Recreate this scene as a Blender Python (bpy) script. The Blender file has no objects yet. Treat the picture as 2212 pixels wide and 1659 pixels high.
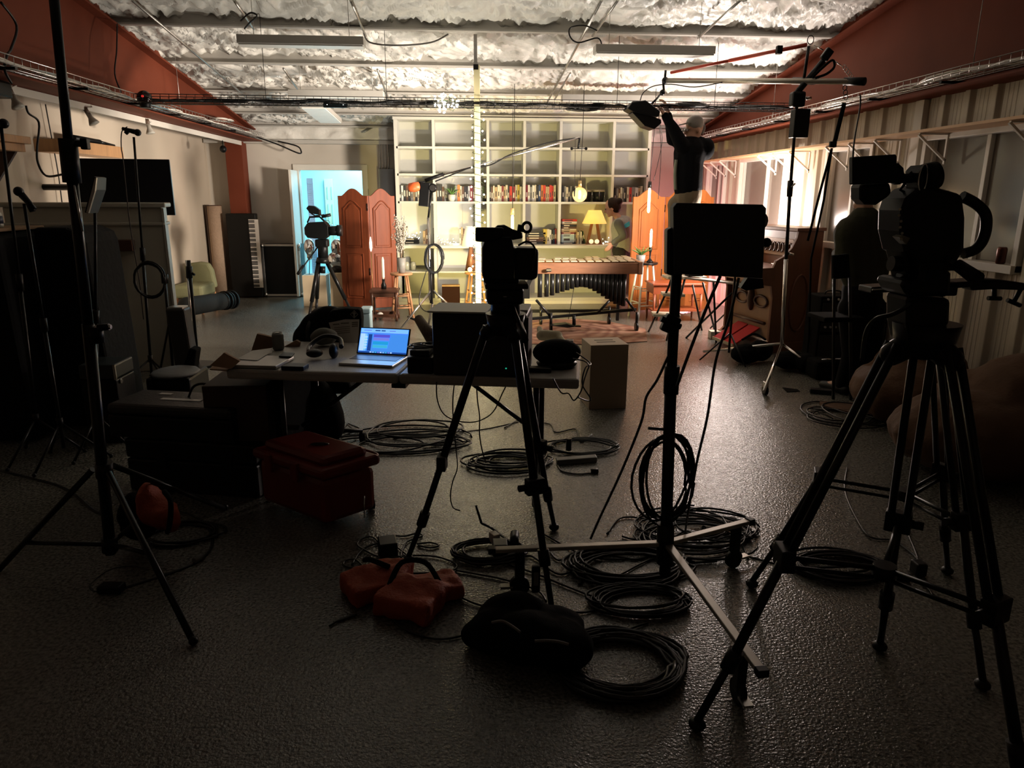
import bpy, math, random
from mathutils import Vector, Matrix, noise
random.seed(7)
R = math.radians
SC = bpy.context.scene
COL = SC.collection
# ------------------------------------------------------------------ camera
FPX, VPX, HY, ROLL, CH = 1560.0, 1000.0, 422.0, R(.25), 1.62
_p = math.atan((829.5-HY)/FPX); _y = math.atan((1106-VPX)/(FPX/math.cos(_p)))
FW = Vector((math.sin(_y)*math.cos(_p), math.cos(_y)*math.cos(_p), -math.sin(_p)))
_r = Vector((math.cos(_y), -math.sin(_y), 0)); _u = _r.cross(FW)
RT = math.cos(ROLL)*_r+math.sin(ROLL)*_u; UP = -math.sin(ROLL)*_r+math.cos(ROLL)*_u
CAM = Vector((0, 0, CH))
cd = bpy.data.cameras.new('camera'); cam = bpy.data.objects.new('camera', cd); COL.objects.link(cam)
cd.sensor_width = 36; cd.lens = FPX/2212*36; cd.clip_start = .05; cd.clip_end = 100
cam.matrix_world = Matrix(((RT.x, UP.x, -FW.x, 0), (RT.y, UP.y, -FW.y, 0), (RT.z, UP.z, -FW.z, CH), (0, 0, 0, 1)))
SC.camera = cam
def ray(x, y): return (x-1106)/FPX*RT+(829.5-y)/FPX*UP+FW
def P(x, y, Y):
    d = ray(x, y); return CAM+d*(Y/d.y)
def PX(x, y, X):
    d = ray(x, y); return CAM+d*(X/d.x)
def F(x, y, z=0.0):
    d = ray(x, y); return CAM+d*((z-CH)/d.z)
# ------------------------------------------------------------------ world, exposure, lights
w = bpy.data.worlds.new('night'); SC.world = w; w.use_nodes = True
w.node_tree.nodes['Background'].inputs[0].default_value = (.55, .5, .42, 1)
w.node_tree.nodes['Background'].inputs[1].default_value = .0
SC.cycles.max_bounces = 6; SC.cycles.diffuse_bounces = 3; SC.cycles.glossy_bounces = 3; SC.cycles.transmission_bounces = 4; SC.cycles.transparent_max_bounces = 6; SC.cycles.caustics_reflective = False; SC.cycles.caustics_refractive = False
vs = SC.view_settings; vs.view_transform = 'Standard'; vs.look = 'None'; vs.exposure = 0.0; vs.gamma = 1; vs.use_curve_mapping = False
def light(name, kind, loc, power, col, size=.1, aim=None, spot=100, blend=.5, sy=None):
    d = bpy.data.lights.new(name, kind); o = bpy.data.objects.new(name, d); COL.objects.link(o)
    o.location = loc; d.energy = power; d.color = col
    if kind == 'AREA':
        d.shape = 'RECTANGLE'; d.size = size; d.size_y = sy or size
    else: d.shadow_soft_size = size
    if kind == 'SPOT': d.spot_size = R(spot); d.spot_blend = blend
    if aim is not None: o.rotation_euler = (Vector(aim)-Vector(loc)).to_track_quat('-Z', 'Y').to_euler()
    return o
WARM = (1, .80, .58); HOT = (1, .55, .2)
light('uplight_lamp', 'SPOT', (3.30, 8.6, .74), 310, (1, .94, .85), .12, aim=(2.0, 8.8, 3.2), spot=140, blend=.7)
light('backlight_lamp', 'POINT', (3.30, 8.6, 1.22), 210, (1, .85, .77), .22)
light('left_wash_lamp', 'SPOT', (2.66, 6.80, 1.40), 1700, (1, .86, .72), .24, aim=(-3.7, 11.4, 1.35), spot=66, blend=.6)
light('added_ceiling_fill', 'SPOT', (-.2, 7.4, .32), 170, (1, .93, .82), .12, aim=(-.5, 8.3, 3.0), spot=150, blend=.8)  # unseen fill, added to lift the front and left of the ceiling
light('yellow_par_lamp', 'SPOT', (.02, 8.3, .30), 300, (1, .78, .24), .04, aim=(1.1, 11.6, 1.1), spot=95, blend=.6)
light('pink_floor_lamp', 'POINT', (3.35, 10.9, .22), 24, (1, .30, .36), .06)
light('added_pink_wall_fill', 'POINT', (3.2, 11.2, 1.0), 26, (1, .35, .38), .08)  # second pink light, added out of sight to tint the back corner
light('blue_room_lamp', 'AREA', (-1.9, 14.6, 2.75), 150, (.40, .82, 1), 1.4, aim=(-2.1, 14.2, 0))
light('blue_spill_lamp', 'SPOT', (-1.75, 14.9, 2.2), 170, (.55, .86, 1), .25, aim=(-2.35, 10.8, 0), spot=50)
light('shelf_lamp_bulb', 'POINT', tuple(P(1281, 470, 11.42)), 9, (1, .72, .25), .04)
light('globe_bulb_lamp', 'POINT', tuple(P(1253, 424, 9.6)), 2, HOT, .05)
light('tube_bulb_lamp', 'POINT', tuple(P(1107, 486, 9.6)), 4, HOT, .03)
light('pendant_tube_lamp', 'POINT', tuple(P(1402, 440, 9.72)), 3, HOT, .03)
light('table_tube_lamp', 'POINT', tuple(P(1404, 505, 9.72)), 3, HOT, .03)
light('cubby_glow', 'POINT', tuple(P(888, 505, 11.5)), 1.5, (1, .92, .72), .05)
light('cubby_glow_b', 'POINT', tuple(P(985, 515, 11.5)), 1.3, (1, .92, .72), .05)
light('fairy_glow', 'POINT', tuple(P(965, 222, 7.9)), 1.5, (1, .96, .86), .09)
# ------------------------------------------------------------------ materials
MATS = {}
def mat(name, col, rough=.5, metal=0.0, var=.08, scale=8.0, bump=0.0, bscale=60.0, emit=None, es=1.0, trans=0.0, alpha=None, stretch=None, spec=.5, sub=None):
    if name in MATS: return MATS[name]
    m = bpy.data.materials.new(name); m.use_nodes = True; nt = m.node_tree; N = nt.nodes; L = nt.links
    b = N['Principled BSDF']; b.inputs['Roughness'].default_value = rough; b.inputs['Metallic'].default_value = metal
    b.inputs['Specular IOR Level'].default_value = spec
    tc = N.new('ShaderNodeTexCoord'); mp = N.new('ShaderNodeMapping'); L.new(tc.outputs['Object'], mp.inputs[0])
    if stretch: mp.inputs['Scale'].default_value = stretch
    nz = N.new('ShaderNodeTexNoise'); nz.inputs['Scale'].default_value = scale; nz.inputs['Detail'].default_value = 4; L.new(mp.outputs[0], nz.inputs[0])
    mx = N.new('ShaderNodeMixRGB'); L.new(nz.outputs[0], mx.inputs[0])
    mx.inputs[1].default_value = (*[c*(1-var) for c in col], 1); mx.inputs[2].default_value = (*[min(1, c*(1+var)) for c in (sub or col)], 1)
    L.new(mx.outputs[0], b.inputs['Base Color'])
    if bump:
        n2 = N.new('ShaderNodeTexNoise'); n2.inputs['Scale'].default_value = bscale; n2.inputs['Detail'].default_value = 3; L.new(mp.outputs[0], n2.inputs[0])
        bp = N.new('ShaderNodeBump'); bp.inputs['Strength'].default_value = bump; bp.inputs['Distance'].default_value = .01
        L.new(n2.outputs[0], bp.inputs['Height']); L.new(bp.outputs[0], b.inputs['Normal'])
    if emit: b.inputs['Emission Color'].default_value = (*emit, 1); b.inputs['Emission Strength'].default_value = es
    if trans: b.inputs['Transmission Weight'].default_value = trans
    if alpha is not None: b.inputs['Alpha'].default_value = alpha
    MATS[name] = m; return m
BLK = mat('black_plastic', (.006, .006, .006), .4, var=.3, spec=.22)
BLKM = mat('black_metal', (.009, .009, .009), .3, .2, var=.3, spec=.3)
BLKF = mat('black_fabric', (.004, .004, .004), .9, var=.4, bump=.3, bscale=200, spec=.08)
CABLE = mat('cable_rubber', (.009, .009, .009), .35, var=.2, spec=.35)
CHROME = mat('chrome', (.62, .60, .57), .22, 1.0)
STEEL = mat('galvanised_steel', (.50, .49, .46), .35, .9, var=.25, scale=20)
WHT = mat('white_paint', (.72, .69, .62), .5, var=.04)
CREAM = mat('bookcase_paint', (.56, .56, .52), .45, var=.04)
PINE = mat('pine_wood', (.50, .27, .12), .45, var=.3, scale=5, stretch=(6, 6, .7), bump=.1, bscale=20)
REDW = mat('stained_screen_wood', (.24, .058, .022), .45, spec=.2, var=.35, scale=4, stretch=(7, 7, .6), bump=.1, bscale=20)
ROSE = mat('rosewood', (.17, .072, .034), .4, var=.4, scale=6, stretch=(1, 6, 6))
DARKW = mat('dark_oak', (.07, .028, .015), .4, var=.4, scale=6)
ORANGE = mat('orange_nylon', (.34, .045, .010), .7, var=.15, bump=.4, bscale=90)
REDC = mat('red_case_plastic', (.17, .013, .006), .42, var=.08)
SKIN = mat('skin', (.50, .28, .19), .5, var=.06)
GLASS = mat('clear_glass', (1, 1, 1), .02, trans=1.0, var=0)
PAPER = mat('white_paper', (.62, .60, .55), .7)
KRAFT = mat('kraft_paper', (.25, .15, .08), .8, var=.15)
SILVER = mat('silver_aluminium', (.42, .41, .39), .35, .8)
GREEN = mat('leaf_green', (.10, .22, .05), .45, var=.3)
# ------------------------------------------------------------------ mesh builder
class MB:
    def __init__(s): s.v = []; s.f = []; s.sm = []; s.m = []; s.mi = 0
    def _add(s, vs_, fs, smooth=False):
        o = len(s.v); s.v += [Vector(v) for v in vs_]
        for k, f in enumerate(fs):
            s.f.append([i+o for i in f]); s.sm.append(smooth if isinstance(smooth, bool) else smooth[k]); s.m.append(s.mi)
        return s
    def pbox(s, o, a, b, c):
        o, a, b, c = map(Vector, (o, a, b, c))
        if a.cross(b).dot(c) < 0: a, b = b, a
        return s._add([o, o+a, o+a+b, o+b, o+c, o+a+c, o+a+b+c, o+b+c], [(0, 3, 2, 1), (4, 5, 6, 7), (0, 1, 5, 4), (1, 2, 6, 5), (2, 3, 7, 6), (3, 0, 4, 7)])
    def box(s, c, d, rot=None):
        M = rot.to_3x3() if rot else Matrix.Identity(3); h = Vector(d)*.5
        a, b, e = M@Vector((d[0], 0, 0)), M@Vector((0, d[1], 0)), M@Vector((0, 0, d[2]))
        return s.pbox(Vector(c)-(a+b+e)*.5, a, b, e)
    def bx(s, x0, x1, y0, y1, z0, z1): return s.pbox((x0, y0, z0), (x1-x0, 0, 0), (0, y1-y0, 0), (0, 0, z1-z0))
    def prism(s, pts, d):
        pts = [Vector(p) for p in pts]; d = Vector(d); n = len(pts)
        nr = Vector((0, 0, 0))
        for i in range(n): nr += pts[i].cross(pts[(i+1) % n])
        if nr.dot(d) > 0: pts = pts[::-1]
        fs = [tuple(range(n)), tuple(range(2*n-1, n-1, -1))]+[(i, i+n, (i+1) % n+n, (i+1) % n) for i in range(n)]
        return s._add(pts+[p+d for p in pts], fs)
    def cyl(s, p0, p1, r0, r1=None, n=12, caps=True):
        p0, p1 = Vector(p0), Vector(p1); r1 = r0 if r1 is None else r1
        q = (p1-p0).to_track_quat('Z', 'Y'); vs_ = []
        for p, r in ((p0, r0), (p1, r1)):
            for i in range(n):
                a = 2*math.pi*i/n; vs_.append(p+q@Vector((r*math.cos(a), r*math.sin(a), 0)))
        fs = [(i, (i+1) % n, (i+1) % n+n, i+n) for i in range(n)]; sm = [True]*n
        if caps: fs += [tuple(range(n-1, -1, -1)), tuple(range(n, 2*n))]; sm += [False, False]
        return s._add(vs_, fs, sm)
    def tube(s, pts, r, n=6, closed=False, rr=None):
        pts = [Vector(p) for p in pts]; m = len(pts); vs_ = []; nrm = None
        for i, p in enumerate(pts):
            t = (pts[(i+1) % m]-pts[i-1]) if closed else (pts[min(i+1, m-1)]-pts[max(i-1, 0)])
            if t.length < 1e-9: t = Vector((0, 0, 1))
            t.normalize()
            if nrm is None: nrm = t.orthogonal().normalized()
            else:
                nrm = nrm-t*nrm.dot(t)
                nrm = nrm.normalized() if nrm.length > 1e-6 else t.orthogonal().normalized()
            bn = t.cross(nrm); q = rr[i] if rr else r
            for k in range(n):
                a = 2*math.pi*k/n; vs_.append(p+nrm*q*math.cos(a)+bn*q*math.sin(a))
        fs = []
        for i in range(m if closed else m-1):
            j = (i+1) % m
            for k in range(n): fs.append((i*n+k, i*n+(k+1) % n, j*n+(k+1) % n, j*n+k))
        sm = [True]*len(fs)
        if not closed: fs += [tuple(range(n-1, -1, -1)), tuple(range((m-1)*n, m*n))]; sm += [False, False]
        return s._add(vs_, fs, sm)
    def lathe(s, prof, c, n=20, axis=(0, 0, 1)):
        c = Vector(c); q = Vector(axis).to_track_quat('Z', 'Y'); vs_ = []
        for r, z in prof:
            for i in range(n):
                a = 2*math.pi*i/n; vs_.append(c+q@Vector((r*math.cos(a), r*math.sin(a), z)))
        m = len(prof); fs = []
        for j in range(m-1):
            for i in range(n): fs.append((j*n+i, j*n+(i+1) % n, (j+1)*n+(i+1) % n, (j+1)*n+i))
        sm = [True]*len(fs); fs += [tuple(range(n-1, -1, -1)), tuple(range((m-1)*n, m*n))]; sm += [False, False]
        return s._add(vs_, fs, sm)
    def sph(s, c, r, n=12, m=8, rot=None):
        r = Vector((r, r, r)) if isinstance(r, (int, float)) else Vector(r); c = Vector(c); M = rot.to_3x3() if rot else Matrix.Identity(3)
        vs_ = [c+M@Vector((0, 0, r.z))]
        for j in range(1, m):
            t = math.pi*j/m
            for i in range(n):
                a = 2*math.pi*i/n; vs_.append(c+M@Vector((r.x*math.sin(t)*math.cos(a), r.y*math.sin(t)*math.sin(a), r.z*math.cos(t))))
        vs_.append(c+M@Vector((0, 0, -r.z))); L_ = len(vs_)-1; fs = []
        for i in range(n): fs.append((0, 1+i, 1+(i+1) % n)); fs.append((L_, L_-n+(i+1) % n, L_-n+i))
        for j in range(m-2):
            for i in range(n): fs.append((1+j*n+i, 1+(j+1)*n+i, 1+(j+1)*n+(i+1) % n, 1+j*n+(i+1) % n))
        return s._add(vs_, fs, True)
    def cap(s, p0, p1, r0, r1=None):   # tapered limb with round ends
        r1 = r0 if r1 is None else r1
        s.cyl(p0, p1, r0, r1, 12); s.sph(p0, r0, 12, 8); s.sph(p1, r1, 12, 8); return s
    def quad(s, a, b, c, d): return s._add([a, b, c, d], [(0, 1, 2, 3)])
def spl(pts, k=6, closed=False):
    pts = [Vector(p) for p in pts]; n = len(pts); out = []
    g = (lambda i: pts[i % n]) if closed else (lambda i: pts[max(0, min(n-1, i))])
    for i in range(n if closed else n-1):
        a, b, c, d = g(i-1), g(i), g(i+1), g(i+2)
        for j in range(k):
            t = j/k; out.append(.5*((2*b)+(c-a)*t+(2*a-5*b+4*c-d)*t*t+(3*b-a-3*c+d)*t**3))
    if not closed: out.append(pts[-1])
    return out
def build(name, mb, m, inv=None, bevel=0, remesh=0, disp=0):
    me = bpy.data.meshes.new(name)
    vs_ = [inv@v for v in mb.v] if inv else mb.v
    me.from_pydata([tuple(v) for v in vs_], [], mb.f)
    me.polygons.foreach_set('use_smooth', mb.sm)
    for x in (m if isinstance(m, (list, tuple)) else [m]): me.materials.append(x)
    me.polygons.foreach_set('material_index', mb.m); me.update()
    o = bpy.data.objects.new(name, me); COL.objects.link(o)
    if bevel:
        b = o.modifiers.new('bevel', 'BEVEL'); b.width = bevel; b.segments = 2; b.limit_method = 'ANGLE'; b.angle_limit = R(50)
    if remesh:
        r_ = o.modifiers.new('remesh', 'REMESH'); r_.mode = 'VOXEL'; r_.voxel_size = remesh; r_.use_smooth_shade = True
        s_ = o.modifiers.new('smooth', 'SMOOTH'); s_.factor = .6; s_.iterations = 5
    if disp:
        t = bpy.data.textures.new(name+'_folds', 'CLOUDS'); t.noise_scale = .09
        d_ = o.modifiers.new('folds', 'DISPLACE'); d_.texture = t; d_.strength = disp; d_.mid_level = .5; d_.texture_coords = 'LOCAL'
    return o
class T:
    """one thing: an empty at its base that parents its parts"""
    def __init__(s, name, label, cat, loc=(0, 0, 0), rz=0, group=None):
        s.o = bpy.data.objects.new(name, None); COL.objects.link(s.o); s.o.empty_display_size = .1
        s.M = Matrix.Translation(Vector(loc))@Matrix.Rotation(rz, 4, 'Z'); s.o.location = loc; s.o.rotation_euler = (0, 0, rz)
        s.inv = s.M.inverted(); s.o['label'] = label; s.o['category'] = cat
        if group: s.o['group'] = group
    def part(s, name, mb, m, local=False, parent=None, label=None, **k):
        o = build(name, mb, m, None if local else s.inv, **k); o.parent = parent or s.o
        if label: o['label'] = label
        return o
def solo(name, label, cat, mb, m, group=None, **k):
    xs = [v.x for v in mb.v]; ys = [v.y for v in mb.v]; zs = [v.z for v in mb.v]
    c = Vector(((min(xs)+max(xs))/2, (min(ys)+max(ys))/2, min(zs)))
    o = build(name, mb, m, Matrix.Translation(-c), **k); o.location = c; o['label'] = label; o['category'] = cat
    if group: o['group'] = group
    return o
def struct(name, mb, m, **k):
    o = build(name, mb, m, **k); o['kind'] = 'structure'; return o
def dup(root, loc=None, rz=None, label=None, parent=None):
    c = root.copy(); COL.objects.link(c); c.parent = parent
    if loc is not None: c.location = loc
    if rz is not None: c.rotation_euler = (0, 0, rz)
    if label: c['label'] = label
    for ch in root.children: dup(ch, parent=c)
    return c
def slabpx(mb, pts, Y, th):   # outline with its own distance and real thickness
    return mb.prism([P(x, y, Y) for x, y in pts], (0, th, 0))
def fline(pts, k=5, z=.006): return spl([F(p[0], p[1], p[2] if len(p) > 2 else z) for p in pts], k)
# ================================================================== the setting
XW, XL, XR, YB, YF = -4.1, -3.45, 3.95, 12.4, -2.5
def zc(y): return 3.36-.125*(y-7.6)
# floor: speckled sealed concrete
def floor_mat():
    m = bpy.data.materials.new('sealed_concrete'); m.use_nodes = True; N = m.node_tree.nodes; L = m.node_tree.links; b = N['Principled BSDF']
    tc = N.new('ShaderNodeTexCoord')
    n1 = N.new('ShaderNodeTexNoise'); n1.inputs['Scale'].default_value = 70; n1.inputs['Detail'].default_value = 4; L.new(tc.outputs['Object'], n1.inputs[0])
    n0 = N.new('ShaderNodeTexNoise'); n0.inputs['Scale'].default_value = 1.1; n0.inputs['Detail'].default_value = 5; L.new(tc.outputs['Object'], n0.inputs[0])
    cr = N.new('ShaderNodeValToRGB'); cr.color_ramp.elements[0].position = .38; cr.color_ramp.elements[0].color = (.070, .069, .060, 1); cr.color_ramp.elements[1].position = .62; cr.color_ramp.elements[1].color = (.21, .203, .178, 1)
    L.new(n1.outputs[0], cr.inputs[0]); mx = N.new('ShaderNodeMixRGB'); mx.blend_type = 'MULTIPLY'; mx.inputs[0].default_value = .5; L.new(cr.outputs[0], mx.inputs[1])
    c2 = N.new('ShaderNodeValToRGB'); c2.color_ramp.elements[0].position = .3; c2.color_ramp.elements[0].color = (.55, .53, .5, 1); c2.color_ramp.elements[1].position = .7; c2.color_ramp.elements[1].color = (1, 1, 1, 1)
    L.new(n0.outputs[0], c2.inputs[0]); L.new(c2.outputs[0], mx.inputs[2]); L.new(mx.outputs[0], b.inputs['Base Color'])
    b.inputs['Roughness'].default_value = .21; b.inputs['Specular IOR Level'].default_value = .65
    n2 = N.new('ShaderNodeTexNoise'); n2.inputs['Scale'].default_value = 95; n2.inputs['Detail'].default_value = 2; L.new(tc.outputs['Object'], n2.inputs[0])
    bp = N.new('ShaderNodeBump'); bp.inputs['Strength'].default_value = .5; bp.inputs['Distance'].default_value = .008; L.new(n2.outputs[0], bp.inputs['Height']); L.new(bp.outputs[0], b.inputs['Normal'])
    return m
struct('floor', MB().bx(XW-.1, XR+.1, YF, YB, -.1, 0), floor_mat())
WALLM = mat('plaster_wall', (.62, .53, .42), .75, var=.06, scale=2)
WALLB = mat('back_wall_board', (.60, .55, .48), .7, var=.05, scale=2)
REDB = mat('red_oxide_steel', (.15, .036, .018), .6, var=.15, scale=3, spec=.12)
FOAM = mat('spray_foam', (.74, .72, .67), .4, var=.12, scale=5, bump=.6, bscale=24, sub=(.78, .76, .70))
PURL = mat('purlin_paint', (.50, .48, .44), .5)
CORR = mat('corrugated_liner', (.50, .44, .35), .42, .15, var=.12, scale=3)
struct('wall_left', MB().bx(XW-.12, XW, YF, YB, 0, 4.8), WALLM)
struct('wall_front', MB().bx(XW, XR, YF-.1, YF, 0, 4.8), WALLB)
# back wall with the doorway
dx0, dx1, dz = P(655, 500, YB).x, P(788, 500, YB).x, 2.0
b_ = MB(); b_.bx(XW, dx0, YB, YB+.12, 0, 3.1); b_.bx(dx1, XR, YB, YB+.12, 0, 3.1); b_.bx(dx0, dx1, YB, YB+.12, dz, 3.1)
struct('wall_back', b_, WALLB)
t_ = MB(); t_.bx(dx0-.09, dx0, YB-.03, YB, 0, dz+.09); t_.bx(dx1, dx1+.09, YB-.03, YB, 0, dz+.09); t_.bx(dx0, dx1, YB-.03, YB, dz, dz+.09)
struct('trim_1', t_, WHT)
# ceiling of ridged spray foam
nx, ny = 330, 480; vs_ = []; y0, y1 = 1.5, YB
for j in range(ny+1):
    y = y0+(y1-y0)*j/ny
    for i in range(nx+1):
        x = XW+(XR-XW)*i/nx; p = Vector((x, y, 0))
        wv = noise.noise_vector(p*2.2)*.35
        a = 1-abs(noise.noise(Vector(((x+wv.x)*5.0, (y+wv.y)*9.0, 0)))); bq = 1-abs(noise.noise(Vector(((x+wv.x)*13, (y+wv.y)*21, 3.))))
        c = noise.noise(p*1.3+Vector((5, 1, 0)))
        vs_.append(Vector((x, y, zc(y)-.045-.15*(a-.75)-.07*(bq-.7)-.05*c)))
m_ = MB(); m_._add(vs_, [(j*(nx+1)+i, (j+1)*(nx+1)+i, (j+1)*(nx+1)+i+1, j*(nx+1)+i+1) for j in range(ny) for i in range(nx)], True)
m_.quad((XW, YF, zc(YF)), (XW, y0, zc(y0)), (XR, y0, zc(y0)), (XR, YF, zc(YF)))
struct('ceiling', m_, FOAM)
n = 2
for k in range(-2, 5):
    y = 7.85+1.17*k-.03 if k < 4 else 12.15
    z = zc(y); m_ = MB(); m_.prism([(XL+.1, y, z+.03), (XL+.1, y, z-.15), (XL+.1, y-.07, z-.15), (XL+.1, y-.07, z-.135), (XL+.1, y-.006, z-.143), (XL+.1, y-.006, z+.03)], (XR-XL-.2, 0, 0))
    struct('trim_%d' % n, m_, PURL); n += 1
# red rafters against both side walls, columns in both back corners
for sx, X in ((1, XL), (-1, XR)):
    m_ = MB(); x0, x1 = (X, X+.10*sx); xa, xb = min(x0, x1), max(x0, x1)
    m_.prism([(xa, YF, 2.44), (xa, YB, 2.44), (xa, YB, zc(YB)), (xa, YF, zc(YF))], (xb-xa, 0, 0))
    x2 = X+.28*sx; m_.bx(min(X-.1*sx, x2), max(X-.1*sx, x2), YF, YB-.02, 2.425, 2.44)
    x3 = X+.20*sx; m_.prism([(min(X, x3), YF, zc(YF)-.185), (min(X, x3), YB, zc(YB)-.185), (min(X, x3), YB, zc(YB)-.165), (min(X, x3), YF, zc(YF)-.165)], (.20, 0, 0))
    struct('trim_%d' % n, m_, REDB); n += 1
m_ = MB(); m_.bx(-3.72, -3.46, YB-.28, YB-.02, 0, 2.42); struct('trim_%d' % n, m_, REDB, bevel=.004); n += 1
m_ = MB(); m_.bx(3.60, 3.86, YB-.28, YB-.02, 0, 2.42); struct('trim_%d' % n, m_, REDB, bevel=.004); n += 1
m_ = MB(); m_.bx(XL-.02, XL+.0, YF, YB-.3, 2.36, 2.42); struct('trim_%d' % n, m_, WHT); n += 1
# pale girt along the back wall and the foam strip over it
m_ = MB(); m_.bx(XW+.02, XR-.02, YB-.16, YB, 2.40, 2.46); struct('trim_%d' % n, m_, PURL, bevel=.005); n += 1
vs_ = []; nx, nz = 180, 24
for j in range(nz+1):
    for i in range(nx+1):
        x = XW+(XR-XW)*i/nx; z = 2.46+(.42)*j/nz; p = Vector((x*3, z*5, 2)); wv = noise.noise_vector(p*.8)*.5
        vs_.append(Vector((x, YB-.10-.09*(1-abs(noise.noise(p+wv)))*(1 if 0 < j else 0), z)))
m_ = MB(); m_._add(vs_, [(j*(nx+1)+i, j*(nx+1)+i+1, (j+1)*(nx+1)+i+1, (j+1)*(nx+1)+i) for j in range(nz) for i in range(nx)], True)
struct('trim_%d' % n, m_, FOAM); n += 1
# right wall: corrugated liner with windows
wins = [(4.98, 6.17), (7.05, 7.88), (8.98, 10.42), (11.1, 11.85)]; WZ0, WZ1 = 1.15, 2.08
def ribx(y):
    q = (y % .30)/.30
    if q < .10: return -.035*(q/.10)
    if q < .28: return -.035
    if q < .38: return -.035*(1-(q-.28)/.10)
    return -.003 if (.52 < q < .56 or .68 < q < .72 or .84 < q < .88) else 0
def corr(y0, y1, z0, z1, m):
    ys = []; y = y0
    while y < y1-1e-6: ys.append(y); y += .0075
    ys.append(y1); a = [Vector((XR+ribx(q), q, z0)) for q in ys]; b = [Vector((XR+ribx(q), q, z1)) for q in ys]; k = len(ys)
    m._add(a+b, [(i, i+k, i+1+k, i+1) for i in range(k-1)])
m_ = MB(); corr(YF, YB, WZ1, 2.45, m_); corr(YF, YB, 0, WZ0, m_); prev = YF
for a, b in wins: corr(prev, a, WZ0, WZ1, m_); prev = b
corr(prev, YB, WZ0, WZ1, m_)
struct('wall_right', m_, CORR)
m_ = MB(); prev = YF
for a, b in wins+[(YB, YB)]: m_.bx(XR+.05, XR+.16, prev, a, 0, 3.2); prev = b
for a, b in wins: m_.bx(XR+.05, XR+.16, a, b, 0, WZ0); m_.bx(XR+.05, XR+.16, a, b, WZ1, 3.2)
m_.bx(XR, XR+.14, YF, YB, 2.46, 4.8)
struct('wall_right_shell', m_, CORR)
GLW = mat('window_glass', (.17, .145, .12), .16, var=.05, spec=.5)
for k, (a, b) in enumerate(wins):
    m_ = MB(); t = .05; x0, x1 = XR-.05, XR+.05
    m_.bx(x0, x1, a-.05, a, WZ0-.05, WZ1+.05); m_.bx(x0, x1, b, b+.05, WZ0-.05, WZ1+.05); m_.bx(x0-.03, x1, a-.05, b+.05, WZ0-.06, WZ0); m_.bx(x0, x1, a, b, WZ1, WZ1+.06)
    ym = a+(b-a)*.42; m_.bx(XR+.0, XR+.04, ym-.022, ym+.022, WZ0, WZ1); m_.bx(XR+.0, XR+.04, a, a+.03, WZ0, WZ1); m_.bx(XR+.0, XR+.04, b-.03, b, WZ0, WZ1)
    fr = struct('window_%d' % (k+1), m_, WHT, bevel=.003)
    g = build('pane', MB().bx(XR+.035, XR+.041, a, b, WZ0, WZ1), GLW); g.parent = fr
# white corner post and tall white lining board beside the organ
m_ = MB(); m_.bx(XR-.06, XR, 7.70, 7.80, 0, 1.14); m_.bx(XR-.05, XR, 6.28, 6.40, 0, 2.42); struct('trim_%d' % n, m_, WHT, bevel=.004); n += 1
# plywood shelf along the right wall above the windows
s = T('wall_shelf', 'long plywood shelf running above the windows on the corrugated wall', 'shelf', (XR-.15, 8, 2.12))
s.part('board', MB().bx(XR-.32, XR-.04, 2.5, 12.1, 2.12, 2.14), mat('plywood_edge', (.62, .38, .20), .5, var=.2, scale=4, stretch=(1, .3, 4)))
for y in (4.9, 5.9, 6.55, 7.0, 7.45, 8.3, 8.75, 9.2, 10.6, 11.0, 11.4):
    m_ = MB(); m_.box((XR-.17, y, 2.112), (.24, .02, .012)); m_.pbox((XR-.30, y-.01, 2.10), (.25, 0, -.20), (0, .02, 0), (.012, 0, .012)); m_.bx(XR-.055, XR-.04, y-.01, y+.01, 1.88, 2.11)
    s.part('bracket', m_, WHT)
# grey electrical panel and conduits left of the bookcase
e = T('breaker_panel', 'grey metal breaker panel on the back wall between doorway and bookcase', 'electrical panel', P(838, 500, YB-.1))
a, b = P(817, 365, YB-.12), P(854, 470, YB-.12)
e.part('housing', MB().bx(a.x, b.x, YB-.12, YB-.002, 1.15, a.z), mat('panel_grey', (.30, .31, .33), .4), bevel=.005)
e.part('door', MB().bx(a.x+.02, b.x-.02, YB-.13, YB-.12, 1.2, a.z-.05), mat('panel_grey', (.3, .31, .33), .4))
for k, q in enumerate((820, 826, 832, 838)):
    c = P(q, 330, YB-.08).x; e.part('conduit', MB().tube(spl([(c, YB-.07, a.z), (c, YB-.07, 2.38), (c-.02*k, YB-.12, 2.7), (c-.25-.03*k, YB-.3, zc(12)-.24)], 4), .011), STEEL)
# ---- the blue-lit room behind the doorway
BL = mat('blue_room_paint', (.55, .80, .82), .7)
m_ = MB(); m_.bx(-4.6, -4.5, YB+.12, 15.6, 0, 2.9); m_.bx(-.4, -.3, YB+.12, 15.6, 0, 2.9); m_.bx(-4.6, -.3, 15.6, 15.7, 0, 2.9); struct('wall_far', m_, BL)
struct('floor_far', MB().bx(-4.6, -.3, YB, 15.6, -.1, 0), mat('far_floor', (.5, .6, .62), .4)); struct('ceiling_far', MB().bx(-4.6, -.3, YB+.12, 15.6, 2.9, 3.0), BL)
d = T('panel_door', 'cream panelled door with four small panes in the blue room beyond the doorway', 'door', P(708, 560, 15.5))
DC = mat('cream_door', (.72, .66, .45), .5)
a, b = P(700, 386, 15.55), P(732, 640, 15.55)
d.part('leaf', MB().bx(a.x, b.x, 15.53, 15.58, .02, a.z), DC)
m_ = MB(); w_ = b.x-a.x
for i in (0, 1):
    for z0, z1 in ((a.z-.40, a.z-.16), (a.z-1.7, a.z-.5)):
        m_.bx(a.x+.05+i*w_*.5, a.x+.4*w_+i*w_*.5, 15.515, 15.53, z0, z1)
d.part('panel', m_, mat('aqua_panel', (.45, .72, .68), .4))
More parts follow.
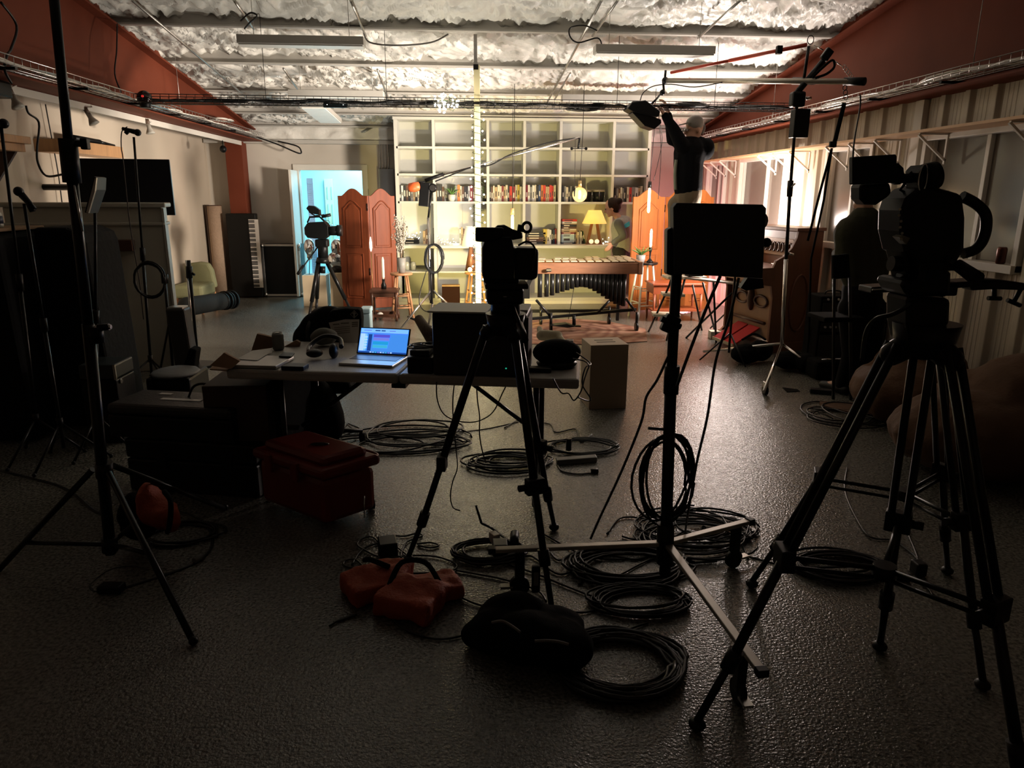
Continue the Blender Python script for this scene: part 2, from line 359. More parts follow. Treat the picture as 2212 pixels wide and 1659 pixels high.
d.part('knob', MB().sph((b.x-.05, 15.49, 1.0), .03), CHROME)
# louvred shutter just inside the doorway
m_ = MB(); a, b = P(664, 385, 13.2), P(678, 470, 13.2)
s = T('louvered_shutter', 'pale blue louvred shutter standing just inside the doorway on the left', 'shutter', (a.x, 13.2, 0))
s.part('frame', MB().bx(a.x-.02, b.x+.02, 13.2, 13.24, .05, a.z), mat('shutter_blue', (.40, .50, .68), .5))
m_ = MB(); z = .12
while z < a.z-.08: m_.pbox((a.x, 13.18, z), (b.x-a.x, 0, 0), (0, .02, .012), (0, 0, .004)); z += .03
s.part('slats', m_, mat('shutter_slat', (.52, .62, .78), .5))
# the open door leaf seen edge-on
m_ = MB(); a = P(649, 372, 12.1); m_.pbox((dx0-.02, YB-.02, .02), (.0, -.50, 0), (-.035, .0, 0), (0, 0, 1.97)); o = struct('door_1', m_, WHT)
k = build('knob', MB().sph((dx0-.06, YB-.42, .98), .03), CHROME); k.parent = o
# shiny foil balloons and white plinths at the doorway
FOIL = mat('foil_chrome', (.8, .82, .85), .08, 1.0, var=.1, scale=9, bump=.9, bscale=6)
PL = mat('plinth_cream', (.62, .50, .34), .55)
for k, (x0, x1, yt, Y, lab) in enumerate(((652, 703, 595, 10.9, 'cream box plinth left of the black tripod by the doorway'), (711, 745, 590, 10.9, 'cream box plinth against the folding screen by the doorway'))):
    a, b = P(x0, yt, Y), P(x1, yt, Y); solo('box_plinth', lab, 'plinth', MB().bx(a.x, b.x, Y, Y+.3, 0, a.z), PL, bevel=.004)
hd = T('mannequin_head', 'clear plastic mannequin head on a thin stand on the left plinth', 'mannequin', P(668, 594, 11.05))
c = P(668, 533, 11.05); hd.part('head', MB().sph(c, (.08, .10, .12)).sph(c+Vector((0, -.09, -.01)), (.02, .03, .025)).cap(c+Vector((0, 0, -.08)), c+Vector((0, 0, -.15)), .045), FOIL, remesh=.012)
b2 = P(668, 594, 11.05); hd.part('stand', MB().cyl(b2, c+Vector((0, 0, -.14)), .006).cyl(b2, b2+Vector((0, 0, .01)), .06, n=20), BLKM)
hd = T('foil_bust', 'silver reflective bust standing on the right plinth beside the screen', 'mannequin', P(730, 590, 11.05))
c = P(728, 545, 11.05); hd.part('bust', MB().sph(c+Vector((0, 0, .08)), (.09, .1, .12)).sph(c+Vector((0, 0, -.12)), (.17, .1, .14)).cap(c, c+Vector((0, 0, -.05)), .05), FOIL, remesh=.015)
hd.part('base', MB().cyl(c+Vector((0, 0, -.31)), c+Vector((0, 0, -.2)), .09, n=20), BLKM)
# ================================================================== bookcase and its contents
YC = 11.3; YBK = 11.72
xs_px = [857, 937, 1054, 1133, 1211, 1325, 1401]
bx_ = [P(x, 350, YC).x for x in xs_px]; zr = [P(1130, y, YC).z for y in (258, 320.4, 378.7, 438)]; zct = P(1130, 530, 11.1).z; zmid = P(900, 586.6, 11.1).z; zbt = .09
B = T('bookcase', 'wide white built-in bookcase of open cubbies filling the back of the set', 'bookcase', ((bx_[0]+bx_[-1])/2, YC, 0))
h_ = .02
B.part('side_panel', MB().bx(bx_[0]-.03, bx_[0]+.02, YC, YBK, 0, zr[0]), CREAM)
B.part('side_panel', MB().bx(bx_[-1]-.02, bx_[-1]+.03, YC, YBK, 0, zr[0]), CREAM)
B.part('back_panel', MB().bx(bx_[0], bx_[-1], YBK-.02, YBK, 0, zr[0]), CREAM)
B.part('top_board', MB().bx(bx_[0]-.04, bx_[-1]+.04, YC-.02, YBK, zr[0]-h_, zr[0]+h_), CREAM)
B.part('crown_board', MB().bx(bx_[0]-.03, bx_[-1]+.03, YC+.03, YC+.06, zr[0]+h_, zr[0]+.10), CREAM)
for z in zr[1:]: B.part('shelf', MB().bx(bx_[0], bx_[-1], YC, YBK-.02, z-h_*.8, z+h_*.8), CREAM)
for x in bx_[1:-1]: B.part('divider', MB().bx(x-h_, x+h_, YC+.002, YBK-.02, zct, zr[0]-h_), CREAM)
B.part('counter', MB().bx(bx_[0]-.04, bx_[-1]+.03, 11.08, YBK-.02, zct-.045, zct), CREAM, bevel=.006)
for i in (0, 1, 3, 5, 6): x = bx_[i]; B.part('base_divider', MB().bx(x-h_, x+h_, 11.1, YBK-.02, zbt, zct-.045), CREAM)
B.part('base_shelf', MB().bx(bx_[0], bx_[3], 11.1, YBK-.02, zmid-.02, zmid), CREAM)
B.part('plinth', MB().bx(bx_[0]-.03, bx_[-1]+.03, 11.09, YBK, 0, zbt), CREAM)
B.part('back_seam', MB().bx(bx_[1]+.42, bx_[1]+.435, YBK-.03, YBK-.018, zct, zr[3]), CREAM)
struct('trim_%d' % n, MB().bx(bx_[0]-.2, bx_[-1]+.3, 11.05, 11.09, 0, .05), WHT); n += 1
# dropped white panel between bookcase and ceiling
BC = {'black': (.02, .02, .022), 'dark brown': (.10, .05, .03), 'cream': (.62, .56, .42), 'white': (.66, .65, .6), 'red': (.50, .035, .02), 'orange': (.55, .17, .04), 'grey': (.22, .22, .21), 'tan': (.42, .30, .16), 'maroon': (.20, .02, .03), 'dark green': (.05, .09, .04), 'navy blue': (.03, .05, .11), 'yellow': (.60, .45, .08), 'pale blue': (.38, .50, .55)}
BM = {k: mat('book_cover_'+k.replace(' ', '_'), v, .5, var=.1) for k, v in BC.items()}
LETT = {True: mat('spine_lettering_light', (.65, .6, .5), .5), False: mat('spine_lettering_dark', (.05, .04, .04), .5)}
ORD = ['first', 'second', 'third', 'fourth', 'fifth', 'sixth', 'seventh', 'eighth', 'ninth', 'tenth', 'eleventh', 'twelfth', 'thirteenth', 'fourteenth', 'fifteenth', 'sixteenth', 'seventeenth', 'eighteenth']
def book(x, z, w_, hh, c, label, group, y=11.42, lean=0, flat=None):
    dark = sum(BC[c]) < .5
    t = T('book', label, 'book', (x+w_/2, y, z), group=group)
    Mx = Matrix.Translation((x, y, z))@Matrix.Rotation(lean, 4, 'Y')
    def g(m, x0, x1, y0, y1, z0, z1):
        o = Mx@Vector((x0, y0, z0)); m.pbox(o, Mx.to_3x3()@Vector((x1-x0, 0, 0)), Mx.to_3x3()@Vector((0, y1-y0, 0)), Mx.to_3x3()@Vector((0, 0, z1-z0)))
    if flat:
        m = MB(); g(m, 0, flat, 0, .15, 0, hh); cv = t.part('cover', m, BM[c], bevel=.002)
        m = MB(); g(m, flat*.15, flat*.15+flat*random.uniform(.3, .6), -.0015, 0, hh*.3, hh*.7); t.part('title', m, LETT[dark], parent=cv); return t
    m = MB(); g(m, 0, w_, 0, .15, 0, hh); cv = t.part('cover', m, BM[c], bevel=.002)
    m = MB(); a = hh*random.uniform(.2, .4); g(m, w_*.3, w_*.7, -.0015, 0, a, a+hh*random.uniform(.2, .4))
    t.part('title', m, LETT[dark], parent=cv); return t
def row(x0px, x1px, z, cols, where, group, hmax=.25, ypx=420, lean_last=0):
    x0, x1 = P(x0px, ypx, 11.42).x, P(x1px, ypx, 11.42).x; k = len(cols)
    ws = [random.uniform(.7, 1.35) for _ in cols]; s_ = (x1-x0)/sum(ws); x = x0
    for i, c in enumerate(cols):
        w_ = ws[i]*s_
        book(x, z, w_-.0015, hmax*random.uniform(.86, 1.0), c, '%s book, %s from the left %s' % (c, ORD[i], where), group); x += w_
z3 = zr[3]+h_*.8; Gp = 'books on the long middle shelf'; CN = ['first', 'second', 'third', 'fourth', 'fifth', 'sixth']
row(862, 906, z3, ['black', 'white', 'black', 'dark brown', 'black', 'grey', 'tan', 'black', 'cream'], 'in the leftmost middle cubby', Gp)
row(906, 935, z3, ['grey', 'black', 'dark green', 'black', 'white'], 'beside the leftmost middle divider', Gp)
row(940, 966, z3, ['tan', 'black', 'black', 'dark brown', 'grey'], 'left of the potted plant', Gp)
row(983, 1051, z3, ['grey', 'orange', 'cream', 'dark brown', 'black', 'black', 'white', 'maroon', 'dark brown', 'tan', 'black', 'grey', 'dark green', 'black'], 'right of the potted plant', Gp)
row(1057, 1130, z3, ['black', 'dark brown', 'cream', 'tan', 'cream', 'cream', 'maroon', 'tan', 'cream', 'black', 'red', 'maroon', 'cream', 'yellow', 'white', 'grey'], 'in the third middle cubby', Gp)
row(1135, 1201, z3, ['maroon', 'white', 'grey', 'white', 'cream', 'black', 'navy blue', 'orange', 'red', 'tan', 'tan', 'red', 'red', 'cream'], 'in the fourth middle cubby', Gp)
row(1214, 1250, z3, ['black', 'grey', 'cream', 'black', 'grey', 'black', 'white', 'tan'], 'left of the globe bulb', Gp)
row(1327, 1352, z3, ['black', 'grey', 'dark brown', 'white', 'grey', 'black'], 'in the rightmost middle cubby', Gp, .22)
row(1354, 1388, z3, ['cream', 'red', 'grey', 'white', 'tan', 'cream'], 'above the screen top, rightmost cubby', Gp, .24)
z4 = zct; Gq = 'books standing on the bookcase counter'
row(911, 926, z4, ['tan', 'dark brown'], 'on the counter, leftmost lit cubby', Gq, .22)
row(933, 939, z4, ['grey'], 'on the counter beside the divider', Gq, .24)
row(991, 1010, z4, ['cream', 'tan', 'dark brown', 'black'], 'beside the white tapered lampshade', Gq, .26)
row(1175, 1208, z4, ['yellow', 'yellow', 'cream', 'white', 'black', 'navy blue', 'maroon', 'dark brown'], 'just right of the record cases', Gq, .25)
row(1243, 1262, z4, ['dark brown', 'tan', 'cream', 'grey', 'white', 'black'], 'between flat pile and shelf lamp', Gq, .21)
x = P(1263, 500, 11.42).x; book(x, z4, .025, .20, 'dark green', 'dark green book leaning left beside the base of the shelf lamp', Gq, lean=-.22)
x0 = P(1210, 500, 11.42).x+.02; z = z4
for i, (c, hh) in enumerate((('navy blue', .025), ('pale blue', .085), ('pale blue', .03), ('white', .012), ('maroon', .022), ('tan', .03), ('cream', .024), ('dark brown', .03), ('black', .035), ('tan', .012), ('white', .03), ('red', .034))):
    book(x0+random.uniform(0, .01), z, 0, hh, c, '%s book lying flat, %s from bottom of the pile by the lamp' % (c, ORD[i]), 'pile of books lying flat', flat=.235); z += hh+.0008
x0 = P(1131, 520, 11.42).x+.03; z = z4
for i in range(5):
    book(x0+random.uniform(0, .02), z, 0, .034, ['black', 'dark brown', 'dark brown', 'black', 'black'][i], 'dark flat record case, %s from bottom of the low pile' % ORD[i], 'pile of dark record cases', flat=.30); z += .036
x0 = P(871, 528, 11.42).x
for i in range(2): book(x0, z4+.047*i, 0, .045, 'black', 'black flat case, %s in the pile below the wire fairy lights' % ('lower' if i == 0 else 'upper'), 'black cases in the leftmost lit cubby', flat=.24)
# plant between the books
def spiky(name, label, c, s_, potr, poth, potm, nl=14, seed=1, cat='plant'):
    rnd = random.Random(seed); t = T(name, label, cat, c)
    c = Vector(c); t.part('pot', MB().lathe([(potr*.72, 0), (potr*.95, poth*.45), (potr, poth), (potr*.9, poth), (potr*.85, poth*.9)], c, 20), potm)
    for k in range(nl):
        a = 2*math.pi*k/nl+rnd.uniform(-.2, .2); L_ = s_*rnd.uniform(.7, 1.1); o = rnd.uniform(.25, 1.1)
        p0 = c+Vector((0, 0, poth*.9)); d = Vector((math.cos(a)*o, math.sin(a)*o, 1)).normalized()
        pts = [p0+d*L_*q+Vector((math.cos(a), math.sin(a), -1.1))*(.22*L_*q*q*o) for q in (0, .25, .5, .75, 1)]
        t.part('leaf', MB().tube(pts, .01, 5, rr=[s_*.05, s_*.055, s_*.045, s_*.03, s_*.003]), GREEN)
    return t
POT = mat('pot_white', (.55, .54, .50), .4)
c = P(976, 438, 11.36); spiky('potted_plant', 'spiky plant in a white pot among the books on the middle shelf', (c.x, c.y, z3), .16, .055, .10, POT, 12, 2)
# bongos
bo = T('bongo_drums', 'pair of black bongo drums on the middle shelf behind the globe bulb', 'drums', (P(1283, 430, 11.42).x, 11.42, z3))
for q in (1267, 1293):
    c = P(q, 430, 11.42); c = Vector((c.x, 11.45, z3)); rr_ = .085 if q < 1280 else .10
    bo.part('shell', MB().lathe([(rr_*.8, 0), (rr_*.97, .15)], c, 22), BLK); bo.part('head', MB().lathe([(rr_, .15), (rr_*1.02, .175), (rr_, .18)], c, 22), mat('drum_skin', (.35, .30, .2), .5))
    bo.part('hoop', MB().tube([c+Vector((rr_*1.03*math.cos(a*.4), rr_*1.03*math.sin(a*.4), .165)) for a in range(16)], .005, 5, closed=True), CHROME)
    for a in range(5): v = Vector((math.cos(a*1.25-1.6), math.sin(a*1.25-1.6), 0)); bo.part('lug', MB().cyl(c+v*rr_*.86+Vector((0, 0, .03)), c+v*rr_*1.04+Vector((0, 0, .16)), .003, n=6), CHROME)
bo.part('joining_block', MB().box((P(1280, 430, 11.42).x, 11.45, z3+.08), (.06, .05, .05)), BLK)
# shelf lamp: A-frame wood base and tapered shade
def tapered_shade(c, rb, rt, h, m): return MB().lathe([(rb, 0), (rt, h), (rt-.004, h), (rb-.004, 0)], c, 28)
SHADE = mat('amber_shade', (.80, .55, .22), .6, emit=(1, .62, .12), es=.75)
c = P(1282, 530, 11.38); c = Vector((c.x, 11.36, zct)); L1 = T('table_lamp', 'lamp with amber shade and A-shaped wooden base glowing on the counter', 'lamp', c)
zt = P(1281, 480, 11.36).z-zct
for sx in (-1, 1): L1.part('leg', MB().pbox(c+Vector((sx*.10-.02, -.02, .01)), (.04, 0, 0), (0, .04, 0), (-sx*.065, 0, zt)), ROSE)
L1.part('foot', MB().box(c+Vector((0, 0, .006)), (.26, .12, .012)), ROSE)
for sx in (-1, 1): L1.part('ball', MB().sph(c+Vector((sx*.045-.005, -.05, .045)), .036), mat('lit_glass_ball', (.9, .85, .7), .2, emit=(1, .8, .45), es=.9))
L1.part('lamp_shade', tapered_shade(c+Vector((0, 0, zt-.02)), .19, .10, .20, SHADE), SHADE)
L1.part('bulb', MB().sph(c+Vector((0, 0, zt+.08)), .035), mat('lamp_bulb', (1, 1, .8), .5, emit=(1, .75, .3), es=4))
# wire fairy lights in lit cubbies
FB = mat('fairy_bulb', (1, 1, 1), .3, emit=(1, .93, .74), es=9); WIRE = mat('copper_wire', (.25, .2, .12), .4, .6); GW = mat('green_wire', (.02, .04, .015), .5)
def fairy(name, label, region, k, seed, Yr, r=.006, wr=.0015, wm=WIRE):
    rnd = random.Random(seed); x0, x1, y0, y1 = region; t = T(name, label, 'string lights', P((x0+x1)/2, y1, sum(Yr)/2)); pts = []
    for i in range(k):
        u_ = i/(k-1); px = x0+(x1-x0)*min(1, max(0, u_+rnd.uniform(-.08, .08))); py = y1-(y1-y0)*abs(rnd.gauss(0, .42)); py = max(y0, py)
        pts.append(P(px, py, rnd.uniform(*Yr)))
    t.part('wire', MB().tube(spl(pts, 4), wr, 4), wm)
    for p in pts: t.part('bulb', MB().sph(p, r, 6, 5), FB)
    return t
fairy('fairy_lights', 'tangled wire fairy lights on the black cases in the leftmost lit cubby', (866, 908, 499, 516), 26, 3, (11.25, 11.5))
fairy('fairy_lights', 'wire fairy lights spread along the counter in the second lit cubby', (945, 990, 510, 528), 24, 5, (11.25, 11.5))
fairy('fairy_lights', 'fairy lights in a small clear dish right of the amber shelf lamp', (1297, 1316, 508, 528), 12, 8, (11.3, 11.45))
# jars in the lower cubby, brown box at the bottom
for k, q in enumerate((879, 893)):
    c = P(q, 586, 11.3); c.z = zmid; solo('glass_jar', '%s of two faint glass jars in the cubby behind the dried branches' % ('left' if k == 0 else 'right'), 'jar', MB().lathe([(.04, 0), (.042, .1), (.03, .12), (.03, .13)], (c.x, 11.3, zmid), 16), mat('grey_jar', (.36, .36, .31), .2))
a, b = P(955, 640, 10.9), P(993, 616, 10.9); t = T('maroon_case', 'dark maroon upright case with tan edge on the floor before the bookcase', 'case', ((a.x+b.x)/2, 10.9, 0))
t.part('body', MB().bx(a.x, b.x, 10.9, 11.05, 0, b.z-.02), mat('maroon_leather', (.035, .010, .008), .6, spec=.1), bevel=.005); t.part('lid_edge', MB().bx(a.x, b.x, 10.9, 11.05, b.z-.02, b.z), PINE)
# ================================================================== folding screens
def screen(name, label, corners, ztop, seed, m):
    t = T(name, label, 'folding screen', corners[0])
    for k in range(len(corners)-1):
        a, b = Vector(corners[k]), Vector(corners[k+1]); d = (b-a); w_ = d.length; d.normalize(); nn = Vector((d.y, -d.x, 0))
        if nn.y > 0: nn = -nn
        def q(u, z, o=0): return a+d*u+Vector((0, 0, z))+nn*o
        top = [(0, ztop-.10)]+[(w_*(.14+.72*i/14), ztop-.10+.10*math.sin(math.pi*i/14)**1.3) for i in range(15)]+[(w_, ztop-.10)]
        m_ = MB(); m_.prism([q(.004, .02)]+[q(max(.004, min(w_-.004, u)), z) for u, z in top]+[q(w_-.004, .02)], -nn*.028)
        p = t.part('leaf', m_, m, bevel=.003)
        for z0, z1, arch in ((ztop*.52, ztop-.27, True), (.16, ztop*.47, False)):
            u0, u1 = w_*.2, w_*.8
            if arch: pts = [(u0, z0), (u1, z0), (u1, z1)]+[(u1-(u1-u0)*i/12, z1+.10*math.sin(math.pi*i/12)**1.5) for i in range(1, 12)]+[(u0, z1)]
            else: pts = [(u0, z0), (u1, z0), (u1, z1), (u0, z1)]
            cx = sum(u for u, z in pts)/len(pts); cz = (z0+z1)/2
            mm = MB(); mm.tube([q(u, z, .004) for u, z in pts], .009, 6, closed=True); t.part('moulding', mm, m, parent=p)
            mm = MB(); mm.prism([q(cx+(u-cx)*.80, cz+(z-cz)*.9, .012) for u, z in pts], -nn*.014); t.part('raised_panel', mm, m, bevel=.006, parent=p)
        if k: t.part('hinge', MB().cyl(a+Vector((0, 0, .5)), a+Vector((0, 0, .6)), .008).cyl(a+Vector((0, 0, 1.4)), a+Vector((0, 0, 1.5)), .008), BLKM)
    return t
def Y0(px, Y): p = P(px, 600, Y); return (p.x, Y, 0)
screen('folding_screen', 'two-panel red-brown wooden folding screen beside the blue doorway', [Y0(738, 10.75), Y0(800, 10.55), Y0(859, 10.75)], P(770, 407, 10.6).z, 1, REDW)
ORW = mat('honey_screen_wood', (.36, .115, .03), .4, spec=.25, var=.3, scale=4, stretch=(7, 7, .6))
screen('folding_screen', 'three-panel honey-brown wooden folding screen behind the glowing tube bulbs', [Y0(1361, 10.15), Y0(1428, 10.35), Y0(1482, 10.1), Y0(1531, 10.3)], P(1390, 409, 10.2).z, 2, ORW)
# ================================================================== stools
def stool(label, cpx, ytop, Y, rt, m, zt=None, topm=None):
    zt = zt or P(cpx, ytop, Y).z; c = Vector((P(cpx, ytop, Y).x, Y, 0)); t = T('wooden_stool', label, 'stool', c)
    t.part('seat', MB().lathe([(rt*.96, zt-.03), (rt, zt-.022), (rt, zt-.006), (rt*.95, zt)], c, 28), topm or m)
    s_ = rt*1.18; L_ = []
    for k in range(4):
        a = math.pi/4+k*math.pi/2+.25; v = Vector((math.cos(a), math.sin(a), 0)); L_.append((c+v*s_+Vector((0, 0, 0)), c+v*rt*.62+Vector((0, 0, zt-.028))))
        t.part('leg', MB().cyl(L_[-1][0], L_[-1][1], .017, .014, 10), m)
    for k in range(4):
        for f_ in (.30, .58) if k % 2 else (.24, .52): t.part('rung', MB().cyl(L_[k][0].lerp(L_[k][1], f_), L_[(k+1) % 4][0].lerp(L_[(k+1) % 4][1], f_), .009, n=8), m)
    return t
NAT = mat('beech_wood', (.55, .27, .13), .4, var=.15, scale=5)
stool('light wooden stool carrying the dried branches beside the screen', 867, 589, 9.9, .15, NAT)
stool('light wooden stool under the white-shaded lamp by the lit pole', 1027, 587, 10.2, .15, NAT)
stool('tall white stool with a black round top holding plant and tube bulb', 1394, 566, 9.75, .17, WHT, topm=BLKM)
# vase with dried branches
c = P(868, 586, 9.9); c = Vector((c.x, 9.9, P(867, 589, 9.9).z)); t = T('branch_vase', 'tall ribbed grey vase of dry blossom branches on the light wooden stool', 'vase', c)
hv = P(867, 560, 9.9).z-c.z+.02
t.part('vase', MB().lathe([(.045, 0), (.06, hv), (.055, hv), (.04, .02)], c, 18), mat('stone_vase', (.32, .31, .28), .5, var=.3, scale=30))
TW = mat('dry_twig', (.22, .16, .10), .8); BL_ = mat('dry_blossom', (.55, .50, .42), .8); rnd = random.Random(4); mb2 = MB()
for k in range(16):
    a = rnd.uniform(0, 6.28); o = rnd.uniform(.05, .20); hh = rnd.uniform(.25, .55)
    pts = [c+Vector((0, 0, hv*.6)), c+Vector((math.cos(a)*o*.4, math.sin(a)*o*.4, hv+hh*.5)), c+Vector((math.cos(a)*o, math.sin(a)*o, hv+hh))]; pp = spl(pts, 5)
    t.part('branch', MB().tube(pp, .004, 4), TW)
    for q in pp[4:]:
        for _ in range(4): mb2.sph(q+Vector((rnd.uniform(-.03, .03), rnd.uniform(-.03, .03), rnd.uniform(-.03, .03))), 0.010, 5, 4)
ob = t.part('blossoms', mb2, BL_); ob['kind'] = 'stuff'
# lamp with white shade on the second stool
c = Vector((P(1018, 585, 10.2).x, 10.2, P(1027, 587, 10.2).z)); t = T('obelisk_lamp', 'lamp with white tapered shade and obelisk wood base on the stool by the lit pole', 'lamp', c)
zs = P(1018, 532, 10.2).z-c.z
t.part('base', MB().pbox(c+Vector((-.09, -.09, 0)), (.18, 0, 0), (0, .18, 0), (0, 0, .02)).cyl(c+Vector((0, 0, .02)), c+Vector((0, 0, zs+.03)), .085, .02, n=4), ROSE)
t.part('lamp_shade', MB().lathe([(.13, zs), (.075, zs+.27), (.072, zs+.27), (.127, zs)], c, 28), mat('white_shade', (.8, .75, .62), .6, emit=(1, .88, .62), es=.4))
t.part('ball', MB().sph(c+Vector((-.02, -.1, .04)), .035), mat('lit_glass_ball', (.9, .85, .7), .2))
# pot plant and tube bulb on the white stool
zt = P(1394, 566, 9.75).z; c = Vector((P(1384, 560, 9.7).x, 9.7, zt)); spiky('aloe_plant', 'green aloe in a grey pot on the tall white stool', c, .17, .062, .10, mat('pot_grey', (.38, .37, .36), .5), 14, 6)
TUBE = mat('amber_filament_glass', (1, .8, .5), .3, emit=(1, .74, .34), es=5)
c = Vector((P(1404, 560, 9.72).x, 9.72, zt)); t = T('tube_table_lamp', 'black candlestick lamp with a glowing tube bulb on the white stool', 'lamp', c)
t.part('base', MB().lathe([(.045, 0), (.045, .01), (.025, .03), (.012, .05), (.012, .13), (.02, .15), (.022, .19), (.015, .20)], c, 18), BLKM)
t.part('bulb', MB().lathe([(.012, .20), (.017, .23), (.017, .41), (.008, .44)], c, 14), TUBE)
# hanging bulbs
def pendant(name, label, px, ycap, ybulb0, ybulb1, Y, kind, capm, cordpts=None):
    a = P(px, ycap, Y); t = T(name, label, 'pendant lamp', a); z0 = P(px, ybulb0, Y).z; z1 = P(px, ybulb1, Y).z
    top = Vector((a.x+.02, Y+.0, zc(Y)-.15)); t.part('cord', MB().tube([top, a.lerp(top, .5)+Vector((.01, 0, 0)), a], .004, 6), CABLE)
    t.part('socket', MB().cyl(a, (a.x, Y, z0), .022, .026, 16), capm)
    if kind == 'globe':
        r = (z0-z1)/2; t.part('bulb', MB().sph((a.x, Y, (z0+z1)/2), r, 20, 14), mat('globe_glass_amber', (.95, .8, .5), .1, emit=(1, .72, .32), es=.15, alpha=.3))
        t.part('filament', MB().lathe([(.012, 0), (.016, .05), (.012, .10)], (a.x, Y, (z0+z1)/2-.05), 10), mat('filament_glow', (1, .9, .7), .3, emit=(1, .82, .5), es=14))
    else: t.part('bulb', MB().lathe([(.012, 0), (.019, -.03), (.019, z1-z0+.02), (.008, z1-z0)], (a.x, Y, z0), 14), TUBE)
pendant('globe_pendant', 'round glowing globe bulb hanging before the wide bookcase cubby', 1253, 390, 404, 437, 9.6, 'globe', mat('brass_socket', (.45, .33, .16), .35, .8))
pendant('tube_pendant', 'glowing tube bulb with wooden socket hanging just above the black camera', 1107, 450, 464, 497, 9.6, 'tube', PINE)
pendant('tube_pendant', 'long glowing tube bulb with dark socket hanging before the right screen', 1404, 392, 406, 460, 9.72, 'tube', BLKM)
t = T('bare_socket', 'small unlit black socket dangling on a thin cord beside the stereo microphones', 'pendant lamp', P(1241, 410, 9.3)); t.part('cord', MB().tube([P(1243, 300, 9.3), P(1242, 360, 9.3), P(1241, 408, 9.3)], .003), CABLE); t.part('socket', MB().lathe([(.006, .04), (.014, .02), (.01, -.02), (.006, -.07)], P(1241, 412, 9.3), 10), BLK)
# low dark turned table with tube lamp left of stool
a, b = P(806, 625, 9.8), P(856, 625, 9.55); t = T('side_table', 'small dark turned-leg table in front of the left folding screen', 'table', (a.x, 9.8, 0)); zt = P(830, 624, 9.7).z
t.part('tabletop', MB().bx(a.x-.02, b.x+.02, 9.52, 9.86, zt-.03, zt), DARKW, bevel=.005)
for xx in (a.x+.01, b.x-.01):
    for yy in (9.56, 9.82): t.part('leg', MB().lathe([(.018, 0), (.018, .06), (.010, .10), (.018, .16), (.011, .22), (.019, zt-.10), (.019, zt-.03)], (xx, yy, 0), 10), DARKW)
for yy in (9.56, 9.82):
    t.part('rail', MB().bx(a.x, b.x, yy-.008, yy+.008, zt-.09, zt-.03), DARKW); t.part('rail', MB().bx(a.x, b.x, yy-.008, yy+.008, .05, .09), DARKW)
c = Vector((P(829, 620, 9.7).x, 9.7, zt)); t = T('clear_tube_lamp', 'unlit clear tube bulb in a black holder on the small dark table', 'lamp', c)
t.part('base', MB().lathe([(.035, 0), (.035, .05), (.018, .09), (.02, .13)], c, 14), BLK); t.part('bulb', MB().lathe([(.010, .13), (.018, .16), (.018, .38), (.008, .42)], c+Vector((0, 0, 0)), 12), mat('frosted_tube_glow', (.75, .72, .62), .15, emit=(1, .8, .5), es=.25))  # a faint glow is painted into the glass of this unlit bulb
c = P(822, 678, 9.75); solo('plaster_ball', 'small white ball lying under the small dark table', 'ball', MB().sph((c.x, 9.7, .05), .05), WHT)
c = P(800, 500, 10.4); t = T('candle_pole', 'thin tall brass pole lamp standing in front of the folding screen seam', 'lamp', (c.x, 10.38, 0))
t.part('pole', MB().cyl((c.x, 10.38, 0), (c.x, 10.38, P(800, 545, 10.38).z), .006).cyl((c.x, 10.38, 0), (c.x, 10.38, .01), .07), mat('brass', (.55, .38, .15), .3, 1.0)); t.part('bulb', MB().lathe([(.008, 0), (.02, .05), (.02, .12), (.006, .2)], (c.x, 10.38, P(800, 543, 10.38).z), 12), mat('pale_tube', (1, .95, .8), .3, emit=(1, .9, .72), es=1.5))
t.part('finial', MB().cyl((c.x, 10.38, P(800, 520, 10.38).z), (c.x, 10.38, P(800, 408, 10.38).z), .003), BLKM)
# small brown table behind the ladder + orange-brown nightstand pieces
a, b = P(1412, 610, 9.35), P(1512, 610, 9.5); t = T('red_side_table', 'small red-brown wooden side table under the step ladder area, against the honey screen', 'table', (a.x, 9.4, 0)); zt = P(1440, 612, 9.35).z
WR = mat('mahogany', (.30, .075, .03), .35, var=.2)
t.part('tabletop', MB().bx(a.x-.02, b.x+.02, 9.3, 9.75, zt-.025, zt), WR, bevel=.005); t.part('drawer_box', MB().bx(a.x, b.x, 9.33, 9.72, zt-.14, zt-.025), WR)
for xx in (a.x+.02, b.x-.02):
    for yy in (9.35, 9.70): t.part('leg', MB().cyl((xx, yy, 0), (xx, yy, zt-.14), .012, .02, 8), WR)
t.part('lower_shelf', MB().bx(a.x, b.x, 9.33, 9.72, .14, .16), WR)
# ================================================================== overhead: trays, lights, pole, cables
def zcb(y): return zc(y)-.15
# cross cable tray
TY0, TY1 = P(300, 222, 7.6), P(1712, 240, 8.37)
def tr(u, dy=0, dz=0): a = TY0.lerp(TY1, u); return Vector((a.x, a.y+dy, a.z+dz+.03))
t = T('cable_tray', 'dark wire cable tray hanging across the whole room below the ceiling', 'cable tray', tr(.5))
for dy, dz in ((-.1, -.03), (-.04, -.035), (.04, -.035), (.1, -.03), (-.1, .04), (.1, .04)): t.part('rail', MB().cyl(tr(0, dy, dz), tr(1, dy, dz), .004, n=5), BLKM)
for k in range(88):
    u = k/87; t.part('rung', MB().tube([tr(u, -.1, .04), tr(u, -.1, -.03), tr(u, .1, -.03), tr(u, .1, .04)], .0025, 4), BLKM)
for px in (543, 786, 1288, 1518): 
    u = (px-300)/1412; b = tr(u, 0, -.03); t.part('hanger', MB().cyl(b, (b.x, b.y, zc(b.y)-.02), .003, n=5), BLKM)
rnd = random.Random(11)
